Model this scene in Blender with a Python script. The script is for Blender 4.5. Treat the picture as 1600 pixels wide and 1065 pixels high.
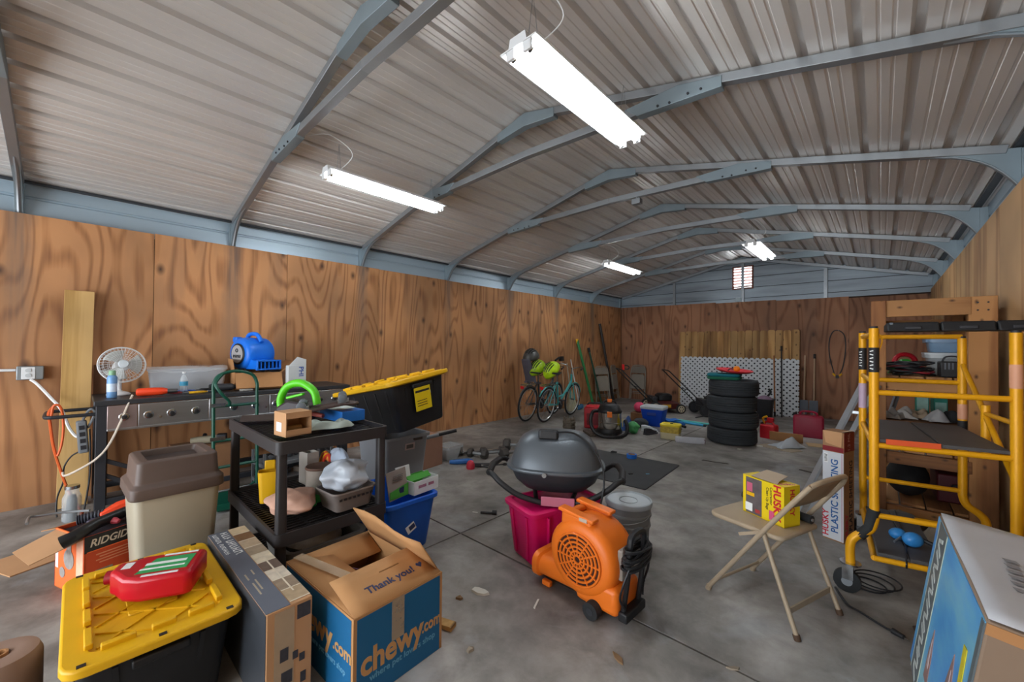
import bpy, bmesh, math, random
from mathutils import Vector, Matrix, Euler
random.seed(7)
for o in list(bpy.data.objects): bpy.data.objects.remove(o, do_unlink=True)
SC = bpy.context.scene
COL = SC.collection
R = math.radians

# ------------------------------------------------------------------ camera
FPX, YAW, PITCH, ROLL, EYE = 627.0, .7435, .0125, .0092, 1.41
_s, _c = math.sin(YAW), math.cos(YAW)
_fw0 = Vector((-_s, _c, 0)); _rt0 = Vector((_c, _s, 0)); _up0 = Vector((0, 0, 1))
_fw = _fw0*math.cos(PITCH) + _up0*math.sin(PITCH); _u1 = _up0*math.cos(PITCH) - _fw0*math.sin(PITCH)
_rt = _rt0*math.cos(ROLL) + _u1*math.sin(ROLL); _up = _u1*math.cos(ROLL) - _rt0*math.sin(ROLL)
cd = bpy.data.cameras.new('camera'); cam = bpy.data.objects.new('camera', cd); COL.objects.link(cam)
cd.sensor_width = 36; cd.sensor_fit = 'HORIZONTAL'; cd.lens = 36*FPX/1600; cd.clip_start = .02
_m = Matrix((_rt, _up, -_fw)).transposed().to_4x4(); _m.translation = (0, 0, EYE)
cam.matrix_world = _m
SC.camera = cam
def G(x, y, z=0.0):
    """point of the room at height z seen at photo pixel x, y (floor survey)"""
    d = _fw + _rt*((x-800)/FPX) - _up*((y-532.5)/FPX)
    k = (z-EYE)/d.z
    return Vector((d.x*k, d.y*k, z))

def PX(x, y, X):
    d = _fw + _rt*((x-800)/FPX) - _up*((y-532.5)/FPX); k = X/d.x
    return Vector((X, d.y*k, EYE+d.z*k))
def PY(x, y, Y):
    d = _fw + _rt*((x-800)/FPX) - _up*((y-532.5)/FPX); k = Y/d.y
    return Vector((d.x*k, Y, EYE+d.z*k))

# ------------------------------------------------------------------ world, daylight through the open door, exposure
w = bpy.data.worlds.new('sky'); SC.world = w; w.use_nodes = True
bg = w.node_tree.nodes['Background']; bg.inputs[0].default_value = (.90, .95, 1.0, 1); bg.inputs[1].default_value = 4.6
pl = bpy.data.lights.new('door_portal', 'AREA'); pl.shape = 'RECTANGLE'; pl.size = 4.6; pl.size_y = 2.2
pl.cycles.is_portal = True
po = bpy.data.objects.new('door_portal', pl); COL.objects.link(po); po.location = (-2.34, -3.55, 1.15); po.rotation_euler = (R(90), 0, 0)
TUBE_STRENGTH = 22.0
vs = SC.view_settings; vs.view_transform = 'Standard'; vs.look = 'None'; vs.gamma = 1.0; vs.use_curve_mapping = False
vs.exposure = 0.88

# ------------------------------------------------------------------ materials
def lin(h):
    if not isinstance(h, str): return tuple(h)+((1,) if len(h) == 3 else ())
    h = h.lstrip('#'); v = [int(h[i:i+2], 16)/255 for i in (0, 2, 4)]
    return tuple(a/12.92 if a <= .04045 else ((a+.055)/1.055)**2.4 for a in v) + (1,)
MATS = {}
def M(name, col='808080', rough=.55, metal=0., var=.10, scale=9., bump=0., trans=0., alpha=1., emit=0., ior=1.45, spec=.5, stretch=(1, 1, 1), det=4):
    if name in MATS: return MATS[name]
    m = bpy.data.materials.new(name); m.use_nodes = True; nt = m.node_tree; N = nt.nodes; L = nt.links
    p = N['Principled BSDF']; c = lin(col)
    p.inputs['Roughness'].default_value = rough; p.inputs['Metallic'].default_value = metal
    p.inputs['IOR'].default_value = ior; p.inputs['Specular IOR Level'].default_value = spec
    if trans: p.inputs['Transmission Weight'].default_value = trans
    if alpha < 1: p.inputs['Alpha'].default_value = alpha
    if emit:
        p.inputs['Emission Color'].default_value = c; p.inputs['Emission Strength'].default_value = emit
    p.inputs['Base Color'].default_value = c
    if var or bump:
        tc = N.new('ShaderNodeTexCoord'); mp = N.new('ShaderNodeMapping'); L.new(tc.outputs['Object'], mp.inputs[0])
        mp.inputs['Scale'].default_value = stretch
        no = N.new('ShaderNodeTexNoise'); no.inputs['Scale'].default_value = scale; no.inputs['Detail'].default_value = det
        L.new(mp.outputs[0], no.inputs['Vector'])
        if var:
            mx = N.new('ShaderNodeMix'); mx.data_type = 'RGBA'
            mx.inputs[6].default_value = tuple(x*(1-var) for x in c[:3])+(1,)
            mx.inputs[7].default_value = tuple(min(1, x*(1+var)) for x in c[:3])+(1,)
            L.new(no.outputs[0], mx.inputs[0]); L.new(mx.outputs[2], p.inputs['Base Color'])
        if bump:
            b = N.new('ShaderNodeBump'); b.inputs['Strength'].default_value = bump; b.inputs['Distance'].default_value = .01
            L.new(no.outputs[0], b.inputs['Height']); L.new(b.outputs[0], p.inputs['Normal'])
    MATS[name] = m; return m

def nodes_of(name, rough=.6):
    m = bpy.data.materials.new(name); m.use_nodes = True; MATS[name] = m
    return m, m.node_tree.nodes, m.node_tree.links, m.node_tree.nodes['Principled BSDF']
def ramp(N, L, src, stops):
    r = N.new('ShaderNodeValToRGB'); e = r.color_ramp.elements
    while len(e) < len(stops): e.new(.5)
    for k, (p, c) in enumerate(stops): e[k].position = p; e[k].color = lin(c)
    L.new(src, r.inputs[0]); return r
def mixc(N, L, f, a, b, mode='MIX'):
    x = N.new('ShaderNodeMix'); x.data_type = 'RGBA'; x.blend_type = mode
    for s, i in ((f, 0), (a, 6), (b, 7)):
        if hasattr(s, 'links') or hasattr(s, 'is_linked'): L.new(s, x.inputs[i])
        elif i == 0: x.inputs[0].default_value = s
        else: x.inputs[i].default_value = lin(s)
    return x.outputs[2]

def wood_mat(name, light, mid, dark, knot='3a2114', rings=9., stretch=.35, stain=.0, rough=.7, board=False, axis=2, kscale=1.7, flat=None, runs=False):
    """plywood / board grain running along one axis, contour-ring figure, knots"""
    m, N, L, p = nodes_of(name)
    tc = N.new('ShaderNodeTexCoord'); oi = N.new('ShaderNodeObjectInfo')
    off = N.new('ShaderNodeVectorMath'); off.operation = 'SCALE'; off.inputs[0].default_value = (13.1, 7.7, 19.3)
    L.new(oi.outputs['Random'], off.inputs['Scale'])
    ad = N.new('ShaderNodeVectorMath'); ad.operation = 'ADD'; L.new(tc.outputs['Object'], ad.inputs[0]); L.new(off.outputs[0], ad.inputs[1])
    mp = N.new('ShaderNodeMapping'); sc = [1.9, 1.9, 1.9]; sc[axis] = stretch*1.1; mp.inputs['Scale'].default_value = sc
    L.new(ad.outputs[0], mp.inputs[0])
    n1 = N.new('ShaderNodeTexNoise'); n1.inputs['Scale'].default_value = 1.; n1.inputs['Detail'].default_value = 1.2; n1.inputs['Distortion'].default_value = .25
    L.new(mp.outputs[0], n1.inputs['Vector'])
    mu = N.new('ShaderNodeMath'); mu.operation = 'MULTIPLY'; mu.inputs[1].default_value = rings*6.28; L.new(n1.outputs[0], mu.inputs[0])
    si = N.new('ShaderNodeMath'); si.operation = 'SINE'; L.new(mu.outputs[0], si.inputs[0])
    mr = N.new('ShaderNodeMapRange'); mr.inputs[1].default_value = -1; mr.inputs[2].default_value = 1; L.new(si.outputs[0], mr.inputs[0])
    n2 = N.new('ShaderNodeTexNoise'); n2.inputs['Scale'].default_value = 1.; n2.inputs['Detail'].default_value = 5
    mp2 = N.new('ShaderNodeMapping'); s2 = [30, 30, 30]; s2[axis] = 1.2; mp2.inputs['Scale'].default_value = s2
    L.new(ad.outputs[0], mp2.inputs[0]); L.new(mp2.outputs[0], n2.inputs['Vector'])
    av = N.new('ShaderNodeMath'); av.operation = 'MULTIPLY_ADD'; av.inputs[1].default_value = .55; L.new(mr.outputs[0], av.inputs[0])
    h = N.new('ShaderNodeMath'); h.operation = 'MULTIPLY'; h.inputs[1].default_value = .6; L.new(n2.outputs[0], h.inputs[0]); L.new(h.outputs[0], av.inputs[2])
    r = ramp(N, L, av.outputs[0], [(.20, light), (.55, light), (.74, mid), (.95, dark)])
    n3 = N.new('ShaderNodeTexNoise'); n3.inputs['Scale'].default_value = .9; n3.inputs['Detail'].default_value = 3; L.new(ad.outputs[0], n3.inputs['Vector'])
    r3 = ramp(N, L, n3.outputs[0], [(.35, 'b5b5b5'), (.65, 'ffffff')])
    col = mixc(N, L, .75, r.outputs[0], r3.outputs[0], 'MULTIPLY')
    vo = N.new('ShaderNodeTexVoronoi'); vo.inputs['Scale'].default_value = kscale; vo.voronoi_dimensions = '2D'
    mp3 = N.new('ShaderNodeMapping'); s3 = [1.5, 1.5, 1.5]; s3[axis] = .9
    if flat is not None: s3[flat] = 0
    mp3.inputs['Scale'].default_value = s3; mp3.inputs['Scale'].default_value = s3
    L.new(ad.outputs[0], mp3.inputs[0]); sx_ = N.new('ShaderNodeSeparateXYZ'); cx_ = N.new('ShaderNodeCombineXYZ'); L.new(mp3.outputs[0], sx_.inputs[0])
    a_, b_ = {0: (1, 2), 1: (0, 2), None: (0, 2)}[flat]; L.new(sx_.outputs[a_], cx_.inputs[0]); L.new(sx_.outputs[b_], cx_.inputs[1]); L.new(cx_.outputs[0], vo.inputs['Vector'])
    rk = ramp(N, L, vo.outputs['Distance'], [(.0, 'ffffff'), (.04, 'c0c0c0'), (.08, '000000')])
    col = mixc(N, L, rk.outputs[0], col, knot)
    if stain:
        n4 = N.new('ShaderNodeTexNoise'); n4.inputs['Scale'].default_value = 1.
        mp4 = N.new('ShaderNodeMapping'); s4 = [3.2, 3.2, 3.2]; s4[axis] = .5; mp4.inputs['Scale'].default_value = s4
        L.new(ad.outputs[0], mp4.inputs[0]); L.new(mp4.outputs[0], n4.inputs['Vector']); n4.inputs['Detail'].default_value = 5
        r4 = ramp(N, L, n4.outputs[0], [(.56, '000000'), (.74, 'b0b0b0')])
        f = N.new('ShaderNodeMath'); f.operation = 'MULTIPLY'; f.inputs[1].default_value = stain; L.new(r4.outputs[0], f.inputs[0])
        col = mixc(N, L, f.outputs[0], col, '5c5148')
    if runs:   # grey water runs under the truss posts
        ge = N.new('ShaderNodeNewGeometry'); se = N.new('ShaderNodeSeparateXYZ'); L.new(ge.outputs['Position'], se.inputs[0])
        def mth(op, a, b=None, c=None):
            n_ = N.new('ShaderNodeMath'); n_.operation = op
            for i_, q_ in enumerate((a, b, c)):
                if q_ is None: continue
                if hasattr(q_, 'is_linked'): L.new(q_, n_.inputs[i_])
                else: n_.inputs[i_].default_value = q_
            return n_.outputs[0]
        wob = N.new('ShaderNodeTexNoise'); wob.inputs['Scale'].default_value = 5.; L.new(ge.outputs['Position'], wob.inputs['Vector'])
        fy = mth('ADD', mth('DIVIDE', mth('ADD', se.outputs[1], .341), 1.524), mth('MULTIPLY', mth('SUBTRACT', wob.outputs[0], .5), .05))
        dd = mth('MULTIPLY', mth('ABSOLUTE', mth('SUBTRACT', fy, mth('ROUND', fy))), 1.524)
        band = N.new('ShaderNodeMapRange'); band.inputs[1].default_value = .03; band.inputs[2].default_value = .11; band.inputs[3].default_value = 1; band.inputs[4].default_value = 0; L.new(dd, band.inputs[0])
        zr = N.new('ShaderNodeMapRange'); zr.inputs[1].default_value = .9; zr.inputs[2].default_value = 2.4; zr.inputs[3].default_value = .0; zr.inputs[4].default_value = .95; L.new(se.outputs[2], zr.inputs[0])
        col = mixc(N, L, mth('MULTIPLY', mth('MULTIPLY', band.outputs[0], zr.outputs[0]), mth('MULTIPLY', n2.outputs[0], 1.35)), col, '6a5a50')
    L.new(col, p.inputs['Base Color']); p.inputs['Roughness'].default_value = rough
    b = N.new('ShaderNodeBump'); b.inputs['Strength'].default_value = .15; b.inputs['Distance'].default_value = .004
    L.new(av.outputs[0], b.inputs['Height']); L.new(b.outputs[0], p.inputs['Normal'])
    return m

def concrete_mat():
    m, N, L, p = nodes_of('concrete')
    tc = N.new('ShaderNodeTexCoord')
    def noise(s, d, dist=0., r=.5):
        n = N.new('ShaderNodeTexNoise'); n.inputs['Scale'].default_value = s; n.inputs['Detail'].default_value = d; n.inputs['Distortion'].default_value = dist
        n.inputs['Roughness'].default_value = r
        L.new(tc.outputs['Object'], n.inputs['Vector']); return n.outputs[0]
    a = ramp(N, L, noise(.8, 7, .4, .6), [(.34, '6b6865'), (.5, '9a9793'), (.66, 'c0bdb9')])
    b = ramp(N, L, noise(4.5, 8, .3, .65), [(.3, '9c9a98'), (.55, 'dcdad8'), (.8, 'ffffff')])
    c = mixc(N, L, .8, a.outputs[0], b.outputs[0], 'MULTIPLY')
    st = ramp(N, L, noise(1.7, 6, .8, .6), [(.56, '000000'), (.68, 'a0a0a0')])
    c = mixc(N, L, st.outputs[0], c, 'a9b0b6')
    dk = ramp(N, L, noise(2.3, 5, .5, .6), [(.64, '000000'), (.78, '8a8a8a')])
    c = mixc(N, L, dk.outputs[0], c, '403b36')
    sp = ramp(N, L, noise(60, 2), [(.70, '000000'), (.76, '707070')])
    c = mixc(N, L, sp.outputs[0], c, '4a4642')
    L.new(c, p.inputs['Base Color'])
    rr = N.new('ShaderNodeMapRange'); rr.inputs[3].default_value = .42; rr.inputs[4].default_value = .72; L.new(noise(3, 4), rr.inputs[0]); L.new(rr.outputs[0], p.inputs['Roughness'])
    bu = N.new('ShaderNodeBump'); bu.inputs['Strength'].default_value = .18; bu.inputs['Distance'].default_value = .006
    L.new(noise(22, 6, 0, .6), bu.inputs['Height']); L.new(bu.outputs[0], p.inputs['Normal'])
    return m

def sheet_metal(name, base, dirt, amt=.5, rough=.38, along=1):
    m, N, L, p = nodes_of(name)
    tc = N.new('ShaderNodeTexCoord')
    mp = N.new('ShaderNodeMapping'); s = [5, 5, 5]; s[along] = .5; mp.inputs['Scale'].default_value = s; L.new(tc.outputs['Object'], mp.inputs[0])
    n = N.new('ShaderNodeTexNoise'); n.inputs['Scale'].default_value = 1; n.inputs['Detail'].default_value = 6; L.new(mp.outputs[0], n.inputs['Vector'])
    r = ramp(N, L, n.outputs[0], [(.35, '000000'), (.75, 'ffffff')])
    n2 = N.new('ShaderNodeTexNoise'); n2.inputs['Scale'].default_value = .55; n2.inputs['Detail'].default_value = 5; L.new(tc.outputs['Object'], n2.inputs['Vector'])
    f = N.new('ShaderNodeMath'); f.operation = 'MULTIPLY'; L.new(r.outputs[0], f.inputs[0]); L.new(n2.outputs[0], f.inputs[1])
    f2 = N.new('ShaderNodeMath'); f2.operation = 'MULTIPLY'; f2.inputs[1].default_value = amt*2; L.new(f.outputs[0], f2.inputs[0])
    c = mixc(N, L, f2.outputs[0], base, dirt)
    L.new(c, p.inputs['Base Color']); p.inputs['Roughness'].default_value = rough; p.inputs['Metallic'].default_value = .25
    return m

M_CONC = concrete_mat()
M_PLY = wood_mat('plywood_left', 'c18a5b', 'b37c4e', '8f5f3c', rings=16, stain=.9, flat=0, kscale=1.25, runs=True)
M_PLYB = wood_mat('plywood_back', 'a87656', '9c6a4a', '80543a', rings=14, stain=.6, flat=1, kscale=1.3)
M_PLYR = wood_mat('plywood_right', 'd3aa78', 'c39766', 'ab7e50', rings=4, stretch=.15, stain=.15, kscale=.6, flat=0)
M_PINE = wood_mat('pine', 'd9b070', 'c39a58', 'a67c42', rings=3, stretch=.2, kscale=4)
M_LUMB = wood_mat('lumber_shelf', 'b98550', '9c683a', '7a4c28', rings=3, stretch=.2, kscale=4)
M_LUMBX = wood_mat('lumber_shelf_x', 'b98550', '9c683a', '7a4c28', rings=3, stretch=.2, kscale=4, axis=0)
M_LUMBY = wood_mat('lumber_shelf_y', 'b98550', '9c683a', '7a4c28', rings=3, stretch=.2, kscale=4, axis=1)
M_FENCE = wood_mat('fence_wood', 'c69a60', 'ad8048', '80582e', rings=4, stretch=.2, kscale=3)
M_ROOF = sheet_metal('roof_sheet_metal', 'd3cfcb', '9a9087', .22)
M_SIDE = sheet_metal('siding_metal', '9fb2bf', '77818a', .35)
M_SIDEB = sheet_metal('siding_metal_back', '9aa7b1', '4b4f54', .75, along=0)
M_STEEL = M('galv_steel', '93989c', .42, .75, .12, 6, det=5)
M_STEELB = M('galv_plate', '86949b', .5, .55, .12, 6)
M_BLACK = M('black_plastic', '1b1c1f', .5, 0, .15)
M_DARK = M('dark_plastic', '2a2b30', .55, 0, .15)
M_RUBBER = M('rubber', '232527', .8, 0, .2, 14, .1)
M_CHROME = M('chrome', 'c8ccd0', .18, 1, .05)
M_CARD = M('cardboard', 'a97a4e', .85, 0, .14, 5, .05)
M_CARDL = M('cardboard_light', 'b98e66', .85, 0, .12, 5, .05)
M_WHITE = M('white_plastic', 'd9dbdc', .45, 0, .06)
M_GREYP = M('grey_plastic', '80868c', .5, 0, .08)
M_YEL = M('yellow_plastic', 'e0ab10', .45, 0, .1)
M_RED = M('red_plastic', 'b01022', .38, 0, .1)
M_BLUE = M('blue_plastic', '0b56c4', .42, 0, .1)
M_ORANGE = M('orange_plastic', 'e0701a', .45, 0, .1, 4)
M_ORED = M('orange_red_plastic', 'e8431a', .45, 0, .1)
M_GREEN = M('green_paint', '0f4a3a', .35, 0, .1)
M_LIME = M('lime_plastic', '58c81c', .4, 0, .1)
M_TEXTW = M('white_print', 'dfe2e2', .6, 0, 0)
M_TEXTK = M('black_print', '1c1c20', .6, 0, 0)

# ------------------------------------------------------------------ mesh helpers
class MB:
    def __init__(s): s.v = []; s.f = []; s.mi = []; s.k = 0
    def mat(s, k): s.k = k; return s
    def add(s, vs, fs):
        b = len(s.v); s.v += [tuple(v) for v in vs]
        for f in fs: s.f.append(tuple(b+i for i in f)); s.mi.append(s.k)
        return s
    def box(s, c, d, rot=None):
        hx, hy, hz = d[0]/2, d[1]/2, d[2]/2
        vs = [Vector((x, y, z)) for x in (-hx, hx) for y in (-hy, hy) for z in (-hz, hz)]
        if rot is not None:
            q = Euler(rot).to_matrix() if not isinstance(rot, Matrix) else rot
            vs = [q @ v for v in vs]
        c = Vector(c); vs = [v+c for v in vs]
        return s.add(vs, [(0, 1, 3, 2), (4, 6, 7, 5), (0, 4, 5, 1), (2, 3, 7, 6), (0, 2, 6, 4), (1, 5, 7, 3)])
    def bar(s, a, b, wd, ht=None, roll=0.):
        a, b = Vector(a), Vector(b); d = b-a; L = d.length; z = d.normalized()
        ref = Vector((0, 0, 1)) if abs(z.z) < .95 else Vector((0, 1, 0))
        x = ref.cross(z).normalized(); y = z.cross(x)
        q = Matrix((x, y, z)).transposed()
        if roll: q = q @ Matrix.Rotation(roll, 3, 'Z')
        return s.box((a+b)/2, (wd, ht or wd, L), q)
    def tube(s, pts, r, n=8, closed=False, caps=True):
        P = [Vector(p) for p in pts]; m = len(P)
        rs = r if isinstance(r, (list, tuple)) else [r]*m
        rings = []; up = None
        for i in range(m):
            if closed: t = P[(i+1) % m]-P[i-1]
            else: t = P[min(i+1, m-1)]-P[max(i-1, 0)]
            t.normalize()
            if up is None:
                up = Vector((0, 0, 1)) if abs(t.z) < .9 else Vector((1, 0, 0))
            x = up - t*up.dot(t)
            if x.length < 1e-6: x = t.orthogonal()
            x.normalize(); y = t.cross(x); up = x
            rings.append([P[i]+(x*math.cos(2*math.pi*k/n)+y*math.sin(2*math.pi*k/n))*rs[i] for k in range(n)])
        return s.loft(rings, closed, caps)
    def loft(s, rings, closed=False, caps=True):
        n = len(rings[0]); vs = [p for r in rings for p in r]; fs = []; m = len(rings)
        for i in range(m if closed else m-1):
            j = (i+1) % m
            for k in range(n): fs.append((i*n+k, i*n+(k+1) % n, j*n+(k+1) % n, j*n+k))
        if caps and not closed:
            fs.append(tuple(range(n-1, -1, -1))); fs.append(tuple((m-1)*n+k for k in range(n)))
        return s.add(vs, fs)
    def cyl(s, a, b, r, r2=None, n=16): return s.tube([a, b], [r, r if r2 is None else r2], n)
    def lathe(s, prof, n=24, c=(0, 0, 0), q=None, caps=True):
        c = Vector(c); rings = []
        for r, z in prof:
            ring = [Vector((r*math.cos(2*math.pi*k/n), r*math.sin(2*math.pi*k/n), z)) for k in range(n)]
            if q is not None: ring = [q @ v for v in ring]
            rings.append([v+c for v in ring])
        return s.loft(rings, False, caps)
    def prism(s, poly, h0, h1, q=None, c=(0, 0, 0)):
        """poly in local xy, extruded along local z; q = 3x3 frame"""
        c = Vector(c); q = q or Matrix.Identity(3)
        r0 = [q @ Vector((x, y, h0)) + c for x, y in poly]; r1 = [q @ Vector((x, y, h1)) + c for x, y in poly]
        return s.loft([r0, r1])
    def ball(s, c, r, n=14, m=8, sq=(1, 1, 1), q=None):
        prof = [(r*math.sin(math.pi*i/m) if 0 < i < m else r*.02, -r*math.cos(math.pi*i/m)) for i in range(m+1)]
        b = len(s.v); s.lathe(prof, n)
        for i in range(b, len(s.v)):
            v = Vector((s.v[i][0]*sq[0], s.v[i][1]*sq[1], s.v[i][2]*sq[2]))
            if q is not None: v = q @ v
            s.v[i] = tuple(v+Vector(c))
        return s
    def torus(s, c, R_, r, n=28, m=8, q=None):
        c = Vector(c); pts = [Vector((R_*math.cos(2*math.pi*i/n), R_*math.sin(2*math.pi*i/n), 0)) for i in range(n)]
        if q is not None: pts = [q @ p for p in pts]
        return s.tube([p+c for p in pts], r, m, closed=True)
    def lattice_sheet(s, fn, nu, nv, th=0.):
        vs = [fn(i/nu, j/nv) for i in range(nu+1) for j in range(nv+1)]
        fs = [(i*(nv+1)+j, (i+1)*(nv+1)+j, (i+1)*(nv+1)+j+1, i*(nv+1)+j+1) for i in range(nu) for j in range(nv)]
        return s.add(vs, fs)

def rr(wd, dp, r, z, n=3, cx=0., cy=0.):
    pts = []
    for sx, sy, a0 in ((1, 1, 0), (-1, 1, 90), (-1, -1, 180), (1, -1, 270)):
        for k in range(n+1):
            a = R(a0+90*k/n); pts.append(Vector((cx+sx*(wd/2-r)+r*math.cos(a), cy+sy*(dp/2-r)+r*math.sin(a), z)))
    return pts

def obj(name, mb, mat, parent=None, loc=(0, 0, 0), rot=(0, 0, 0), bevel=0., smooth=True, solid=0., sub=0, seg=2, label=None, ang=38):
    me = bpy.data.meshes.new(name); me.from_pydata(mb.v, [], mb.f); me.update()
    bm = bmesh.new(); bm.from_mesh(me); bmesh.ops.recalc_face_normals(bm, faces=bm.faces); bm.to_mesh(me); bm.free()
    for m in (mat if isinstance(mat, (list, tuple)) else [mat]): me.materials.append(m)
    for p, k in zip(me.polygons, mb.mi): p.material_index = k
    if smooth:
        for p in me.polygons: p.use_smooth = True
        me.set_sharp_from_angle(angle=R(ang))
    o = bpy.data.objects.new(name, me); COL.objects.link(o); o.location = loc; o.rotation_euler = rot
    if parent: o.parent = parent
    if solid:
        k = o.modifiers.new('solid', 'SOLIDIFY'); k.thickness = solid; k.offset = 0
    if bevel:
        k = o.modifiers.new('bevel', 'BEVEL'); k.width = bevel; k.segments = seg; k.limit_method = 'ANGLE'; k.angle_limit = R(35); k.harden_normals = False
    if sub:
        k = o.modifiers.new('sub', 'SUBSURF'); k.levels = sub; k.render_levels = sub
    if label: o['label'] = label
    return o
def tag(o, label, cat, group=None):
    o['label'] = label; o['category'] = cat
    if group: o['group'] = group
    return o
def thing(name, label, cat, loc=(0, 0, 0), rotz=0., group=None, rot=None):
    o = bpy.data.objects.new(name, None); COL.objects.link(o); o.empty_display_size = .1
    o.location = loc; o.rotation_euler = rot if rot else (0, 0, rotz)
    return tag(o, label, cat, group)
def struct(o): o['kind'] = 'structure'; return o
def copy_tree(root, loc, rotz, label=None):
    r = root.copy(); COL.objects.link(r); r.location = loc; r.rotation_euler = (root.rotation_euler[0], root.rotation_euler[1], rotz)
    if label: r['label'] = label
    for ch in [c for c in bpy.data.objects if c.parent == root]:
        c = ch.copy(); COL.objects.link(c); c.parent = r
        for g in [d for d in bpy.data.objects if d.parent == ch]:
            d = g.copy(); COL.objects.link(d); d.parent = c
    return r
def text(name, body, size, mat, parent, loc, rot, ext=.0006, sx=1., shear=0., bold=0., align='CENTER', label=None):
    cu = bpy.data.curves.new(name, 'FONT'); cu.body = body; cu.size = size; cu.extrude = ext; cu.align_x = align; cu.align_y = 'CENTER'
    cu.shear = shear; cu.offset = bold; cu.resolution_u = 3
    t = bpy.data.objects.new('tmp', cu); COL.objects.link(t)
    dg = bpy.context.evaluated_depsgraph_get(); me = bpy.data.meshes.new_from_object(t.evaluated_get(dg))
    bpy.data.objects.remove(t, do_unlink=True); bpy.data.curves.remove(cu)
    me.materials.clear(); me.materials.append(mat)
    o = bpy.data.objects.new(name, me); COL.objects.link(o); o.location = loc; o.rotation_euler = rot; o.scale = (sx, 1, 1)
    o.parent = parent
    if label: o['label'] = label
    return o
def bez(pts, n=8, closed=False):
    """smooth Catmull-Rom path through points"""
    P = [Vector(p) for p in pts]; out = []; m = len(P)
    rng = range(m) if closed else range(m-1)
    for i in rng:
        p0 = P[i-1] if (i > 0 or closed) else P[0]; p1 = P[i]; p2 = P[(i+1) % m]; p3 = P[(i+2) % m] if (closed or i+2 < m) else P[-1]
        for k in range(n):
            t = k/n; out.append(.5*((2*p1)+(p2-p0)*t+(2*p0-5*p1+4*p2-p3)*t*t+(3*p1-p0-3*p2+p3)*t**3))
    if not closed: out.append(P[-1])
    return out
# local frames: X/Y/Z columns
def frame(x, y, z): return Matrix((Vector(x), Vector(y), Vector(z))).transposed()
Q_XZ = frame((1, 0, 0), (0, 0, 1), (0, -1, 0))     # poly in xz, extruded along -y
Q_YZ = frame((0, 1, 0), (0, 0, 1), (1, 0, 0))      # poly in yz, extruded along +x
FRONT = (R(90), 0, 0)                              # text facing -y
FACE_PX = (R(90), 0, R(90))                        # text facing +x

# ================================================================== THE ROOM
XL, XR, YB, YF = -5.345, .66, 10.33, -3.4
RX, EAVE, PEAK = -2.342, 2.783, 3.50
SLOPE = math.atan2(PEAK-EAVE, RX+5.36)
TY = [-.341+1.524*i for i in range(-2, 8)]
def roof_z(x): return PEAK - abs(x-RX)*(PEAK-EAVE)/(RX+5.36)

fl = MB(); fl.box((RX, 3.4, -.09), (6.4, 14.2, .1)); floor = struct(obj('floor', fl, M('joint_dirt', '25221f', .95)))
gj = .007
for (x0, x1) in ((-5.5, -2.33-gj), (-2.33+gj, .8)):
    for (y0, y1) in ((-3.7, 1.98-gj), (1.98+gj, 10.5)):
        mb = MB(); mb.box(((x0+x1)/2, (y0+y1)/2, -.02), (x1-x0, y1-y0, .04))
        obj('slab', mb, M_CONC, floor)

# corrugated roof: sheets with ribs running the length of the building
def rib_profile(n):
    pr = []; p = .2286
    for i in range(n):
        b = i*p
        pr += [(b, 0), (b+.010, .036), (b+.044, .036), (b+.054, 0), (b+.105, 0), (b+.110, .004), (b+.120, .004), (b+.125, 0), (b+.162, 0), (b+.167, .004), (b+.177, .004), (b+.182, 0)]
    pr.append((n*p, 0)); return pr
ceil_mb = MB()
for s in (-1, 1):
    ceil_mb.add([(RX+s*.14, YF-.3, PEAK-.008), (RX+s*.14, 10.5, PEAK-.008), (RX, 10.5, PEAK+.022), (RX, YF-.3, PEAK+.022)], [(0, 1, 2, 3)])
ceiling = struct(obj('ceiling', ceil_mb, M_ROOF, smooth=False, solid=.002))
for s in (-1, 1):
    u0 = 0.
    for n in (4, 4, 4, 2):
        mb = MB(); pr = rib_profile(n); vs = []
        for (u, h) in pr:
            d = u0+u; x = RX+s*(d*math.cos(SLOPE)+h*math.sin(SLOPE)); z = PEAK-d*math.sin(SLOPE)+h*math.cos(SLOPE)+.002
            vs += [(x, YF-.3, z), (x, 10.5, z)]
        mb.add(vs, [(2*i, 2*i+1, 2*i+3, 2*i+2) for i in range(len(pr)-1)])
        obj('roof_sheet', mb, M_ROOF, ceiling, smooth=False); u0 += n*.2286

# plywood walls, each sheet its own panel
def ply_wall(name, mat, along, fixed, start, end, heights, th=.016, first=0., wdt=1.219):
    base = MB()
    if along == 'y': base.box((fixed+(.03 if fixed > 0 else -.03), (start+end)/2, 1.2), (.004, end-start+.2, 2.5))
    else: base.box(((start+end)/2, fixed+.03, 1.2), (end-start+.2, .004, 2.5))
    wl = struct(obj(name, base, M('framing_dark', '3a2a20', .9)))
    a = first; k = 0
    while a < end-.01:
        b = min(a+wdt, end); a0 = max(a, start)
        if b > start+.02:
            h = heights[k % len(heights)]; mb = MB()
            L = b-a0-.005
            if along == 'y': mb.box((0, 0, 0), (th, L, h))
            else: mb.box((0, 0, 0), (L, th, h))
            pos = (fixed+(th/2 if fixed > 0 else -th/2), (a0+b)/2, h/2) if along == 'y' else ((a0+b)/2, fixed+th/2, h/2)
            obj('plywood_sheet', mb, mat, wl, loc=pos, smooth=False); k += 1
        a = b
    return wl
wall_left = ply_wall('wall_left', M_PLY, 'y', XL, YF, YB, [2.50, 2.505, 2.50, 2.495], first=.52-1.219*4)
wall_right = ply_wall('wall_right', M_PLYR, 'y', XR, YF, YB, [2.50], first=4.72-1.219*8)
wall_back = ply_wall('wall_back', M_PLYB, 'x', YB, -5.34, .66, [2.50, 2.49, 2.47, 2.45, 2.42], first=-5.34)
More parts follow.
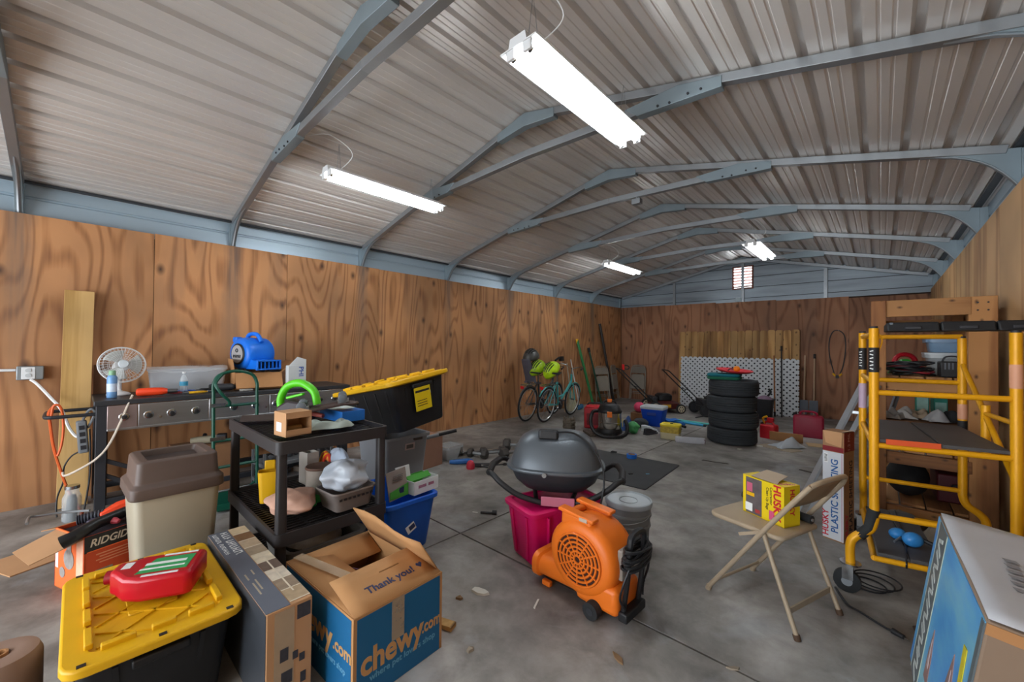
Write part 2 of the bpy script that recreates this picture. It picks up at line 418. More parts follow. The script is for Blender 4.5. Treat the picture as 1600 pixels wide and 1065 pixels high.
# steel siding above the plywood
def strip(name, a, b, z0, z1, along, fixed, mat, parent):
    mb = MB()
    if along == 'y':
        o = .012 if fixed > 0 else -.012
        vs = []
        for (z, d) in ((z0, 0), (z1-.03, 0), (z1-.02, 1), (z1-.008, 1), (z1, 0)): vs += [(fixed+o*d, a, z), (fixed+o*d, b, z)]
        mb.add(vs, [(2*i, 2*i+1, 2*i+3, 2*i+2) for i in range(4)])
    obj(name, mb, mat, parent, smooth=False)
for wl, fx in ((wall_left, -5.425), (wall_right, .74)):
    strip('siding_panel', YF, YB+.1, 2.30, 2.67, 'y', fx, M_SIDE, wl); strip('siding_panel', YF, YB+.1, 2.67, EAVE+.03, 'y', fx, M_SIDE, wl)
for sx in (-1, 1):
    mb = MB(); mb.box((RX+sx*3.02, (YF+YB)/2, EAVE-.012), (.05, YB-YF+.1, .018)); struct(obj('trim_1' if sx < 0 else 'trim_2', mb, M('eave_dark', '34363a', .6, .4)))
VX0, VX1, VZ0, VZ1 = -2.53, -2.16, 2.80, 3.27
gz = [2.2, 2.56, VZ0, 3.035, VZ1, 3.52]
def gable_piece(x0, x1, z0, z1):
    pts = []
    for x in [x0]+([RX] if x0 < RX < x1 else [])+[x1]: pts.append((x, min(z1, roof_z(x)+.01)))
    poly = [(x1, z0), (x0, z0)]+pts
    if max(p[1] for p in pts) <= z0+.01: return
    # trim where the roof runs below the row
    xs = [x for x in [x0+(x1-x0)*i/60 for i in range(61)] if roof_z(x) > z0+.003]
    if not xs: return
    poly = [(xs[-1], z0+.004), (xs[0], z0+.004)]+[(x, max(z0+.006, min(z1-.004, roof_z(x)+.04))) for x in xs]
    mb = MB(); mb.prism(poly, 0, -.006, Q_XZ, (0, YB+.085, 0)); obj('siding_panel', mb, M_SIDEB, wall_back, smooth=False)
    if z1 < 3.4:
        mb = MB(); mb.box(((xs[0]+xs[-1])/2, YB+.079, z1), (xs[-1]-xs[0], .016, .010)); obj('siding_lap', mb, M('lap_dark', '24272b', .6), wall_back)
for pl_ in ([(-5.6, 2.2), (VX0-.03, 2.2), (VX0-.03, roof_z(VX0)+.07), (-5.6, roof_z(-5.6)+.07)], [(VX1+.03, 2.2), (.92, 2.2), (.92, roof_z(.92)+.07), (VX1+.03, roof_z(VX1)+.07)], [(VX0-.04, VZ1+.03), (VX1+.04, VZ1+.03), (VX1+.04, 3.5), (RX, 3.57), (VX0-.04, 3.5)], [(VX0-.04, 2.2), (VX1+.04, 2.2), (VX1+.04, VZ0-.03), (VX0-.04, VZ0-.03)]):
    mb = MB(); mb.prism(pl_, 0, .01, Q_XZ, (0, YB+.115, 0)); obj('gable_leak_plate', mb, M_SIDEB, wall_back, smooth=False)  # plate added behind the siding to stop daylight leaking through gaps
for i in range(5):
    if 2 <= i <= 3:
        gable_piece(-5.42, VX0, gz[i], gz[i+1]); gable_piece(VX1, .74, gz[i], gz[i+1])
    else: gable_piece(-5.42, .74, gz[i], gz[i+1])
for gx in (-3.9, -2.34, -.83):
    mb = MB(); mb.box((gx, YB+.05, (2.3+roof_z(gx)-.07)/2), (.057, .05, roof_z(gx)-.07-2.3)); obj('gable_post', mb, M_STEEL, wall_back)
    # louvred gable vent: frame, slats, daylight behind it
mb = MB()
for x in (VX0-.015, VX1+.015): mb.box((x, YB+.07, (VZ0+VZ1)/2), (.03, .04, VZ1-VZ0+.06))
for z in (VZ0-.015, VZ1+.015): mb.box(((VX0+VX1)/2, YB+.07, z), (VX1-VX0, .04, .03))
win = struct(obj('window_1', mb, M('vent_frame', '7d4a3c', .6)))
for i in range(7):
    z = VZ0+.03+i*.068; mb = MB(); mb.box((0, 0, 0), (VX1-VX0, .05, .004), (R(-38), 0, 0)); obj('louvre', mb, M('vent_slat', 'b88c82', .6), win, loc=((VX0+VX1)/2, YB+.075, z))
mb = MB(); mb.box((-2.42, YB+.02, 2.53), (.11, .05, .09)); mb.box((-2.42, YB-.01, 2.53), (.085, .012, .065)); struct(obj('trim_3', mb, M('box_white', 'aebfc6', .5)))
# front wall with the open roll-up door behind the camera
mb = MB()
mb.box((-5.13, YF-.1, 1.4), (.55, .08, 2.8)); mb.box((.45, YF-.1, 1.4), (.55, .08, 2.8)); mb.box((RX, YF-.1, 2.62), (6.1, .08, .40))
mb.prism([(-5.4, 2.80), (.72, 2.80), (RX, PEAK)], 0, .05, Q_XZ, (0, YF-.06, 0))
struct(obj('wall_front', mb, M_SIDE, smooth=False))

# roof trusses: square steel tube
ORD = ['behind the door end', 'just behind the near wall', 'nearest the camera, at the far left edge', 'second, over the fan', 'third, by the two near lights', 'fourth along the left wall', 'fifth along the left wall', 'sixth, under the far lights', 'seventh, next to last before the back wall', 'last, set against the back gable']
for i, y in enumerate(TY):
    last = i == len(TY)-1
    if i == 0: continue
    t = thing('roof_truss', 'galvanized steel roof truss, ' + ORD[i], 'truss', (RX, y, 0), 0, 'steel roof trusses')
    hw = .0285
    def P(x, dz=0): return (x-RX, 0, roof_z(x)-.032-dz)
    for s in (-1, 1):
        mb = MB(); ex = RX+s*3.02; mb.bar((0, 0, PEAK-.034), (ex-RX-s*.05, 0, roof_z(ex)-.034+.012), .057, .057); obj('rafter', mb, M_STEEL, t, bevel=.003)
        mb = MB(); px_ = (ex-RX)+s*.035; mb.box((px_, 0, 1.38), (.057, .057, 2.74)); obj('post', mb, M_STEELB, t, bevel=.003)
        if not last:
            # knee brace: curved plate in the corner
            k0 = (s*3.03, EAVE-.03); k1 = (s*2.56, roof_z(RX+s*2.56)-.055); k2 = (s*3.03, 2.49)
            arc = [(k1[0]+(k2[0]-k1[0])*q - s*.10*math.sin(math.pi*q)*-.55, k1[1]+(k2[1]-k1[1])*q + .10*math.sin(math.pi*q)*.55) for q in [j/8 for j in range(9)]]
            mb = MB(); mb.prism([k0]+arc, -.022, .022, Q_XZ); obj('knee_plate', mb, M_STEELB, t, smooth=False)
            mb = MB(); mb.tube([(a, 0, b) for a, b in arc], .012, 6); obj('knee_edge', mb, M_STEEL, t)
    pk = MB(); pk.prism([(-.33, PEAK-.075-.09), (-.33, PEAK-.09), (0, PEAK-.012), (.33, PEAK-.09), (.33, PEAK-.165), (0, PEAK-.13)], -.034, .034, Q_XZ); obj('peak_gusset', pk, M_STEELB, t, bevel=.003)
    if not last:
        zt = 3.10; a = 1.45
        mb = MB(); mb.bar((-a-.08, 0, zt-.02), (0, 0, zt+.022), .057, .06); mb.bar((0, 0, zt+.022), (a+.08, 0, zt-.02), .057, .06); obj('tie_beam', mb, M_STEEL, t, bevel=.003)
        for s in (-1, 1):
            xa = s*1.62; xb = s*1.12
            g = MB(); g.prism([(xa, roof_z(RX+xa)-.02), (xa, roof_z(RX+xa)-.09), (xb-s*.05, zt-.05), (xb-s*.15, zt+.03), (s*1.35, roof_z(RX+s*1.35)-.03)], -.034, .034, Q_XZ); gg = obj('tie_gusset', g, M_STEELB, t, bevel=.003)
            if 2 < i < 6:
                for (bx, bz) in ((s*1.5, .085), (s*1.42, .1), (s*1.3, .14), (s*1.22, .15)):
                    b = MB(); b.cyl((bx, -.034, roof_z(RX+bx)-bz), (bx, -.042, roof_z(RX+bx)-bz), .008, n=8); obj('bolt', b, M_DARK, gg)

# small junction box on the fourth tie
mb = MB(); mb.box((0, 0, .03), (.10, .07, .06)); mb.cyl((0, 0, .06), (0, 0, .09), .012, n=8)
tag(obj('junction_box', mb, M_STEEL, loc=(-2.0, TY[5]-.02, 3.0), bevel=.004), 'small grey junction box clipped under a roof truss tie', 'junction box')

# fluorescent fixtures
M_TUBE = M('fluorescent', (.92, .97, 1.0), .4, 0, 0, emit=TUBE_STRENGTH)
def fixture(x, y0, lab, zc=2.90):
    t = thing('fluorescent_fixture', lab, 'light', (x, y0+.62, zc), 0, 'twin tube shop lights')
    mb = MB(); mb.prism([(-.06, .0), (-.05, .045), (.05, .045), (.06, .0), (.12, -.0), (.12, -.006), (-.12, -.006), (-.12, 0)], -.62, .62, frame((1, 0, 0), (0, 0, 1), (0, 1, 0)), (0, 0, .02)); obj('housing', mb, M_WHITE, t)
    for s in (-1, 1):
        mb = MB(); mb.cyl((s*.055, -.58, -.012), (s*.055, .58, -.012), .019, n=12); tb = obj('tube', mb, M_TUBE, t)
        for e in (-1, 1):
            mb = MB(); mb.cyl((s*.055, e*.58, -.012), (s*.055, e*.61, -.012), .0195, n=12); obj('end_cap', mb, M_CHROME, tb)
            mb = MB(); mb.box((s*.055, e*.605, -.008), (.05, .018, .05)); obj('socket', mb, M_WHITE, t, bevel=.004)
    for e in (-1, 1):
        zt = roof_z(x)-zc-.005
        mb = MB(); mb.tube([(-.04, e*.5, .06), (0, e*.5, zt), (.04, e*.5, .06)], .002, 5); obj('hanger_wire', mb, M_STEEL, t)
    c = MB(); c.tube(bez([(.03, -.5, .06), (.16, -.45, .18), (.1, -.62, .30), (-.06, -.75, roof_z(x)-zc-.01)]), .004, 6); obj('power_cord', c, M_WHITE, t)
fixture(-1.335, 1.47, 'large bright twin tube light nearest the camera, right of the ridge')
fixture(-3.57, 1.45, 'twin tube shop light hanging over the left bench side')
fixture(-3.62, 6.40, 'small far twin tube light on the left, before the back wall')
fixture(-1.37, 6.50, 'far twin tube light on the right near the gable vent')
# ================================================================== LEFT: wall, bench grill and its things
def cord(name, pts, r, mat, label, cat='cord', n=6, group=None):
    mb = MB(); mb.tube(bez(pts, 7), r, n); return tag(obj(name, mb, mat), label, cat, group)
# tall board leaning on the wall
bd = MB(); bd.box((0, 0, .935), (.038, .184, 1.87)); 
o = tag(obj('wood_board', bd, M_PINE, loc=(-5.10, .0, .004), rot=(R(-.6), R(-5.6), 0), bevel=.003), 'tall pale pine board leaning upright on the plywood wall', 'board')
bd = MB(); bd.box((0, 0, .60), (.036, .10, 1.20))
tag(obj('wood_board', bd, M('old_wood', '6b4a33', .8, 0, .3, 12, .1, stretch=(1, 1, .1)), loc=(-5.24, .165, .004), rot=(0, R(-2), 0), bevel=.003), 'short dark board behind the tall pine board', 'board')
# outlet and conduit
t = thing('wall_outlet', 'grey metal outlet box with white sockets on left wall', 'outlet', (-5.34, -.255, 1.09))
mb = MB(); mb.box((.03, 0, .055), (.06, .15, .115)); obj('box', mb, M('outlet_grey', '8b9296', .45, .6), t, bevel=.006)
mb = MB(); mb.box((.062, -.01, .055), (.006, .075, .10)); obj('cover_plate', mb, M_WHITE, t, bevel=.003)
for dz in (.035, .078):
    mb = MB(); mb.cyl((.064, -.01, dz), (.072, -.01, dz), .017, n=14); obj('socket', mb, M('socket_grey', 'b9bdbf', .5), t)
mb = MB(); mb.tube([(-5.325, -2.6, 1.185), (-5.325, -.335, 1.17)], .011, 8); struct(obj('trim_4', mb, M_WHITE))
# white cord from the outlet to the power strip
cord('electrical_cable', [(-5.26, -.25, 1.09), (-5.22, -.21, 1.05), PX(80, 622, -5.1), PX(96, 640, -5.0), PX(108, 668, -4.95), PX(120, 682, -4.9), PX(126, 676, -4.85), PX(129, 668, -4.8)], .011, M_WHITE, 'thick white cord running from wall outlet to power strip')
t = thing('power_strip', 'grey power strip hanging beside the bench grill', 'power strip', PX(131, 707, -4.77), rot=(R(4), R(6), 0))
mb = MB(); mb.box((0, 0, .135), (.04, .062, .27)); obj('body', mb, M_GREYP, t, bevel=.012)
for k in range(4):
    mb = MB(); mb.box((.021, 0, .05+k*.055), (.004, .03, .034)); obj('socket', mb, M_DARK, t)
cord('extension_cord', [PX(84, 634, -4.75), PX(76, 645, -4.72), PX(78, 660, -4.72), PX(84, 700, -4.74), PX(96, 738, -4.76), PX(103, 757, -4.78), PX(112, 775, -4.8), PX(128, 800, -4.82), (-4.8, .05, .01)], .009, M('orange_cord', 'd9622c', .5), 'orange extension cord hanging from the bench handle to the floor')
cord('extension_cord', [PX(80, 650, -4.68), PX(84, 634, -4.66), PX(93, 634, -4.66), PX(98, 648, -4.68), PX(99, 672, -4.7), PX(96, 695, -4.72), PX(90, 712, -4.73)], .009, M('orange_cord'), 'short orange cord loop hooked over the bench handle')
cord('electrical_cable', [PX(207, 617, -4.62), PX(200, 632, -4.58), PX(188, 660, -4.55), PX(170, 695, -4.55), PX(150, 717, -4.56), PX(120, 735, -4.6), PX(101, 743, -4.68), PX(98, 738, -4.72)], .008, M('cord_ivory', 'cfc3b4', .5), 'ivory cord swinging from bench top down to the pine board')
cord('electrical_cable', [PX(137, 668, -4.76), PX(146, 652, -4.72), PX(148, 642, -4.7), PX(140, 640, -4.7), PX(130, 655, -4.74), PX(131, 664, -4.77)], .009, M_GREYP, 'pale grey cord looping over the power strip')
cord('electrical_cable', [PX(128, 704, -4.8), PX(112, 712, -4.85), PX(100, 730, -4.88), PX(99, 752, -4.9), PX(90, 775, -4.92), PX(88, 795, -4.9), (-4.86, -.08, .008)], .006, M_BLACK, 'thin black cord dropping past the pine board to the floor')
cord('electrical_cable', [PX(140, 670, -4.9), PX(141, 700, -4.9), PX(140, 745, -4.9), (-4.9, .07, .008)], .007, M_BLACK, 'straight black cord hanging behind the bench leg')

# ---- long bench grill
t = thing('bench_grill', 'long dark framed gas grill bench with steel knob panel along left wall', 'grill', (-4.6, .12, 0))
LB = 2.05; DP = .62
M_FR = M('grill_frame', '34363b', .5, .4, .15)
for (x, y) in ((-.03, .03), (-.03, LB-.03), (-DP+.03, .03), (-DP+.03, LB-.03)):
    mb = MB(); mb.box((x, y, .48), (.065, .065, .84)); lg = obj('leg', mb, M_FR, t, bevel=.004)
    mb = MB(); mb.cyl((x, y-.02, .032), (x, y+.02, .032), .032, n=14); obj('caster_wheel', mb, M_RUBBER, lg)
mb = MB(); mb.box((-DP/2, LB/2, .92), (DP+.04, LB+.03, .04)); obj('worktop', mb, M('griddle_top', '3c3e42', .45, .5, .2), t, bevel=.005)
M_SS = M('brushed_steel', 'a9abad', .32, .9, .12, 3, stretch=(20, 1, 20))
panels = [(.06, .24), (.245, .72), (.725, 1.22), (1.225, 1.66), (1.665, 2.0)]
for k, (y0, y1) in enumerate(panels):
    mb = MB(); mb.box((.012, (y0+y1)/2, .80), (.025, y1-y0, .19)); obj('control_panel', mb, M('panel_rose', '9b8b89', .4, .7) if k == 0 else M_SS, t, bevel=.004)
mb = MB(); mb.box((.022, 1.03, .702), (.03, 1.94, .018)); obj('drip_rail', mb, M_SS, t, bevel=.003)
for y in (.16, .31, .46, .63, .92, 1.10, 1.28, 1.48, 1.72, 1.88):
    z = .80
    kb = MB(); kb.lathe([(.030, 0), (.034, .004), (.030, .008), (.022, .009)], 18, (.025, y, z), frame((0, 1, 0), (0, 0, 1), (1, 0, 0))); k_ = obj('knob', kb, M_CHROME, t)
    kb = MB(); kb.lathe([(.018, .008), (.020, .012), (.018, .028), (.010, .031)], 14, (.025, y, z), frame((0, 1, 0), (0, 0, 1), (1, 0, 0))); kb.box((.052, y, z), (.010, .008, .034)); obj('grip', kb, M('knob_dark', '4a4c50', .3, .8), k_)
for y in (.385, 1.19):
    kb = MB(); kb.cyl((.025, y, .775), (.04, y, .775), .010, n=10); obj('igniter_button', kb, M_CHROME, t)
for x in (-.03, -DP+.03):
    mb = MB(); mb.box((x, LB/2, .12), (.05, LB-.06, .05)); obj('lower_rail', mb, M_FR, t, bevel=.003)
for y in (.03, LB-.03):
    mb = MB(); mb.box((-DP/2, y, .12), (DP-.06, .05, .05)); obj('lower_rail', mb, M_FR, t, bevel=.003)
    mb = MB(); mb.bar((-.05, y, .14), (-DP+.05, y, .42), .03, .03); obj('brace', mb, M_FR, t)
mb = MB(); mb.bar((-.03, .06, .45), (-.03, .62, .13), .03, .03); obj('brace', mb, M_FR, t)
mb = MB(); mb.bar((-.03, .06, .33), (-.03, .36, .13), .03, .03); obj('brace', mb, M_FR, t)
mb = MB(); mb.tube(bez([(-.06, .0, .83), (-.06, -.20, .83), (-.07, -.25, .83), (-.12, -.27, .83), (-.40, -.27, .83), (-.46, -.24, .83), (-.47, -.19, .83), (-.47, .0, .83)], 5), .014, 8); obj('side_handle', mb, M_FR, t)

BT = .942   # bench top
# desk fan
t = thing('desk_fan', 'small white desk fan with round grille on the bench', 'fan', (-4.98, .265, BT), R(8)); t.scale = (.9,)*3
mb = MB(); mb.lathe([(.085, 0), (.09, .01), (.075, .025), (.03, .04), (.022, .05), (.022, .15), (.03, .155), (.0, .16)], 20); obj('base', mb, M_WHITE, t)
hd = thing_h = bpy.data.objects.new('fan_head', None)
bpy.data.objects.remove(hd)
hq = frame((0, 1, 0), (-.25, 0, .968), (.968, 0, .25))   # head frame: local z looks to +x and up
hc = Vector((.02, .02, .30))
mb = MB(); mb.lathe([(.03, -.13), (.055, -.12), (.06, -.06), (.05, -.03)], 16, hc, hq); obj('motor_housing', mb, M_WHITE, t)
mb = MB(); mb.tube([(0, 0, .15), (-.04, .0, .22), hc+hq @ Vector((0, -.04, -.08))], .02, 10); obj('neck', mb, M_WHITE, t)
gr = MB()
gr.torus(hc+hq @ Vector((0, 0, 0)), .175, .006, 36, 6, hq)
grf = obj('guard', gr, M_WHITE, t)
M_WIRE = M('fan_wire', 'd5d7d9', .4, 0, 0)
for (zo, nm) in ((.045, 'front_grille'), (-.045, 'rear_grille')):
    mb = MB()
    for rr_ in (.06, .10, .14, .165): mb.torus(hc+hq @ Vector((0, 0, zo*(1-(rr_/.175)**2*.8))), rr_, .0013, 28, 4, hq)
    for k in range(36):
        a = 2*math.pi*k/36; ca, sa = math.cos(a), math.sin(a)
        mb.tube([hc+hq @ Vector((ca*q, sa*q, zo*(1-(q/.175)**2*.8))) for q in (.03, .09, .14)]+[hc+hq @ Vector((ca*.175, sa*.175, 0))], .0013, 4, caps=False)
    g = obj(nm, mb, M_WIRE, grf); g['kind'] = 'stuff'
mb = MB(); mb.lathe([(.001, .052), (.035, .050), (.04, .042), (.04, .03)], 18, hc, hq); obj('front_badge', mb, M('badge_pale', 'cfd8de', .4), t)
for k in range(3):
    a0 = 2*math.pi*k/3; ring = []
    mb = MB()
    mb.lattice_sheet(lambda u, v: hc+hq @ Vector(((.03+.12*u)*math.cos(a0+(v-.5)*(1.1+.3*u)), (.03+.12*u)*math.sin(a0+(v-.5)*(1.1+.3*u)), (v-.5)*.05)), 5, 5)
    obj('blade', mb, M('fan_blade', 'b9bcb8', .35, 0, .05), t, solid=.002)
# spray can
t = thing('spray_bottle', 'blue and white aerosol can at the bench corner', 'bottle', (-4.80, .215, BT))
mb = MB(); mb.lathe([(.031, 0), (.033, .004), (.033, .17), (.030, .178), (.022, .19)], 18); obj('can', mb, M('spray_blue', '6f9ccc', .35, .1, .25, 20), t)
mb = MB(); mb.lathe([(.022, .19), (.023, .195), (.022, .225), (.016, .23)], 14); obj('cap', mb, M('cap_green', '86b48e', .4), t)
mb = MB(); mb.lathe([(.0335, .05), (.0336, .12)], 18, caps=False); obj('print_band', mb, M('spray_white', 'c9d8ea', .4, 0, .2, 30), t)
# clear storage box wrapped in film
t = thing('storage_box', 'long clear plastic storage box with cloudy film on the bench', 'storage box', (-5.12, .77, BT), R(-4))
M_CLR = M('cloudy_plastic', 'c6ccd2', .25, 0, .1, 6, alpha=.55); M_FILM = M('clear_film', 'dfe5ea', .12, 0, .1, 12, .25, alpha=.38)
mb = MB()
rings = [rr(.22, .56, .03, 0), rr(.25, .60, .03, .20), rr(.27, .62, .03, .205), rr(.27, .62, .03, .215), rr(.235, .59, .03, .21), rr(.21, .55, .03, .008)]
mb.loft(rings, caps=False); mb.add(rings[0], [tuple(range(16))]); obj('tub', mb, M_CLR, t)
mb = MB(); mb.box((0, 0, .05), (.18, .5, .08)); obj('contents', mb, M('muted_grey', '8d8b88', .8, 0, .35, 18), t, bevel=.02)
mb = MB(); random.seed(3); hts = [[random.uniform(-.018, .018) for _ in range(12)] for _ in range(8)]
mb.lattice_sheet(lambda u, v: Vector(((u-.5)*.30, (v-.5)*.62, .235+hts[int(u*6)][int(v*10)]-(.05 if u > .9 else 0)+.06*v*0)), 6, 10); obj('film_wrap', mb, M_FILM, t, sub=1)
# orange tool on the bench
t = thing('power_tool', 'orange red power tool lying on the bench front edge', 'tool', (-4.74, .49, BT), R(78))
mb = MB(); mb.loft([[Vector((x, s_*math.cos(a), .036+s2*math.sin(a))) for a in [2*math.pi*k/10 for k in range(10)]] for x, s_, s2 in ((-.13, .02, .022), (-.12, .032, .034), (-.02, .038, .036), (.04, .036, .034), (.07, .026, .026), (.08, .02, .02))]); obj('body', mb, M_ORED, t, bevel=.002)
mb = MB(); mb.cyl((.075, 0, .036), (.15, 0, .036), .019, .017, 14); obj('nozzle', mb, M('steel_dark', '6d6f72', .35, .9), t)
mb = MB(); mb.tube([(-.07, 0, .03), (-.085, .07, .028), (-.10, .15, .028)], [.022, .02, .021], 10); obj('handle', mb, M_ORED, t)
mb = MB(); mb.tube(bez([(-.10, .15, .028), (-.12, .2, .02), (-.05, .24, .006), (.04, .18, .006)]), .005, 6); obj('tail_cord', mb, M_DARK, t)
# small hand tools scattered on top
def pliers(loc, rz, hm, lab):
    t = thing('pliers', lab, 'pliers', loc, rz, 'pliers on the bench')
    for s in (-1, 1):
        mb = MB(); mb.tube(bez([(0, 0, .012), (-.03, s*.012, .012), (-.09, s*.028, .012), (-.15, s*.022, .012)], 4), [.006]*4+[.0085]*9, 8); obj('handle', mb, hm, t)
        mb = MB(); mb.tube([(0, s*.005, .012), (.03, s*.010, .012), (.06, s*.003, .012)], [.009, .008, .004], 8); obj('jaw', mb, M('tool_steel', '5e6064', .35, .9), t)
    mb = MB(); mb.cyl((0, 0, .002), (0, 0, .024), .011, n=10); obj('pivot', mb, M('tool_steel'), t)
pliers((-4.84, .80, BT), R(60), M('grip_blue', '1c4fa8', .5), 'blue handled pliers on the bench top')
pliers((-4.70, .86, BT), R(95), M_YEL, 'yellow handled pliers on the bench front edge')
pliers((-4.90, .98, BT), R(70), M_BLACK, 'black handled pliers beside the blue ones')
pliers((-4.72, .68, BT), R(40), M('grip_dark_red', '7a1f1f', .5), 'dark red handled pliers next to the orange tool')
t = thing('battery_drill', 'black and blue cordless drill lying by the hand truck loop', 'drill', (-4.74, 1.00, BT), R(85))
mb = MB(); mb.tube([(-.10, 0, .04), (-.06, 0, .04), (.05, 0, .04), (.07, 0, .04)], [.025, .036, .034, .024], 12); obj('body', mb, M_DARK, t)
mb = MB(); mb.cyl((.07, 0, .04), (.13, 0, .04), .022, .012, 12); obj('chuck', mb, M_BLACK, t)
mb = MB(); mb.tube([(-.04, 0, .04), (-.06, .10, .035)], .02, 10); obj('handle', mb, M('drill_blue', '2f6fae', .5), t)
mb = MB(); mb.box((-.065, .13, .032), (.10, .05, .06)); obj('battery', mb, M_BLACK, t, bevel=.008)
t = thing('water_bottle', 'clear water bottle with blue label on the bench', 'bottle', (-4.86, .70, BT))
mb = MB(); mb.lathe([(.028, 0), (.032, .008), (.031, .06), (.032, .12), (.018, .16), (.012, .165), (.012, .18)], 16); obj('bottle', mb, M('clear_pet', 'dce6ec', .08, 0, 0, alpha=.35), t)
mb = MB(); mb.lathe([(.0325, .065), (.0328, .105)], 16, caps=False); obj('label_band', mb, M('band_blue', '3e97ba', .5), t)
mb = MB(); mb.cyl((0, 0, .18), (0, 0, .195), .0135, n=12); obj('cap', mb, M_WHITE, t)
mb = MB(); mb.box((0, 0, .008), (.07, .10, .016)); tag(obj('manual_booklet', mb, M('paper_grey', '9c9a94', .8), loc=(-4.66, 1.16, BT), rot=(0, 0, R(6)), bevel=.003), 'flat grey booklet on the bench between tools', 'booklet')

# carton holding the blue air mover
def open_carton(name, lab, loc, rz, dx, dy, dz, mat, flaps, th=.006, group=None, inside=None):
    """four walls + bottom, flaps: (side, angle from upright outward, length)"""
    t = thing(name, lab, 'box', loc, rz, group)
    mb = MB(); mb.box((0, 0, th/2), (dx, dy, th)); obj('bottom', mb, mat, t)
    for k, (c, d) in enumerate((((dx/2-th/2, 0, dz/2), (th, dy, dz)), ((-dx/2+th/2, 0, dz/2), (th, dy, dz)), ((0, dy/2-th/2, dz/2), (dx-2*th, th, dz)), ((0, -dy/2+th/2, dz/2), (dx-2*th, th, dz)))):
        mb = MB(); mb.box(c, d); obj('side_panel', mb, mat, t)
    for side, ang, ln in flaps:
        mb = MB()
        if side in ('+x', '-x'):
            s = 1 if side == '+x' else -1
            mb.box((0, 0, ln/2), (th*.8, dy-.01, ln)); o = obj('flap', mb, inside or mat, t, loc=(s*(dx/2-th/2), 0, dz), rot=(0, s*R(ang), 0))
        else:
            s = 1 if side == '+y' else -1
            mb.box((0, 0, ln/2), (dx-.01, th*.8, ln)); o = obj('flap', mb, inside or mat, t, loc=(0, s*(dy/2-th/2), dz), rot=(-s*R(ang), 0, 0))
    return t
t = open_carton('cardboard_box', 'open cardboard box under the blue air mover on the bench', (-4.93, 1.31, BT), R(-6), .40, .42, .17, M_CARD, [('+x', 150, .17), ('-y', 8, .14), ('+y', 48, .17), ('-x', 10, .16)])
mb = MB(); mb.box((0, 0, .155), (.36, .38, .012)); obj('packing_sheet', mb, M_CARDL, t)
mb = MB(); mb.box((0, 0, 0), (.001, .12, .05)); obj('printed_mark', mb, M('card_print', '7a5636', .85), t, loc=(.2015, .05, .08))
# blue air mover (small snail fan) on the carton
t = thing('air_mover', 'blue compact snail shaped air mover on cardboard box', 'air mover', (-4.93, 1.28, BT+.166), R(18)); t.scale = (1.18,)*3
M_ABL = M('mover_blue', '1270e0', .4, 0, .08, 5)
def snail(w2, r0, zc, n=28, lip=0.):
    prof = []
    rings = []
    for k, (y, f) in enumerate(((-w2, .72), (-w2*.97, .86), (-w2*.8, .97), (-w2*.5, 1), (w2*.5, 1), (w2*.8, .97), (w2*.97, .86), (w2, .72))):
        rings.append([Vector((r0*f*math.cos(2*math.pi*q/n), y, zc+r0*f*math.sin(2*math.pi*q/n))) for q in range(n)])
    return rings
mb = MB(); mb.loft(snail(.125, .145, .165)); obj('housing', mb, M_ABL, t, ang=60)
mb = MB()
r0 = [Vector((x, y, z)) for (y, z) in ((-.10, .03), (.10, .03), (.10, .15), (-.10, .15)) for x in (0.0,)]
r1 = [Vector((.20, y, z)) for (y, z) in ((-.10, .035), (.10, .035), (.10, .105), (-.10, .105))]
r2 = [Vector((.215, y, z)) for (y, z) in ((-.11, .027), (.11, .027), (.11, .113), (-.11, .113))]
r3 = [Vector((.235, y, z)) for (y, z) in ((-.11, .027), (.11, .027), (.11, .113), (-.11, .113))]
r4 = [Vector((.235, y, z)) for (y, z) in ((-.095, .04), (.095, .04), (.095, .10), (-.095, .10))]
r5 = [Vector((.20, y, z)) for (y, z) in ((-.095, .04), (.095, .04), (.095, .10), (-.095, .10))]
mb.loft([r0, r1, r2, r3, r4, r5]); nz = obj('outlet_duct', mb, M_ABL, t, bevel=.004)
mb = MB(); mb.box((.206, 0, .07), (.004, .185, .055)); obj('outlet_mouth', mb, M_BLACK, nz)
for k in range(5):
    mb = MB(); mb.box((.222, -.07+k*.035, .07), (.018, .008, .058)); obj('outlet_vane', mb, M_ABL, nz)
q_ = frame((1, 0, 0), (0, 0, 1), (0, -1, 0))
mb = MB(); mb.lathe([(.085, .0), (.092, .006), (.085, .012)], 26, (0, -.125, .165), q_); ig = obj('intake_ring', mb, M_BLACK, t)
mb = MB(); mb.lathe([(.001, .013), (.078, .012), (.08, .009)], 26, (0, -.125, .165), q_); obj('badge', mb, M('badge_silver', 'b9bcc0', .35, .4), ig)
for k in range(5):
    mb = MB(); mb.box((-.044+k*.022, -.139, .145), (.015, .002, .026), (0, R(8*(-1)**k), 0)); obj('letter_mark', mb, M_TEXTK, ig)
mb = MB(); mb.torus((0, -.139, .195), .014, .004, 14, 6, q_); obj('emblem', mb, M_TEXTK, ig)
mb = MB(); mb.tube(bez([(-.09, 0, .28), (-.06, 0, .33), (.0, 0, .345), (.07, 0, .33), (.12, 0, .27)], 6), .018, 10); obj('handle', mb, M_ABL, t)
mb = MB(); mb.box((-.12, -.06, .29), (.06, .06, .05)); obj('switch_block', mb, M_ABL, t, bevel=.012)
for y in (-.09, .09):
    mb = MB(); mb.box((.02, y, .02), (.10, .04, .04)); obj('foot', mb, M_BLACK, t, bevel=.008)
t2 = thing('cord_bundle', 'black cord bundle and plug tucked under the air mover outlet', 'cord', (-4.80, 1.46, BT+.162), R(20))
mb = MB(); mb.torus((0, 0, .025), .04, .02, 20, 8); obj('coil', mb, M_BLACK, t2)
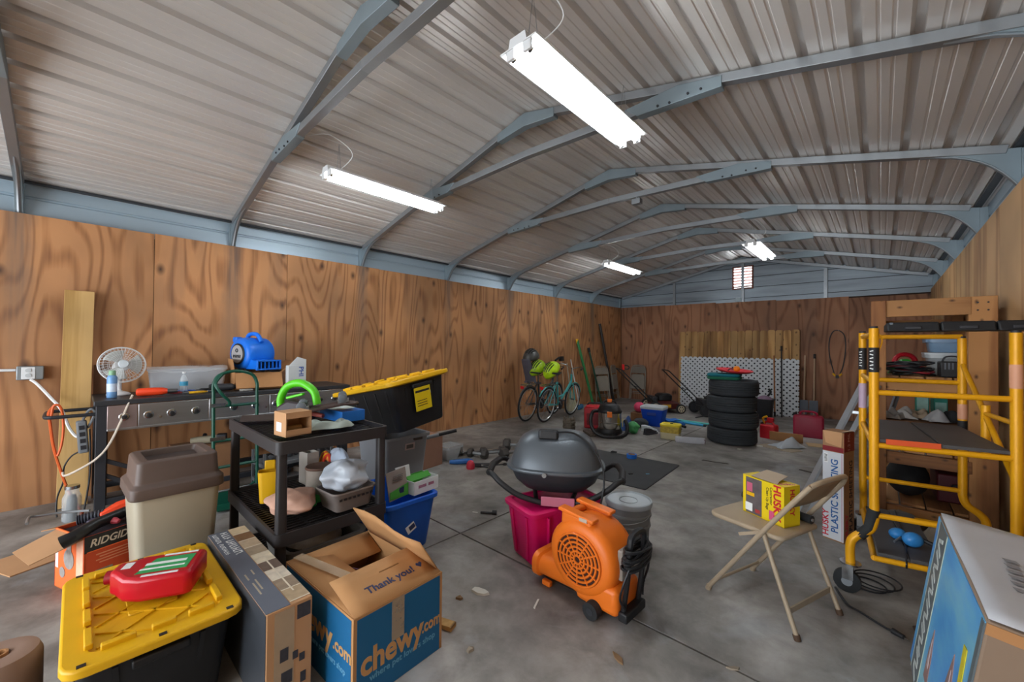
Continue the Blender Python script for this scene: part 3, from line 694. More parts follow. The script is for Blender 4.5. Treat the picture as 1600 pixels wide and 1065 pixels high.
mb = MB(); mb.tube([(-.06, -.06, .022), (-.06, .01, .022)], .018, 10); obj('plug', mb, M_CHROME, t2)
# white carton flap with blue letters
t = thing('white_carton', 'folded white carton with blue letters standing at bench end', 'box', (-4.66, 1.62, BT), R(12))
mb = MB(); mb.box((0, 0, .12), (.05, .20, .24)); obj('panel', mb, M('carton_white', 'cfd4d6', .7), t, bevel=.004)
mb = MB(); mb.prism([(-.09, .24), (.1, .24), (.1, .30), (0, .33)], -.002, .002, Q_YZ, (.02, 0, 0)); obj('flap', mb, M('carton_white'), t)
text('lettering', 'PHI', .075, M('print_blue', '2a4fa0', .6), t, (.0265, .04, .17), (R(90), R(90), R(90)), bold=.001)

# ---- green hand truck standing against the bench
t = thing('hand_truck', 'dark green tubular hand truck with looped handle leaning on bench', 'hand truck', (-4.22, .985, 0), rot=(0, R(-3.5), 0))
hw = .165
for s in (-1, 1):
    mb = MB(); mb.tube([(0, s*hw, .10), (0, s*hw, .98)], .014, 10); obj('upright', mb, M_GREEN, t)
    mb = MB(); mb.cyl((-.10, s*(hw+.03), .10), (-.10, s*(hw+.075), .10), .10, n=22); wl = obj('wheel', mb, M_RUBBER, t)
    mb = MB(); mb.cyl((-.10, s*(hw+.028), .10), (-.10, s*(hw+.078), .10), .045, n=18); obj('hub', mb, M_STEEL, wl)
mb = MB(); mb.tube(bez([(0, -hw, .98), (0, -hw, 1.05), (0, -hw*.75, 1.13), (0, 0, 1.165), (0, hw*.75, 1.13), (0, hw, 1.05), (0, hw, .98)], 6), .014, 10); obj('top_loop', mb, M_GREEN, t)
mb = MB(); mb.tube(bez([(.0, -hw*.6, 1.14), (.03, -hw*.95, 1.06), (.05, -hw*.75, .98), (.03, -hw*.35, .90), (.005, -.05, .865)], 6), .013, 10); obj('inner_handle', mb, M_GREEN, t)
for z, m in ((.86, M_GREEN), (.56, M_GREEN), (.33, M_GREEN)):
    mb = MB(); mb.tube([(0, -hw, z), (0, hw, z)], .013, 8); obj('crossbar', mb, m, t)
for z in (.87, .58):
    mb = MB(); mb.box((.012, -hw+.03, z), (.006, .11, .03)); obj('bracket', mb, M_CHROME, t)
mb = MB(); mb.box((.09, 0, .008), (.20, .34, .008)); mb.box((-.005, 0, .06), (.008, .34, .11)); obj('toe_plate', mb, M_GREEN, t)
mb = MB(); mb.tube([(-.10, -hw-.08, .10), (-.10, hw+.08, .10)], .01, 8); obj('axle', mb, M_STEEL, t)
for s in (-1, 1):
    mb = MB(); mb.tube([(-.10, s*hw*.8, .10), (0, s*hw, .16)], .01, 8); obj('axle_strut', mb, M_GREEN, t)

# ---- under the bench: scrap and parts
def angle_bar(name, a, b, lab, mat, w_=.035, group=None):
    mb = MB(); a, b = Vector(a), Vector(b); mb.bar(a, b, w_, .004); mb.bar(a+Vector((0, 0, .014)), b+Vector((0, 0, .014)), .004, w_*.8)
    return tag(obj(name, mb, mat), lab, 'metal bar', group)
t = thing('wire_rack', 'low grey wire rack of scrap parts under the bench', 'rack', (-4.40, 1.52, 0), R(4))
for z in (.10, .26):
    mb = MB(); mb.box((0, 0, z), (.30, .66, .035)); obj('shelf', mb, M('rack_grey', '7c8084', .45, .6), t, bevel=.004)
for x in (-.14, .14):
    for y in (-.32, .32):
        mb = MB(); mb.box((x, y, .19), (.02, .02, .38)); obj('leg', mb, M('rack_grey'), t)
random.seed(11)
for k in range(16):
    z = .1185 if k < 8 else .2785
    x, y = random.uniform(-.09, .09), -.28+(k % 8)*.08
    mb = MB(); kind = k % 3
    if kind == 0: mb.cyl((-.05, 0, .022), (.05, 0, .022), .022, n=10)
    elif kind == 1: mb.box((0, 0, .025), (.09, .05, .05))
    else: mb.lathe([(.03, 0), (.033, .03), (.02, .05), (.02, .07)], 10)
    tag(obj('machine_part', mb, [M('part_a', '55585c', .5, .6, .3), M('part_b', '6e6258', .6, .2, .3), M('part_c', '3f4246', .5, .3, .3)][k % 3], loc=(-4.40+x, 1.52+y, z), rot=(0, 0, R(random.uniform(-40, 40))), bevel=.003),
        ['short grey cylinder', 'brown metal block', 'dark funnel shaped part'][k % 3]+' on the '+('lower' if k < 8 else 'upper')+' rack shelf under the bench, '+['first', 'second', 'third', 'fourth', 'fifth', 'sixth', 'seventh', 'eighth'][k % 8]+' from the left', 'machine part', 'scrap parts on the wire rack')
t = thing('grinder_tool', 'grimy beige power tool lying on a crate under the bench', 'tool', (-4.74, .86, .452), R(70))
mb = MB(); mb.tube([(-.12, 0, .04), (-.05, 0, .04), (.05, 0, .04), (.10, 0, .05)], [.025, .035, .038, .03], 10); obj('body', mb, M('beige_tool', '8f8873', .6, 0, .25), t)
mb = MB(); mb.box((.12, 0, .05), (.08, .08, .07)); obj('head', mb, M_DARK, t, bevel=.01)
mb = MB(); mb.tube([(-.02, 0, .05), (-.02, .05, .08)], .018, 8); obj('knob', mb, M_BLACK, t)
t = open_carton('cardboard_box', 'brown box beneath the bench carrying a beige power tool', (-4.78, .84, 0), R(3), .36, .44, .45, M('card_dim', '7f5a3c', .9, 0, .15), [])
mb = MB(); mb.box((0, 0, .446), (.35, .43, .01)); obj('lid', mb, M('card_dim'), t)
mb = MB(); random.seed(5); mb.lattice_sheet(lambda u, v: Vector(((u-.5)*.26, (v-.5)*.30, .03+.03*math.sin(7*u+3*v)+.02*math.sin(11*v))), 8, 8)
tag(obj('green_tarp', mb, M('tarp_green', '1f8a4e', .45, 0, .2), loc=(-4.78, .40, .0), solid=.004, sub=1), 'crumpled green plastic tarp under the bench left end', 'tarp')
t = thing('glass_jar', 'dirty clear jar with black insert by the bench leg', 'jar', (-4.72, .0, 0))
mb = MB(); mb.lathe([(.05, 0), (.055, .01), (.055, .18), (.04, .22), (.04, .25)], 16); obj('jar', mb, M('clear_pet'), t)
mb = MB(); mb.lathe([(.03, .01), (.03, .16), (.02, .2)], 12); obj('insert', mb, M_BLACK, t)
mb = MB(); mb.cyl((0, 0, .25), (0, 0, .275), .043, n=16); obj('lid', mb, M_CHROME, t)

# ---- printed tool box with hoses on top
bx = Vector((-3.22, .05, 0)); ang = math.atan2(-.105, -.28)
t = thing('tool_carton', 'orange printed tool carton with hoses on top beside trash can', 'box', bx, math.atan2(.94, -.35)-R(90))
# local: +y along right face, -x along left face
W1, D1, H1 = .36, .32, .335
M_RBOX = M('tool_box_shade_orange', 'c2461c', .7, 0, .1, 6); M_RBOXL = M('tool_box_lit_orange', 'ee6d30', .7, 0, .08, 6)  # lit face painted brighter orange, other faces darker: shading put into the colour
for c, d, m in (((-.003, W1/2, H1/2), (.006, W1, H1), M_RBOX), ((-D1/2, .003, H1/2), (D1, .006, H1), M_RBOXL), ((-D1+.003, W1/2, H1/2), (.006, W1, H1), M_RBOX), ((-D1/2, W1-.003, H1/2), (D1, .006, H1), M_RBOX)):
    mb = MB(); mb.box(c, d); obj('side_panel', mb, m, t)
mb = MB(); mb.box((-D1/2, W1/2, .003), (D1, W1, .006)); obj('bottom', mb, M_CARD, t)
mb = MB(); mb.box((.0008, W1/2, H1-.045), (.0016, W1, .09)); obj('black_band', mb, M('box_black', '1d1a18', .6), t)
mb = MB(); mb.box((.001, W1/2, H1-.088), (.0016, W1*.94, .005)); obj('orange_line', mb, M_RBOXL, t)
text('lettering', 'RIDGID', .058, M('print_cream', 'c9b9a4', .6), t, (.0022, .104, H1-.045), FACE_PX, shear=.25, sx=.86, bold=.001)
for k in range(4):
    mb = MB(); mb.box((.0008, W1*.47, H1-.115-k*.016), (.001, .24-.03*(k % 2), .006)); obj('print_line', mb, M('print_orange', 'd98a62', .7), t)
mb = MB(); mb.box((.0008, .085, .10), (.001, .075, .07)); obj('picture', mb, M('print_sepia', '8a7a6a', .7, 0, .4, 40), t)
mb = MB(); mb.box((-D1*.92, -.0008, .21), (.03, .001, .19)); obj('white_strip', mb, M_TEXTW, t)
mb = MB(); mb.box((-D1*.14, -.0008, .17), (.07, .001, .30)); obj('print_strip', mb, M('print_peach', 'f0b79a', .7, 0, .2, 40), t)
mb = MB(); mb.lathe([(.001, .0), (.055, .0), (.055, .002)], 20, (-D1*.5, -.0005, .185), q_); mb.box((-D1*.5, -.0015, .245), (.05, .002, .06)); mb.lathe([(.001, 0), (.03, 0), (.03, .002)], 16, (-D1*.72, -.0005, .10), q_); obj('tool_picture', mb, M('print_steel', '9a9490', .6, .2, .4, 30), t)
mb = MB(); mb.prism([(-.15, 0), (.15, 0), (.13, .20), (-.12, .18)], -.002, .002, frame((1, 0, 0), (0, -.97, -.25), (0, -.25, .97)), (-D1/2, .0, H1-.01)); obj('flap', mb, M_CARDL, t)
mb = MB(); mb.prism([(-.15, 0), (.15, 0), (.16, .22), (-.16, .24)], -.002, .002, frame((0, 1, 0), (-.96, 0, -.26), (-.26, 0, .96)), (-D1, W1/2, H1-.01)); obj('flap', mb, M_CARD, t)
mb = MB(); mb.box((-D1/2, W1/2, H1-.10), (D1-.02, W1-.02, .16)); obj('packed_parts', mb, M('packed_dark', '2c2730', .8, 0, .6, 25, .5), t)
hz = H1
cord_ = MB(); cord_.tube([G(96, 848, .34), G(112, 840, .355), G(150, 818, .37), G(200, 797, .375)+Vector((0, 0, .0)), G(236, 790, .37)], [.036, .033, .031, .031, .031], 14)
o = tag(obj('vacuum_wand', cord_, M('hose_black', '18191c', .4)), 'smooth black vacuum wand lying across the orange tool carton', 'hose')
mb = MB(); c0 = G(112, 812, .37); c1 = G(150, 806, .38)
pts = bez([(-3.47, .02, .365), (-3.46, .12, .375), (-3.44, .24, .37)], 16); mb.tube(pts, [.030 if k % 2 else .024 for k in range(len(pts))], 12)
tag(obj('vacuum_hose', mb, M('hose_grey', '30323c', .5)), 'ribbed dark vacuum hose end lying in the tool carton', 'hose')
t = thing('dust_scoop', 'orange red plastic scoop on top of the tool carton', 'scoop', (-3.47, .27, .37), R(100))
mb = MB(); mb.loft([[Vector((x, -wd, 0)), Vector((x, wd, 0)), Vector((x, wd*.6, h)), Vector((x, -wd*.6, h))] for x, wd, h in ((-.16, .02, .02), (-.08, .05, .055), (.10, .07, .075), (.14, .07, .075))]); obj('shell', mb, M_ORED, t, bevel=.006)
mb = MB(); mb.box((.145, 0, .035), (.01, .11, .05)); obj('mouth', mb, M_BLACK, t)
for k, (x, y, m) in enumerate(((-3.36, .16, 'c24a58'), (-3.38, .10, '4a4658'), (-3.40, .20, '3a3d4a'))):
    mb = MB(); mb.tube([(-.03, 0, .02), (.03, .01, .025), (.05, .03, .02)], [.018, .02, .012], 8); mb.box((-.03, .02, .02), (.03, .05, .03))
    tag(obj('vacuum_fitting', mb, M('fit_'+m, m, .45), loc=(x, y, .335), rot=(0, 0, k*1.1), bevel=.003), ['red', 'dusky purple', 'dark blue'][k]+' plastic vacuum fitting in the tool carton', 'fitting', 'fittings in the tool carton')
mb = MB(); mb.tube(bez([PX(42, 818, -3.75), PX(46, 808, -3.9), PX(60, 806, -3.95), PX(100, 800, -3.95), PX(140, 797, -3.9)], 5), .008, 8)
for i in range(len(mb.v)): mb.v[i] = (mb.v[i][0], mb.v[i][1], mb.v[i][2])
tag(obj('steel_rod', mb, M_STEEL), 'bent steel rod with hooked end behind the tool carton', 'rod')
t2 = MB(); t2.box((0, 0, .004), (.34, .30, .007)); tag(obj('cardboard_sheet', t2, M_CARDL, loc=(-4.05, -.18, 0), rot=(0, 0, R(25))), 'flat tan cardboard sheet on floor left of the tool carton', 'cardboard')

# ---- trash can with swing hood
t = thing('trash_can', 'beige square trash can with brown hooded lid', 'trash can', (-3.06, .40, 0), R(2))
M_BEI = M('beige_plastic', 'a39a86', .5, 0, .08, 4); M_BRN = M('brown_plastic', '5d4f49', .5, 0, .12, 5)
mb = MB(); rg = [rr(.30, .31, .04, .0), rr(.31, .32, .04, .012), rr(.375, .385, .04, .59), rr(.37, .38, .04, .60)]; mb.loft(rg); obj('body', mb, M_BEI, t, bevel=.003)
mb = MB(); mb.loft([rr(.40, .41, .04, .575), rr(.41, .42, .04, .585), rr(.405, .415, .04, .635), rr(.36, .37, .03, .655), rr(.345, .355, .03, .765), rr(.32, .33, .025, .775), rr(.28, .26, .02, .773), rr(.26, .23, .02, .715)], caps=True); hd = obj('hood', mb, M_BRN, t, bevel=.004)
mb = MB(); mb.box((0, 0, .728), (.255, .235, .006), (0, R(4), 0)); obj('swing_door', mb, M('brown_dark', '443b38', .5), hd)
# ================================================================== FOREGROUND AND MIDDLE
def ring_in(r0, z): return [Vector((p.x, p.y, z)) for p in r0]
def tub(w0, d0, w1, d1, h, r=.04, rim=.02, th=.006, depth=True):
    """open tub with a rolled rim"""
    a = [rr(w0-.01, d0-.01, r, 0), rr(w0, d0, r, .008), rr(w1, d1, r, h-.03), rr(w1+2*rim, d1+2*rim, r+.01, h-.028), rr(w1+2*rim, d1+2*rim, r+.01, h), rr(w1, d1, r, h), rr(w1-2*th, d1-2*th, r, h-.004), rr(w0-2*th, d0-2*th, r, th)]
    return MB().loft(a)
def hd_tote(lab, loc, rot, h=.37, L=.77, W=.50, label_sticker=False):
    """black tote with yellow snap lid; long axis local x"""
    t = thing('storage_tote', lab, 'tote', loc, rot=rot)
    mb = MB(); mb.loft([rr(L-.20, W-.14, .04, 0), rr(L-.19, W-.13, .04, .01), rr(L-.09, W-.07, .045, h-.05), rr(L-.085, W-.065, .045, h-.02)]); body = obj('body', mb, M('tote_black', '1a1b1e', .45, 0, .15), t, bevel=.004)
    for s in (-1, 1):
        for k in range(5):
            x = -.26+k*.13; mb = MB(); mb.bar((x*.92, s*(W/2-.068), .03), (x, s*(W/2-.036), h-.06), .02, .012); obj('side_rib', mb, M('tote_black'), body, bevel=.003)
        for dy in (-.12, .12):
            mb = MB(); mb.bar((s*(L/2-.092), dy*.9, .10), (s*(L/2-.046), dy, h-.06), .012, .016); obj('end_rib', mb, M('tote_black'), body)
        mb = MB(); mb.box((s*(L/2-.035), 0, h-.07), (.03, .16, .03)); obj('handle_lip', mb, M('tote_black'), body, bevel=.006)
    mb = MB(); mb.loft([rr(L-.03, W-.03, .05, h-.038), rr(L, W, .06, h-.030), rr(L, W, .06, h-.006), rr(L-.012, W-.012, .055, h), rr(L-.15, W-.13, .035, h), rr(L-.16, W-.14, .03, h-.012)]); lid = obj('lid', mb, M('lid_yellow', 'dba90c', .45, 0, .07, 5), t, bevel=.003)
    iw, idp = L-.155, W-.135
    segs = []
    for s in (-1, 1):
        segs += [((x, s*idp/2, h+.007), (ln, .022, .022)) for x, ln in ((-.24, .10), (-.10, .12), (.06, .10), (.22, .12))]
        segs += [((s*iw/2, y, h+.007), (.022, ln, .022)) for y, ln in ((-.11, .09), (.01, .07), (.12, .08))]
    for c, d in segs:
        mb = MB(); mb.box(c, d); obj('lid_ridge', mb, M('lid_yellow'), lid, bevel=.004)
    zl = h-.0115
    for k in range(-3, 4):
        for s in (-1, 1):
            # diagonal ribs clipped to the panel
            a = math.tan(R(52))*s; pts = []
            x0 = k*.15
            ya, yb = -idp/2+.02, idp/2-.02
            xa, xb = x0+ya/a, x0+yb/a; lim = iw/2-.02
            def clip(xp, yp):
                if abs(xp) <= lim: return xp, yp
                xn = math.copysign(lim, xp); return xn, (xn-x0)*a
            p, q = clip(xa, ya), clip(xb, yb)
            if abs(p[1]) > idp/2 or abs(q[1]) > idp/2: continue
            if (Vector(p)-Vector(q)).length < .06: continue
            mb = MB(); mb.bar((p[0], p[1], zl+.003), (q[0], q[1], zl+.003), .007, .006); obj('lid_rib', mb, M('lid_yellow'), lid)
    mb = MB(); mb.loft([rr(.26, .15, .01, zl+.001), rr(.255, .145, .01, zl+.005)]); obj('lid_panel', mb, M('lid_yellow'), lid)
    for x, y in ((-L/2+.022, -W/2+.05), (-L/2+.022, 0), (-L/2+.022, W/2-.05), (L/2-.022, -W/2+.05), (L/2-.022, 0), (L/2-.022, W/2-.05)):
        mb = MB(); mb.box((x, y, h+.0005), (.018, .022, .002)); obj('latch_hole', mb, M_BLACK, lid)
    return t
t = hd_tote('big black tote with yellow snap lid at lower left foreground', (-2.255, .228, 0), (0, 0, 0))
# red jug lying on the lid
t = thing('oil_jug', 'red plastic oil jug lying on the yellow tote lid', 'jug', (-2.24, .245, .383), R(64))
out = [(-.155, .035), (-.155, .075), (-.10, .085), (-.07, .105), (.14, .105), (.15, .09), (.15, -.09), (.14, -.105), (-.02, -.105), (-.08, -.08), (-.13, -.02), (-.155, 0)]
mb = MB(); mb.prism(out, 0, .095); obj('body', mb, M('jug_red', 'b3081e', .28, 0, .06), t, bevel=.016, seg=3)
mb = MB(); mb.cyl((-.15, .055, .048), (-.185, .055, .048), .026, n=16); obj('cap', mb, M('jug_cap', '8f0a1c', .35), t)
mb = MB(); mb.prism([(-.05, -.06), (.12, -.06), (.12, .06), (-.02, .06)], .0952, .0966); lb = obj('front_label', mb, M('jug_green', '2f9a58', .5), t)
for (x, y, w_, d_) in ((.03, .012, .14, .02), (.03, -.03, .15, .012)):
    mb = MB(); mb.box((x, y, .0970), (w_, d_, .0008)); obj('label_stripe', mb, M_TEXTW, lb)
for (x, y, w_, d_) in ((.06, .083, .12, .014), (.04, -.083, .12, .014), (-.105, .03, .03, .05)):
    mb = MB(); mb.box((x, y, .0957), (w_, d_, .0012)); obj('white_strip', mb, M_TEXTW, t)
# upright paper roll at the frame edge
t = thing('paper_roll', 'rolled brown paper standing at the lower left corner', 'roll', (G(-4, 1035, .30).x, G(-4, 1035, .30).y, 0))
mb = MB(); mb.lathe([(.10, 0), (.105, .01), (.105, .30), (.095, .325), (.06, .333), (.03, .325), (.025, .30)], 28); obj('outer_roll', mb, M('roll_brown', '8f7566', .75, 0, .1), t)
mb = MB(); mb.lathe([(.024, .2), (.024, .332), (.018, .332), (.018, .2)], 16, caps=False); obj('core', mb, M_CARD, t)

# ---- long flat carton standing on edge
t = thing('shelving_carton', 'long grey printed furniture carton standing on edge beside yellow tote', 'box', (-2.145, .574, 0), R(.6))
LX, LY, LH = .92, .165, .40
mb = MB(); mb.box((0, 0, LH/2), (LX, LY, LH)); obj('carton', mb, M_CARDL, t, bevel=.004)
mb = MB(); mb.box((0, -LY/4+.0, LH+.0008), (LX-.006, LY*.52, .0016)); obj('grey_print', mb, M('carton_slate', '5e6470', .5, 0, .06), t)
mb = MB(); mb.box((0, -LY/2-.0008, LH/2), (LX-.006, .0016, LH-.01)); obj('grey_side', mb, M('carton_dark', '3b3f45', .4, 0, .3, 7), t)
cols = ['c9b592', '7a5a3c', 'b8a488', '968670', 'd2c6ae', '6a5a50', 'cfc4b2', '8c7a66', 'a89274']
for k in range(9):
    x = -.41+k*.10
    mb = MB(); mb.box((x, LY*.26, LH+.0008), (.094, LY*.46, .0016)); pc = obj('room_picture', mb, M('pic_%d' % k, cols[k], .5, 0, .35, 30), t)
    mb = MB(); mb.box((x+.049, LY*.26, LH+.0018), (.006, LY*.46, .0006)); obj('picture_line', mb, M('pic_cream', 'd8cdb8', .5), pc)
mb = MB(); mb.box((.19, LY*.26, LH+.0018), (.36, .006, .0006)); obj('picture_line', mb, M('pic_cream'), t)
random.seed(77)
for (y_, x0_, n_, hh, pit) in ((-.022, -.43, 4, .030, .026), (-.022, -.31, 9, .032, .022), (-.062, -.43, 7, .018, .018), (-.062, -.29, 9, .018, .016)):
    for k in range(n_):
        mb = MB(); mb.box((x0_+k*pit, y_, LH+.0019), (pit*.28, hh, .0007), (0, 0, R(random.choice((-18, 0, 0, 16))))); mb.box((x0_+k*pit+pit*.25, y_+hh*random.choice((-.42, 0, .42)), LH+.0019), (pit*.5, hh*.2, .0007)); obj('letter_mark', mb, M_TEXTW, t)
for (x, y, l_) in ((.10, -.03, .05), (.13, -.06, .06), (.22, -.04, .10), (.25, -.055, .11)):
    mb = MB(); mb.box((x, y, LH+.0018), (l_, .006, .0006)); obj('print_line', mb, M('print_tan', 'a59a86', .6), t)
for k, (y, z, a, b) in enumerate(((.05, .36, .05, .055), (-.02, .22, .03, .05), (.02, .2, .02, .03), (.045, .18, .02, .03), (-.01, .13, .04, .05), (.05, .1, .02, .04))):
    mb = MB(); mb.box((LX/2+.001, y, z), (.0015, a, b)); obj('printed_mark', mb, M('mark_dark', '3a3a40', .5, 0, .4, 60), t)
mb = MB(); mb.box((LX/2+.0012, -.02, .2), (.001, .07, .38)); obj('tape', mb, M('tape_clear', 'c9b598', .12, 0, .1, 20, alpha=.45), t)

# ---- blue pet-supply carton with open flaps
t = thing('blue_carton', 'open blue shipping carton with thank you flap in the foreground', 'box', (-1.825, .945, 0), R(2.7))
CX, CY, CH = .64, .44, .35
M_CHW = M('carton_blue', '0c5f90', .55, 0, .08, 4); M_CHT = M('carton_tan', 'b28456', .8, 0, .08, 6)
walls = [((CX/2-.004, 0, CH/2), (.008, CY, CH)), ((-CX/2+.004, 0, CH/2), (.008, CY, CH)), ((0, CY/2-.004, CH/2), (CX-.016, .008, CH)), ((0, -CY/2+.004, CH/2), (CX-.016, .008, CH))]
for c, d in walls:
    mb = MB(); mb.box(c, d); obj('side_panel', mb, M_CHT, t)
mb = MB(); mb.box((0, 0, .004), (CX, CY, .008)); obj('bottom', mb, M_CHT, t)
mb = MB(); mb.box((CX/2+.0006, 0, CH/2-.004), (.0012, CY-.03, CH-.012)); obj('blue_print', mb, M_CHW, t)
mb = MB(); mb.box((0, -CY/2-.0006, CH/2-.004), (CX-.03, .0012, CH-.012)); obj('blue_print', mb, M_CHW, t)
M_CHL = M('print_cardtan', 'c2945f', .6, 0, 0); M_CHB = M('print_paleblue', '5f9cc0', .6, 0, 0)
text('lettering', 'chewy', .135, M_CHL, t, (CX/2+.0016, -.04, .150), (R(90), 0, R(90)), bold=.004, sx=.86)
text('lettering', '.com', .075, M_CHL, t, (CX/2+.0016, .158, .148), (R(90), 0, R(90)), bold=.002, sx=.72)
text('lettering', 'where pet lovers shop', .036, M_CHB, t, (CX/2+.0016, .015, .085), (R(90), 0, R(90)), bold=.0006)
text('lettering', 'chewy', .135, M_CHL, t, (-.02, -CY/2-.0016, .20), FRONT, bold=.004, sx=1.)
text('lettering', '.com', .075, M_CHL, t, (.235, -CY/2-.0016, .195), FRONT, bold=.002)
text('lettering', 'where pet lovers shop', .036, M_CHB, t, (.10, -CY/2-.0016, .12), FRONT, bold=.0006)
# flaps: hinge empties are plain transforms of the panels
def flap(side, ang, ln, w_, mat, name='flap', kink=0.):
    s = 1 if side[0] == '+' else -1; mb = MB(); hn = 5
    if side[1] == 'x':
        mb.lattice_sheet(lambda u, v: Vector((kink*math.sin(v*5)*u, (v-.5)*w_, ln*u)), 3, 6); return obj(name, mb, mat, t, loc=(s*(CX/2-.004), 0, CH), rot=(0, s*R(ang), 0), solid=.006)
    mb.lattice_sheet(lambda u, v: Vector(((v-.5)*w_, kink*math.sin(v*6)*u, ln*u)), 3, 6); return obj(name, mb, mat, t, loc=(0, s*(CY/2-.004), CH), rot=(-s*R(ang), 0, 0), solid=.006)
f1 = flap('+x', -74, .215, CY-.012, M_CHT)
tx = text('lettering', 'Thank you!', .052, M('print_navy', '27345e', .6, 0, 0), f1, (-.0045, -.02, .075), (R(90), 0, R(-90)), bold=.0008)
tx.rotation_euler = (R(90), 0, R(90)); tx.location = (.0045, .0, .085)
mb = MB(); mb.prism([(0, -.016), (.016, .004), (.012, .014), (.004, .014), (0, .008), (-.004, .014), (-.012, .014), (-.016, .004)], 0, .0008, frame((0, 1, 0), (0, 0, 1), (1, 0, 0)), (.0038, .155, .09)); obj('heart', mb, M('print_navy'), f1)
mb = MB(); mb.box((.0042, .03, .15), (.0012, .10, .006)); obj('hand_slot', mb, M('slot_brown', '8a6238', .8), f1)
flap('+y', -32, .20, CX-.05, M_CHT, kink=.012)
flap('-y', -97, .20, CX-.03, M_CHT)
flap('-x', -112, .16, CY-.03, M_CHT)
mb = MB(); mb.box((0, 0, 0), (.40, .05, .001), (0, R(2), R(14))); obj('tape', mb, M('tape_clear'), t, loc=(-.12, -.12, CH+.005))
mb = MB(); mb.box((CX/2+.002, -.02, CH-.09), (.001, .06, .17)); obj('tape', mb, M('tape_clear'), t)
mb = MB(); mb.box((-.05, .02, .10), (.5, .36, .16)); obj('packed_carton', mb, M_CARD, t, bevel=.004)
for k in range(4):
    mb = MB(); mb.box((-.13+.02*k, -.06+.026*k, CH-.045+.0*k), (.10-.01*k, .010, .001), (R(-14), 0, R(20))); obj('printed_line', mb, M('print_mauve', '6a5070', .7), t)
# scrap of lumber behind it
mb = MB(); mb.box((0, 0, .012), (.20, .05, .022)); tag(obj('wood_scrap', mb, M_PINE, loc=(-1.66, 1.26, 0), rot=(0, 0, R(20)), bevel=.002), 'short pale wood offcut on floor behind the blue carton', 'wood scrap')

def puff_bag(name, lab, loc, rad, mat, seed=1, sq=(1, 1, .8), cat='bag', n=22, m=14, amp=.12):
    random.seed(seed); ph = [random.uniform(0, 6.28) for _ in range(10)]
    mb = MB(); rings = []
    for i in range(m+1):
        a = math.pi*i/m; r_ = math.sin(a); z = -math.cos(a); ring = []
        for k in range(n):
            b = 2*math.pi*k/n
            w_ = 1+amp*(math.sin(3*b+ph[0]+2*z)+.8*math.sin(5*b+ph[1]-3*z)+.7*math.sin(7*z+ph[2]+b)+.6*math.sin(9*b+6*z+ph[3]))
            ring.append(Vector((rad*sq[0]*r_*w_*math.cos(b), rad*sq[1]*r_*w_*math.sin(b), max(0, rad*sq[2]*(1+z*(1+amp*math.sin(4*b+ph[4])*r_))))))
        rings.append(ring)
    mb.loft(rings); return tag(obj(name, mb, mat, loc=loc, ang=75, sub=1), lab, cat)
# ---- black plastic shelf unit
SX0, SX1, SY0, SY1 = -3.22, -2.26, .70, 1.33
t = thing('plastic_shelf', 'black plastic three tier utility shelf loaded with clutter', 'shelf', ((SX0+SX1)/2, (SY0+SY1)/2, 0))
SW, SD = SX1-SX0, SY1-SY0
M_SHF = M('shelf_black', '2d2b2d', .5, 0, .12, 7)
TIERS = (.09, .432, .905)
for z in TIERS:
    mb = MB()
    o_ = [rr(SW, SD, .03, z-.065), rr(SW, SD, .03, z), rr(SW-.03, SD-.03, .03, z), rr(SW-.05, SD-.05, .03, z-.022), rr(SW-.05, SD-.05, .03, z-.065)]
    mb.loft(o_, closed=True); sh = obj('shelf_tray', mb, M_SHF, t)
    mb = MB()
    for k in range(26): mb.box((-SW/2+.04+k*(SW-.08)/25, 0, z-.027), (.011, SD-.05, .014))
    for k in range(5): mb.box((0, -SD/2+.08+k*(SD-.16)/4, z-.030), (SW-.05, .018, .012))
    g = obj('grid', mb, M('shelf_grid', '1c1b1d', .5), sh); g['kind'] = 'stuff'
for sx in (-1, 1):
    for sy in (-1, 1):
        for (z0, z1) in ((0, TIERS[0]-.065), (TIERS[0], TIERS[1]-.065), (TIERS[1], TIERS[2]-.065)):
            mb = MB(); mb.loft([rr(.05, .05, .012, z0, cx=sx*(SW/2-.035), cy=sy*(SD/2-.035)), rr(.046, .046, .012, z1, cx=sx*(SW/2-.035), cy=sy*(SD/2-.035))]); obj('leg', mb, M_SHF, t)
ZT, ZM, ZL = .906, .434, .092
# top tier
p = G(441, 684, ZT)
t = thing('small_carton', 'small tan carton with open side on the shelf top', 'box', (p.x-.065, p.y+.075, ZT), R(8))
for c, d in (((0, -.068, .065), (.13, .005, .13)), ((-.0625, 0, .065), (.005, .135, .13)), ((0, .068, .065), (.13, .005, .13)), ((0, 0, .0025), (.13, .14, .005)), ((0, 0, .128), (.13, .14, .005)), ((.0625, 0, .018), (.005, .135, .036)), ((.0625, 0, .112), (.005, .135, .03))):
    mb = MB(); mb.box(c, d); obj('panel', mb, M_CARDL, t)
mb = MB(); mb.box((-.01, -.0712, .05), (.055, .001, .05)); obj('paper_label', mb, M_TEXTW, t)
mb = MB(); mb.cyl((0, -.04, .03), (0, .04, .03), .022, n=12); obj('roll_inside', mb, M('tape_tan', '9a7440', .6), t)
t = thing('skateboard', 'skateboard lying upside down with grey wheels on shelf top', 'skateboard', (-2.66, 1.10, ZT+.078), rot=(R(0), R(-10), R(66)))
mb = MB(); mb.lattice_sheet(lambda u, v: Vector(((u-.5)*.42, (v-.5)*.17*(1-max(0, abs(u-.5)-.38)*4), .02-.10*max(0, abs(u-.5)-.30)**1*1.)), 14, 4); obj('deck', mb, M('deck_brown', '3b2a26', .6, 0, .2), t, solid=.011)
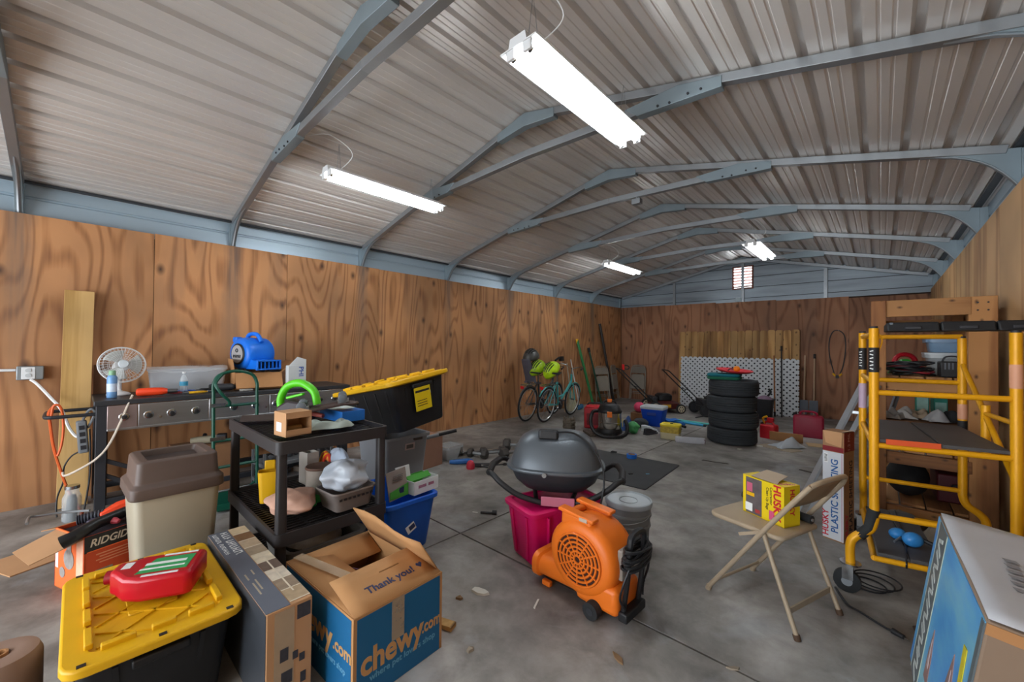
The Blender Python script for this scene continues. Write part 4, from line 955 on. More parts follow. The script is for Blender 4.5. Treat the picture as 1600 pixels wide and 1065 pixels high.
for s in (-1, 1):
    mb = MB(); mb.box((s*.12, 0, .035), (.07, .05, .02)); mb.cyl((s*.12, -.07, .062), (s*.12, .07, .062), .008, n=8); tr = obj('truck', mb, M_STEEL, t)
    for sy in (-1, 1):
        mb = MB(); mb.lathe([(.02, -.022), (.027, -.018), (.027, .018), (.02, .022)], 18, (s*.12, sy*.085, .062), Q_XZ); obj('wheel', mb, M('wheel_grey', '5e646a', .6), tr)
t = thing('hedge_trimmer', 'lime green hedge trimmer with looped handle on shelf top', 'trimmer', (-2.84, 1.00, ZT+.004), rot=(0, 0, R(35))); t.scale = (.82, 1, .95)
mb = MB(); mb.tube(bez([(-.13, .0, .05), (-.15, .0, .14), (-.09, .0, .23), (.03, .0, .255), (.14, .0, .20), (.17, .0, .11)], 6), .027, 10); obj('loop_handle', mb, M_LIME, t)
mb = MB(); mb.loft([[Vector((x, y, z)) for (y, z) in ((-.05, z0), (.05, z0), (.05, z1), (-.05, z1))] for x, z0, z1 in ((-.15, .0, .09), (-.05, .0, .14), (.06, .0, .13), (.13, .0, .10))]); obj('motor_housing', mb, M('trimmer_dark', '2c2226', .5), t, bevel=.015)
mb = MB(); mb.box((-.09, .0, .03), (.12, .112, .05)); obj('green_trim', mb, M_LIME, t, bevel=.01)
mb = MB(); mb.tube([(.10, -.03, .06), (.27, -.06, .045)], [.019, .014], 10); obj('side_grip', mb, M('grip_rust', '8a4038', .55), t)
mb = MB(); mb.box((-.02, -.0, .165), (.15, .03, .018), (0, R(-12), 0)); obj('inner_grip', mb, M_LIME, t, bevel=.006)
t = thing('flat_carton', 'flat blue and white carton on the shelf top', 'box', (-2.70, 1.235, ZT), R(4))
mb = MB(); mb.box((0, 0, .035), (.30, .16, .07)); obj('carton', mb, M('flat_blue', '1c6cc0', .5), t, bevel=.003)
mb = MB(); mb.prism([(-.15, -.08), (.02, -.08), (.06, -.02), (.03, .08), (-.15, .08)], .0702, .0712); obj('white_print', mb, M('print_offwhite', 'b9c4c4', .6, 0, .1), t)
random.seed(21)
def rag(name, lab, loc, rz, w_, d_, h_, mat, seed=1, nu=12, nv=10, sub=1, cat='cloth'):
    random.seed(seed); ph = [random.uniform(0, 6.28) for _ in range(8)]; fr = [random.uniform(4, 12) for _ in range(8)]
    def fn(u, v):
        e = min(u, 1-u, v, 1-v); k = min(1, e*5)
        z = h_*k*(.45+.22*math.sin(fr[0]*u+ph[0])+.22*math.sin(fr[1]*v+ph[1])+.16*math.sin(fr[2]*(u+v)+ph[2])+.12*math.sin(fr[3]*2*(u-v)+ph[3]))
        r_ = .06*math.sin(9*v+ph[4])*w_; q = .06*math.sin(9*u+ph[5])*d_
        return Vector(((u-.5)*w_+r_, (v-.5)*d_+q, .003+max(0, z)))
    mb = MB(); mb.lattice_sheet(fn, nu, nv); return tag(obj(name, mb, mat, loc=loc, rot=(0, 0, rz), solid=.003, sub=sub), lab, cat)
rag('work_rag', 'pale grey green rag on the shelf top edge', (-2.47, 1.05, ZT), R(80), .26, .15, .06, M('rag_pale', '9ca8a2', .85, 0, .15), 2)
t = thing('corner_guard', 'dark bent metal strip at the shelf top left corner', 'metal strip', (-3.02, .84, ZT), R(-30))
mb = MB(); mb.prism([(-.05, 0), (0, .035), (.05, .006), (.05, .0), (0, .027), (-.044, 0)], -.11, .11, frame((1, 0, 0), (0, 0, 1), (0, 1, 0))); obj('strip', mb, M('strip_brown', '3e322e', .6, .2), t)
# middle tier
p = G(420, 790, ZM)
t = thing('scoop_cup', 'yellow plastic scoop cup standing on the middle shelf', 'scoop', (-2.80, .83, ZM), R(-20))
mb = MB(); mb.loft([rr(.07, .10, .02, 0), rr(.085, .12, .025, .14), rr(.09, .125, .025, .19), rr(.08, .115, .02, .188), rr(.06, .09, .02, .01)]); obj('cup', mb, M('scoop_yellow', 'd9a80e', .45), t)
mb = MB(); mb.box((-.035, 0, .215), (.012, .06, .06)); obj('grip', mb, M('scoop_yellow'), t, bevel=.01)
t = thing('metal_can', 'rusty paint can with brown lid on the middle shelf', 'can', (-2.72, 1.10, ZM), R(0))
mb = MB(); mb.lathe([(.08, 0), (.083, .006), (.082, .16), (.086, .166)], 24); obj('can', mb, M('can_grey', '9a8f86', .5, .2, .3, 12), t)
mb = MB(); mb.lathe([(.086, .166), (.088, .172), (.084, .18), (.07, .176), (.001, .174)], 24); obj('lid', mb, M('can_lid', '5a4034', .6, .2, .2), t)
p = G(470, 808, ZM)
puff_bag('soil_bag', 'peach coloured printed plastic bag slumped on middle shelf', (-2.52, .87, ZM), .13, M('bag_peach', 'c49a86', .5, 0, .3, 9, .3), 4, (1.15, .95, .5), amp=.13)
rag('green_wrapper', 'green plastic wrapper behind the peach bag', (-2.62, .97, ZM), R(30), .20, .12, .10, M('wrap_green', '2f9a44', .45, 0, .3, 14), 6, cat='wrapper')
t = thing('plastic_basket', 'grey slotted plastic basket under a white bag on middle shelf', 'basket', (-2.42, 1.14, ZM), R(4))
mb = MB(); mb.loft([rr(.20, .22, .03, 0), rr(.24, .27, .04, .10), rr(.25, .28, .04, .105), rr(.25, .28, .04, .115), rr(.235, .265, .04, .112), rr(.195, .215, .03, .006)]); bk = obj('tub', mb, M('basket_grey', '7d7470', .55), t)
for k in range(8):
    mb = MB(); mb.box((.122, -.10+k*.028, .075), (.004, .016, .012), (0, R(-10), 0)); obj('slot', mb, M_BLACK, bk)
M_BAGW = M('bag_white', 'c3ccd8', .3, 0, .12, 10, .3, alpha=.82)
puff_bag('plastic_bag', 'crumpled white plastic grocery bag stuffed in the shelf basket', (-2.42, 1.14, ZM+.085), .125, M_BAGW, 3, (.95, 1.05, .75), amp=.17)
puff_bag('plastic_bag', 'pale blue plastic bag at the back of the middle shelf', (-2.78, 1.26, ZM), .11, M('bag_pale_blue', 'a9b6c8', .4, 0, .15, 10, .3), 8, (1.3, .5, 1.15))
puff_bag('plastic_bag', 'dark grey plastic bag behind the white bag', (-2.54, 1.275, ZM), .085, M('bag_dark', '4c4c50', .35, 0, .2, 10, .3), 9, (1, .45, 1.3))
t = thing('plastic_sleeves', 'yellow and red plastic sleeves bundled at middle shelf back', 'plastic sleeves', (-3.0, 1.22, ZM), R(-10))
for k in range(4):
    mb = MB(); mb.tube(bez([(0, -.02+k*.012, .01), (.02*k-.02, 0, .10), (.03*k, .01, .17), (.06+.03*k, .02, .20), (.10+.03*k, .02, .16)], 5), .012, 8); obj('sleeve', mb, [M_YEL, M('sleeve_red', 'cc3a22', .5), M_YEL, M('sleeve_red')][k], t)
t = open_carton('small_carton', 'grey white small carton behind the yellow sleeves', (-2.98, 1.13, ZM), R(5), .12, .08, .22, M('carton_grey', 'b4b0aa', .7), [])
mb = MB(); mb.cyl((0, 0, 0), (0, 0, .15), .022, .018, 12); mb.cyl((0, 0, .15), (0, 0, .18), .014, n=10); tag(obj('marker_bottle', mb, M_LIME, loc=(-2.60, 1.20, ZM)), 'small bright green bottle beside the rusty can', 'bottle')
# bottom tier and floor by the shelf
t = thing('wash_tub', 'grey plastic tub on the bottom shelf', 'tub', (-2.55, 1.0, ZL), R(0))
obj('tub', tub(.40, .36, .46, .42, .20), M('tub_grey', '6d6a66', .5, 0, .1), t)
mb = MB(); mb.ball((0, 0, .15), .16, 14, 8, (1.1, 1, .45)); obj('crumpled_film', mb, M('film_tan', '8f8478', .35, 0, .4, 16, .6), t)
t = thing('hose_coil', 'coiled black hose with chrome fitting on floor under shelf', 'hose', (-2.755, .605, 0)); t.scale = (.85,)*3
for k in range(4):
    mb = MB(); mb.torus((0, 0, .02+.035*k), .11-.004*k, .018, 26, 8); obj('hose_turn', mb, M_BLACK, t)
mb = MB(); mb.cyl((.10, -.03, .15), (.13, .06, .15), .013, n=10); obj('fitting', mb, M_CHROME, t)

# ---- totes behind the shelf
t = thing('blue_tote', 'blue open plastic tote on the floor behind black shelf', 'tote', (-2.605, 1.56, 0))
obj('tub', tub(.46, .32, .55, .39, .37, .04), M('tote_blue', '0b58c0', .42, 0, .1), t, bevel=.003)
for k, (y, z, a) in enumerate(((.06, .23, 14), (.0, .17, 28))):
    mb = MB(); mb.box((0, 0, 0), (.0015, .07, .06), (R(a), R(7), 0)); s = obj('sticker', mb, M_TEXTW, t, loc=(.252+.03*(z-.1), y, z))
    mb = MB(); mb.box((.001, .008, .005), (.0012, .045, .035), (R(a), R(7), 0)); obj('sticker_print', mb, M('print_navy'), s)
t = thing('white_carton', 'open white and green carton resting on the blue tote', 'box', (-2.52, 1.55, .372), R(6))
for c, d, m in (((.07, .03, .045), (.17, .005, .09), M('carton_white')), ((.155, .14, .045), (.005, .22, .09), M('carton_white')), ((.07, .25, .045), (.17, .005, .09), M('carton_white')), ((-.015, .14, .045), (.005, .22, .09), M('carton_green', '4aa03c', .6)), ((.07, .14, .003), (.17, .22, .005), M('carton_white'))):
    mb = MB(); mb.box(c, d); obj('side_panel', mb, m, t)
mb = MB(); mb.box((.085, -.06, .09), (.005, .16, .19), (R(4), R(-8), 0)); fp = obj('tall_flap', mb, M('carton_grey2', '8f8884', .7), t)
mb = MB(); mb.prism([(-.13, 0), (.02, 0), (.02, .085), (-.13, .05)], .0, .002, Q_YZ, (.102, 0, .002)); obj('green_print', mb, M('carton_green'), fp)
mb = MB(); mb.prism([(-.02, .03), (.01, .03), (.012, .07), (-.025, .065), (-.03, .05)], .0025, .0035, Q_YZ, (.102, -.03, 0)); obj('printed_mark', mb, M('print_navy'), fp)
for k in range(4):
    mb = MB(); mb.box((.0855+.006, -.06, .115+k*.012), (.003, .08, .004), (R(4), R(-8), 0)); obj('print_line', mb, M('print_grey', '5d5a5a', .7), fp)
mb = MB(); mb.box((.03, .03, .135), (.005, .12, .09), (0, R(-14), 0)); obj('white_flap', mb, M('carton_white'), t)
mb = MB(); mb.box((.06, .15, .087), (.004, .20, .05), (0, R(-55), 0)); obj('green_flap', mb, M('carton_green'), t)
for k, (y, a) in enumerate(((.10, .07), (.18, .05))):
    mb = MB(); mb.box((.1582, y, .05), (.001, a, .02)); obj('print_line', mb, M('print_mauve2', '9c6a80', .7), t)
t = thing('grey_tote', 'large grey tote supporting the tilted black tote', 'tote', (-3.375, 2.03, 0))
obj('tub', tub(.42, .36, .51, .45, .60, .04), M('tote_grey', '84888e', .5, 0, .08), t, bevel=.003)
mb = MB(); mb.box((0, 0, 0), (.0015, .10, .06), (0, R(4.7), 0)); s = obj('sticker', mb, M('sticker_pink', 'b6a3a3', .6), t, loc=(.2545, .02, .50)); 
mb = MB(); mb.box((.0012, 0, 0), (.001, .07, .035), (0, R(4.7), 0)); obj('sticker_print', mb, M('print_grey'), s)
mb = MB(); mb.box((.262, .10, .565), (.02, .09, .035)); obj('hand_grip', mb, M('grip_hole', '4a4038', .7), t, bevel=.006)
t = hd_tote('tilted black tote with yellow lid and yellow label on grey tote', (-3.17, 1.97, .685), (R(9), R(-10), R(3)))
t.scale = (1.26, 1.26, 1.12)
LT = t
mb = MB(); mb.box((.348, -.01, .20), (.003, .13, .17), (0, R(8), 0)); lb = obj('yellow_label', mb, M('label_yellow', 'd8bd12', .5), t)
mb = MB(); mb.box((.356, -.01, .255), (.003, .115, .016), (0, R(8), 0)); obj('label_black_band', mb, M_TEXTK, lb)
mb = MB(); mb.box((.352, .0, .232), (.003, .115, .02), (0, R(8), 0)); obj('label_white_band', mb, M('band_pale', 'b7c3d8', .5), lb)
for k in range(4):
    mb = MB(); mb.box((.3485-.002*k, -.02, .205-k*.018), (.003, .08, .005), (0, R(8), 0)); obj('label_line', mb, M_TEXTK, lb)
t = thing('push_pole', 'grey pole end with black grip poking out beside the grey tote', 'pole', (-3.48, 2.50, .36), R(40))
mb = MB(); mb.tube([(-.22, -.02, .04), (.12, .0, .12)], .02, 10); obj('shaft', mb, M_GREYP, t)
mb = MB(); mb.tube([(.12, 0, .12), (.30, .01, .165)], .017, 10); obj('grip', mb, M_BLACK, t)
t = open_carton('cardboard_box', 'closed brown box on floor behind the grey tote', (-4.02, 2.78, 0), R(8), .40, .34, .36, M('card_rose', '9a7460', .85, 0, .12), [])
mb = MB(); mb.box((0, 0, .358), (.40, .34, .006)); obj('lid', mb, M('card_rose'), t)
t = thing('clear_bin', 'small clear plastic bin by the wall boxes', 'bin', (-3.98, 3.18, 0), R(6))
obj('tub', tub(.17, .20, .22, .26, .17, .03), M('bin_clear', 'cfd6da', .15, 0, .05, alpha=.45), t)
mb = MB(); mb.box((0, 0, .04), (.15, .18, .06)); obj('contents', mb, M('muted_grey'), t, bevel=.02)

# ---- pipes, dumbbells, small tools on the floor
M_IRON = M('cast_iron', '4d4a48', .6, .4, .25, 12)
random.seed(13)
for k in range(5):
    z = .016 if k < 3 else .046
    mb = MB(); mb.cyl((-.33+.03*k, 0, 0), (.33-.02*k, 0, 0), .0145, n=10); mb.cyl((-.34+.03*k, 0, 0), (-.30+.03*k, 0, 0), .017, n=10)
    tag(obj('chrome_pipe', mb, M_CHROME, loc=(-3.86+.015*k, 3.62+.04*(k % 3)-.02*(k//3), z), rot=(0, 0, R(52+3*k))), ['nearest chrome bar of the floor pile', 'second chrome bar on the floor in the pile', 'third chrome bar on the floor in the pile', 'lower chrome bar lying on top of the pile', 'topmost chrome bar of the floor pile'][k], 'bar', 'chrome bars in the pile')
mb = MB()
t = thing('weight_plates', 'stack of small metal weight plates on end of chrome bars', 'weight plates', (-4.0, 3.36, 0), R(50))
for k in range(3):
    mb = MB(); mb.lathe([(.07, -.009), (.075, -.006), (.075, .006), (.07, .009)], 20, (k*.022, 0, .076), frame((0, 1, 0), (0, 0, 1), (1, 0, 0))); obj('plate', mb, M('plate_steel', '7c8084', .4, .7, .2), t)
def dumbbell(loc, rz, r, L_, lab):
    t = thing('dumbbell', lab, 'dumbbell', loc, rz, 'iron dumbbells on the floor'); t.scale = (1.35,)*3
    for s in (-1, 1):
        mb = MB(); mb.lathe([(r*.8, -r*.55), (r, -r*.38), (r, r*.38), (r*.8, r*.55)], 6, (s*L_/2, 0, r*.87), frame((0, 1, 0), (0, 0, 1), (1, 0, 0))); obj('head', mb, M_IRON, t, smooth=False, bevel=.004)
    mb = MB(); mb.cyl((-L_/2, 0, r*.87), (L_/2, 0, r*.87), .015, n=10); obj('handle', mb, M_STEEL, t)
dumbbell((-3.62, 3.60, 0), R(60), .055, .18, 'near grey iron dumbbell among the chrome bars')
dumbbell((-3.45, 3.78, 0), R(75), .055, .18, 'grey iron dumbbell in the middle of the row')
dumbbell((-3.62, 4.05, 0), R(35), .065, .20, 'dark iron dumbbell behind the chrome bars')
dumbbell((-3.33, 4.03, 0), R(80), .085, .22, 'largest iron dumbbell beside the gas grill dome')
dumbbell((-3.30, 4.32, 0), R(30), .055, .18, 'farthest small iron dumbbell near the grill dome')
dumbbell((-3.74, 3.45, 0), R(20), .045, .15, 'small iron dumbbell nearest the weight plates')
t = thing('hand_tool', 'blue handheld tool on floor beside the clear bin', 'tool', (-3.68, 3.12, 0), R(50))
mb = MB(); mb.tube([(-.13, 0, .03), (-.04, 0, .03), (.08, 0, .035), (.14, .02, .03)], [.022, .03, .034, .02], 10); obj('body', mb, M('tool_blue', '2a62a4', .5), t)
mb = MB(); mb.tube([(.0, 0, .04), (.02, .09, .025)], .018, 8); obj('handle', mb, M_DARK, t)
t = thing('capped_tool', 'red plastic cap tool on floor in front of the blue tool', 'tool', (-3.47, 3.09, 0), R(70))
mb = MB(); mb.lathe([(.045, 0), (.05, .02), (.045, .06), (.03, .085), (.01, .095)], 14); obj('cap', mb, M('tool_red', 'c23345', .45), t)
mb = MB(); mb.tube([(.03, 0, .03), (.12, -.02, .025)], .018, 8); obj('grip', mb, M_BLACK, t)
for k, (x, y, a, l_) in enumerate(((-3.5, 3.3, 40, .30), (-3.36, 3.36, 55, .26), (-3.42, 3.22, 20, .24))):
    t = thing('wrench', ['long', 'middle', 'short'][k]+' dark wrench lying between tools and dumbbells', 'wrench', (x, y, .0), R(a), 'wrenches on the floor')
    mb = MB(); mb.box((0, 0, .008), (l_, .022, .012)); obj('shank', mb, M('tool_steel'), t, bevel=.003)
    mb = MB(); mb.lathe([(.014, 0), (.028, 0), (.028, .016), (.014, .016)], 12, (l_/2, 0, 0), caps=False); obj('ring_end', mb, M('tool_steel'), t)
p = G(762, 803)
t = thing('pipe_fitting', 'black pipe fitting lying alone on the concrete', 'fitting', (p.x, p.y, 0), R(35))
mb = MB(); mb.cyl((-.06, 0, .012), (.04, 0, .012), .010, n=10); obj('stem', mb, M_BLACK, t)
mb = MB(); mb.cyl((.04, 0, .018), (.075, 0, .018), .018, n=12); obj('nut', mb, M_BLACK, t)

# ---- pink tote with table grill
t = thing('pink_tote', 'bright pink plastic tote carrying the table grill', 'tote', (-1.685, 2.28, 0), R(-16.7))
M_PNK = M('tote_pink', 'c80a5c', .4, 0, .08, 4)
mb = MB(); mb.loft([rr(.27, .50, .04, 0), rr(.28, .51, .04, .01), rr(.335, .575, .04, .335)]); obj('body', mb, M_PNK, t)
for s in (-1, 1):
    for x in (-.09, .09):
        mb = MB(); mb.bar((x*.8, s*.26, .02), (x, s*.29, .31), .03, .016); obj('side_rib', mb, M_PNK, t, bevel=.005)
    for y in (-.17, 0, .17):
        mb = MB(); mb.bar((s*.142, y*.88, .02), (s*.17, y, .31), .03, .016); obj('side_rib', mb, M_PNK, t, bevel=.005)
mb = MB(); mb.loft([rr(.365, .61, .05, .325), rr(.37, .62, .05, .335), rr(.37, .62, .05, .352), rr(.345, .59, .045, .36), rr(.30, .54, .04, .36), rr(.29, .53, .04, .352)]); obj('lid', mb, M_PNK, t)
t = thing('table_grill', 'grey domed portable gas grill with black side handles', 'grill', (-1.70, 2.32, .362), R(32)); t.scale = (1.08,)*3
def sup(a, b, z, n=40, e=2.8):
    pts = []
    for k in range(n):
        th = 2*math.pi*k/n; c_, s_ = math.cos(th), math.sin(th)
        pts.append(Vector((a*math.copysign(abs(c_)**(2/e), c_), b*math.copysign(abs(s_)**(2/e), s_), z)))
    return pts
M_GLID = M('grill_lid', '53595f', .38, .35, .05, 3); M_GTUB = M('grill_tub', '34363b', .45, .3, .1)
mb = MB(); mb.loft([sup(.13, .09, .045), sup(.20, .14, .065), sup(.26, .19, .12), sup(.285, .215, .175), sup(.29, .22, .20)]); obj('firebox', mb, M_GTUB, t)
mb = MB(); mb.loft([sup(.315, .245, .195), sup(.318, .248, .203), sup(.315, .245, .212), sup(.292, .223, .217), sup(.285, .215, .25), sup(.26, .19, .32), sup(.225, .155, .375), sup(.17, .11, .41), sup(.09, .05, .424), sup(.02, .01, .427)]); ld = obj('lid', mb, M_GLID, t, ang=50)
mb = MB(); mb.loft([[Vector((x, y, z)) for (y, z) in ((-.155, .385), (-.10, .40), (-.10, .445), (-.15, .45))] for x in (-.10, -.085, .01, .025)]); obj('lid_handle', mb, M_BLACK, ld, bevel=.014, seg=3)
for s in (-1, 1):
    mb = MB()
    mb.tube(bez([(s*.41, -.15, .165), (s*.375, -.19, .16), (s*.32, -.21, .12), (s*.22, -.215, .06), (s*.08, -.21, .022), (0, -.208, .02)], 5), .017, 10)
    obj('side_frame', mb, M_BLACK, t)
    mb = MB(); mb.tube(bez([(s*.41, .15, .165), (s*.375, .19, .16), (s*.32, .21, .12), (s*.22, .215, .06), (s*.08, .21, .022), (0, .208, .02)], 5), .017, 10); obj('side_frame', mb, M_BLACK, t)
    mb = MB(); mb.tube([(s*.41, -.155, .165), (s*.425, 0, .172), (s*.41, .155, .165)], .022, 10); obj('carry_handle', mb, M_BLACK, t)
    mb = MB(); mb.tube([(s*.10, -.208, .02), (s*.14, 0, .05), (s*.10, .208, .02)], .014, 8); obj('cross_member', mb, M_BLACK, t)
mb = MB(); mb.box((.03, -.235, .04), (.20, .012, .055)); obj('control_plate', mb, M('plate_pink', 'b86a80', .5), t, bevel=.003)
mb = MB(); mb.cyl((-.05, -.25, .20), (-.05, -.262, .20), .014, n=12); obj('latch', mb, M_CHROME, ld)
mb = MB(); mb.tube(bez([(.02, -.16, .44), (.12, -.12, .43), (.22, -.12, .36), (.29, -.14, .25), (.30, -.22, .16), (.28, -.25, .05), (.27, -.26, .004)], 6), .006, 6); obj('probe_cord', mb, M_BLACK, t)

# ---- orange air mover with coiled cord
t = thing('carpet_blower', 'orange snail shaped carpet blower with black coiled cord', 'blower', (-1.20, 1.985, 0), R(-3)); t.scale = (1, 1, .95)
mb = MB(); mb.loft(snail(.13, .215, .275, 40)); hs = obj('housing', mb, M_ORANGE, t, ang=60)
def rect(x, y0, y1, z0, z1): return [Vector((x, p_.x, p_.y)) for p_ in rr(y1-y0, z1-z0, min(.055, (z1-z0)*.42), 0, 4, (y0+y1)/2, (z0+z1)/2)]
mb = MB(); mb.loft([rect(.05, -.12, .12, .062, .25), rect(-.14, -.12, .12, .055, .20), rect(-.29, -.12, .12, .05, .17), rect(-.30, -.132, .132, .035, .185), rect(-.335, -.132, .132, .035, .185), rect(-.335, -.115, .115, .05, .17), rect(-.29, -.11, .11, .055, .165)]); dk = obj('outlet_duct', mb, M_ORANGE, t)
mb = MB(); mb.box((-.305, 0, .11), (.004, .21, .11)); obj('outlet_mouth', mb, M_BLACK, dk)
mb = MB(); mb.box((.10, 0, .115), (.26, .24, .15)); obj('rear_base', mb, M_ORANGE, t, bevel=.03, seg=3)
for s in (-1, 1):
    q2 = frame((1, 0, 0), (0, 0, 1), (0, s, 0)) if s > 0 else q_
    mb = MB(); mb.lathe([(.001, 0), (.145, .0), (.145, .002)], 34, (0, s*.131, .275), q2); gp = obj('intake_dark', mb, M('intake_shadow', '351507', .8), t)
    for r_ in (.022, .046, .070, .094, .118, .142):
        mb = MB(); mb.torus((0, s*.136, .275), r_, .0065, 34, 6, q2); obj('grille_ring', mb, M_ORANGE, gp)
    for k in range(12):
        a = math.pi*2*k/12; mb = MB(); mb.bar((.02*math.cos(a), s*.136, .275+.02*math.sin(a)), (.145*math.cos(a), s*.136, .275+.145*math.sin(a)), .007, .008); obj('grille_spoke', mb, M_ORANGE, gp)
# twin grip blocks on top
for s in (-1, 1):
    mb = MB(); mb.box((-.035, s*.085, .465), (.20, .05, .08), (0, R(4), 0)); obj('top_block', mb, M_ORANGE, t, bevel=.014)
    mb = MB(); mb.box((-.035, s*.085, .507), (.235, .062, .02), (0, R(4), 0)); obj('top_flange', mb, M_ORANGE, t, bevel=.006)
mb = MB(); mb.tube(bez([(-.10, -.07, .48), (-.10, 0, .495), (-.10, .07, .48)], 4), .02, 10); obj('grip_bar', mb, M_ORANGE, t)
mb = MB(); mb.box((.02, -.112, .497), (.05, .01, .02)); obj('sticker', mb, M('sticker_grey', 'b9a898', .5), t)
for s in (-1, 1):
    mb = MB(); mb.cyl((.10, s*.12, .045), (.10, s*.165, .045), .045, n=20); wl = obj('wheel', mb, M_RUBBER, t)
    mb = MB(); mb.cyl((.10, s*.119, .045), (.10, s*.168, .045), .02, n=14); obj('hub', mb, M_DARK, wl)
    mb = MB(); mb.box((.06, s*.10, .04), (.04, .03, .07)); obj('axle_lug', mb, M_ORANGE, t, bevel=.006)
    mb = MB(); mb.box((-.25, s*.09, .016), (.06, .03, .032)); obj('foot', mb, M_ORANGE, t, bevel=.006)
# black cord bracket on the rear
for s in (-1, 1):
    mb = MB(); mb.tube([(.24, s*.075, .06), (.265, s*.075, .25), (.275, s*.07, .43)], .014, 8); obj('bracket_arm', mb, M_BLACK, t)
mb = MB(); mb.box((.25, 0, .055), (.05, .20, .05)); obj('bracket_base', mb, M_BLACK, t, bevel=.008)
mb = MB(); mb.tube(bez([(.275, -.07, .43), (.275, -.06, .47), (.275, 0, .485), (.275, .06, .47), (.275, .07, .43)], 4), .017, 8); obj('bracket_top', mb, M_BLACK, t)
mb = MB(); mb.box((.215, 0, .30), (.03, .13, .16)); obj('switch_plate', mb, M('plate_grey', '8a8178', .5), t, bevel=.006)
random.seed(4)
cc = []
for k in range(12):
    dx, dz, tl = random.uniform(-.012, .014), random.uniform(-.006, .006), random.uniform(-.12, .12)
    pts = [(.27+dx+(.030+.006*(k % 3))*math.cos(a), (.105+.01*(k % 2))*math.sin(a), .31+.0085*k+dz+tl*.3*math.sin(a)) for a in [2*math.pi*q/20 for q in range(20)]]
    mb = MB(); mb.tube(pts, .0068, 6, closed=True); obj('cord_turn', mb, M('cord_black', '1d1e21', .45), t)
for s in (-1, 1):
    mb = MB(); mb.tube(bez([(.29, s*.10, .33), (.27, s*.13, .24), (.25, s*.12, .16), (.26, s*.09, .10)], 6), .006, 6); obj('cord_loop', mb, M('cord_black'), t)

# ---- grey bucket with lid
t = thing('paint_bucket', 'grey five gallon bucket with lid behind the orange blower', 'bucket', (-1.285, 2.60, 0))
mb = MB(); mb.lathe([(.128, 0), (.132, .006), (.138, .20), (.147, .205), (.147, .215), (.140, .22), (.143, .27), (.152, .275), (.152, .287), (.145, .292), (.147, .345)], 36); obj('pail', mb, M('pail_grey', '7b8083', .45, 0, .1), t)
mb = MB(); mb.lathe([(.147, .335), (.156, .336), (.158, .35), (.155, .365), (.147, .368), (.140, .358), (.06, .356), (.001, .357)], 36); ld = obj('lid', mb, M('pail_lid', 'a3acb2', .35, .1, .18, 9), t)
mb = MB(); mb.torus((0, 0, .357), .06, .003, 30, 6); obj('lid_ring', mb, M('pail_lid'), ld)
mb = MB(); mb.tube(bez([(-.15, 0, .29), (-.13, -.09, .27), (-.04, -.155, .24), (.06, -.15, .25), (.14, -.07, .27), (.152, 0, .29)], 5), .003, 5); obj('bail', mb, M_STEEL, t)
mb = MB(); mb.lathe([(.1415, .10), (.1435, .19)], 36, caps=False); 
# ---- rubber mat with tape roll and crumbs
mt = MB(); mt.loft([rr(1.30, 1.08, .02, 0), rr(1.30, 1.08, .02, .009), rr(1.285, 1.065, .02, .012)])
tag(obj('rubber_mat', mt, M('mat_black', '3d3f42', .75, 0, .25, 5, .1), loc=(-2.39, 4.33, .0), rot=(0, 0, R(3))), 'flat dark rubber mat on the floor in the middle', 'mat')
p = G(987, 714, .02)
t = thing('tape_roll', 'blue tape roll on the rubber mat', 'tape', (p.x, p.y, .0122))
mb = MB(); mb.lathe([(.042, 0), (.062, 0), (.062, .048), (.042, .048)], 24, caps=False); mb.add([], []); obj('tape', mb, M('tape_blue', '1f6fd0', .5), t)
mb = MB(); mb.lathe([(.041, .001), (.041, .047)], 20, caps=False); obj('core', mb, M_CARDL, t)
# ================================================================== RIGHT: chair, cartons, scaffold, lumber shelf
M_CHA = M('chair_beige', 'a2917a', .5, .1, .15, 8)
M_CHG = M('chair_grey', '8d867b', .55, .1, .12, 8)
def seat_outline(w0, w1, d, n=5):
    pts = []
    for (cx, cy, a0, r) in ((-d/2+.06, w0/2-.06, 90, .06), (-d/2+.06, -w0/2+.06, 180, .06), (d/2-.04, -w1/2+.04, 270, .04), (d/2-.04, w1/2-.04, 0, .04)):
        for k in range(n+1):
            a = R(a0+90*k/n); pts.append((cx+r*math.cos(a), cy+r*math.sin(a)))
    return pts
t = thing('folding_chair', 'beige metal folding chair standing open with yellow box on seat', 'chair', (-.445, 2.652, 0), R(-19.4))
for s in (-1, 1):
    mb = MB(); mb.tube(bez([(-.245, s*.215, .012), (-.10, s*.214, .22), (.06, s*.213, .45), (.20, s*.205, .645), (.24, s*.20, .70), (.265, s*.17, .742)], 5), .0125, 10); lg = obj('front_leg', mb, M_CHA, t)
    mb = MB(); mb.cyl((-.245, s*.215, 0), (-.238, s*.215, .025), .016, n=10); obj('foot_cap', mb, M_CHA, lg)
    mb = MB(); mb.tube([(.225, s*.205, .012), (.115, s*.20, .30), (.06, s*.20, .455)], .0115, 10); lg = obj('rear_leg', mb, M_CHA, t)
    mb = MB(); mb.cyl((.228, s*.205, 0), (.22, s*.205, .025), .016, n=10); obj('foot_cap', mb, M('foot_brown', '4a3626', .7), lg)
    mb = MB(); mb.bar((.06, s*.216, .455), (-.055, s*.222, .40), .006, .016); obj('hinge_link', mb, M_CHA, t)
mb = MB(); mb.tube(bez([(.265, -.17, .742), (.28, -.10, .76), (.28, .10, .76), (.265, .17, .742)], 5), .0125, 10); obj('top_rail', mb, M_CHA, t)
mb = MB(); mb.bar((.185, -.205, .115), (.185, .205, .115), .008, .028); obj('rear_stretcher', mb, M_CHA, t)
mb = MB(); mb.tube([(-.20, -.215, .075), (-.20, .215, .075)], .008, 8); obj('front_stretcher', mb, M_CHA, t)
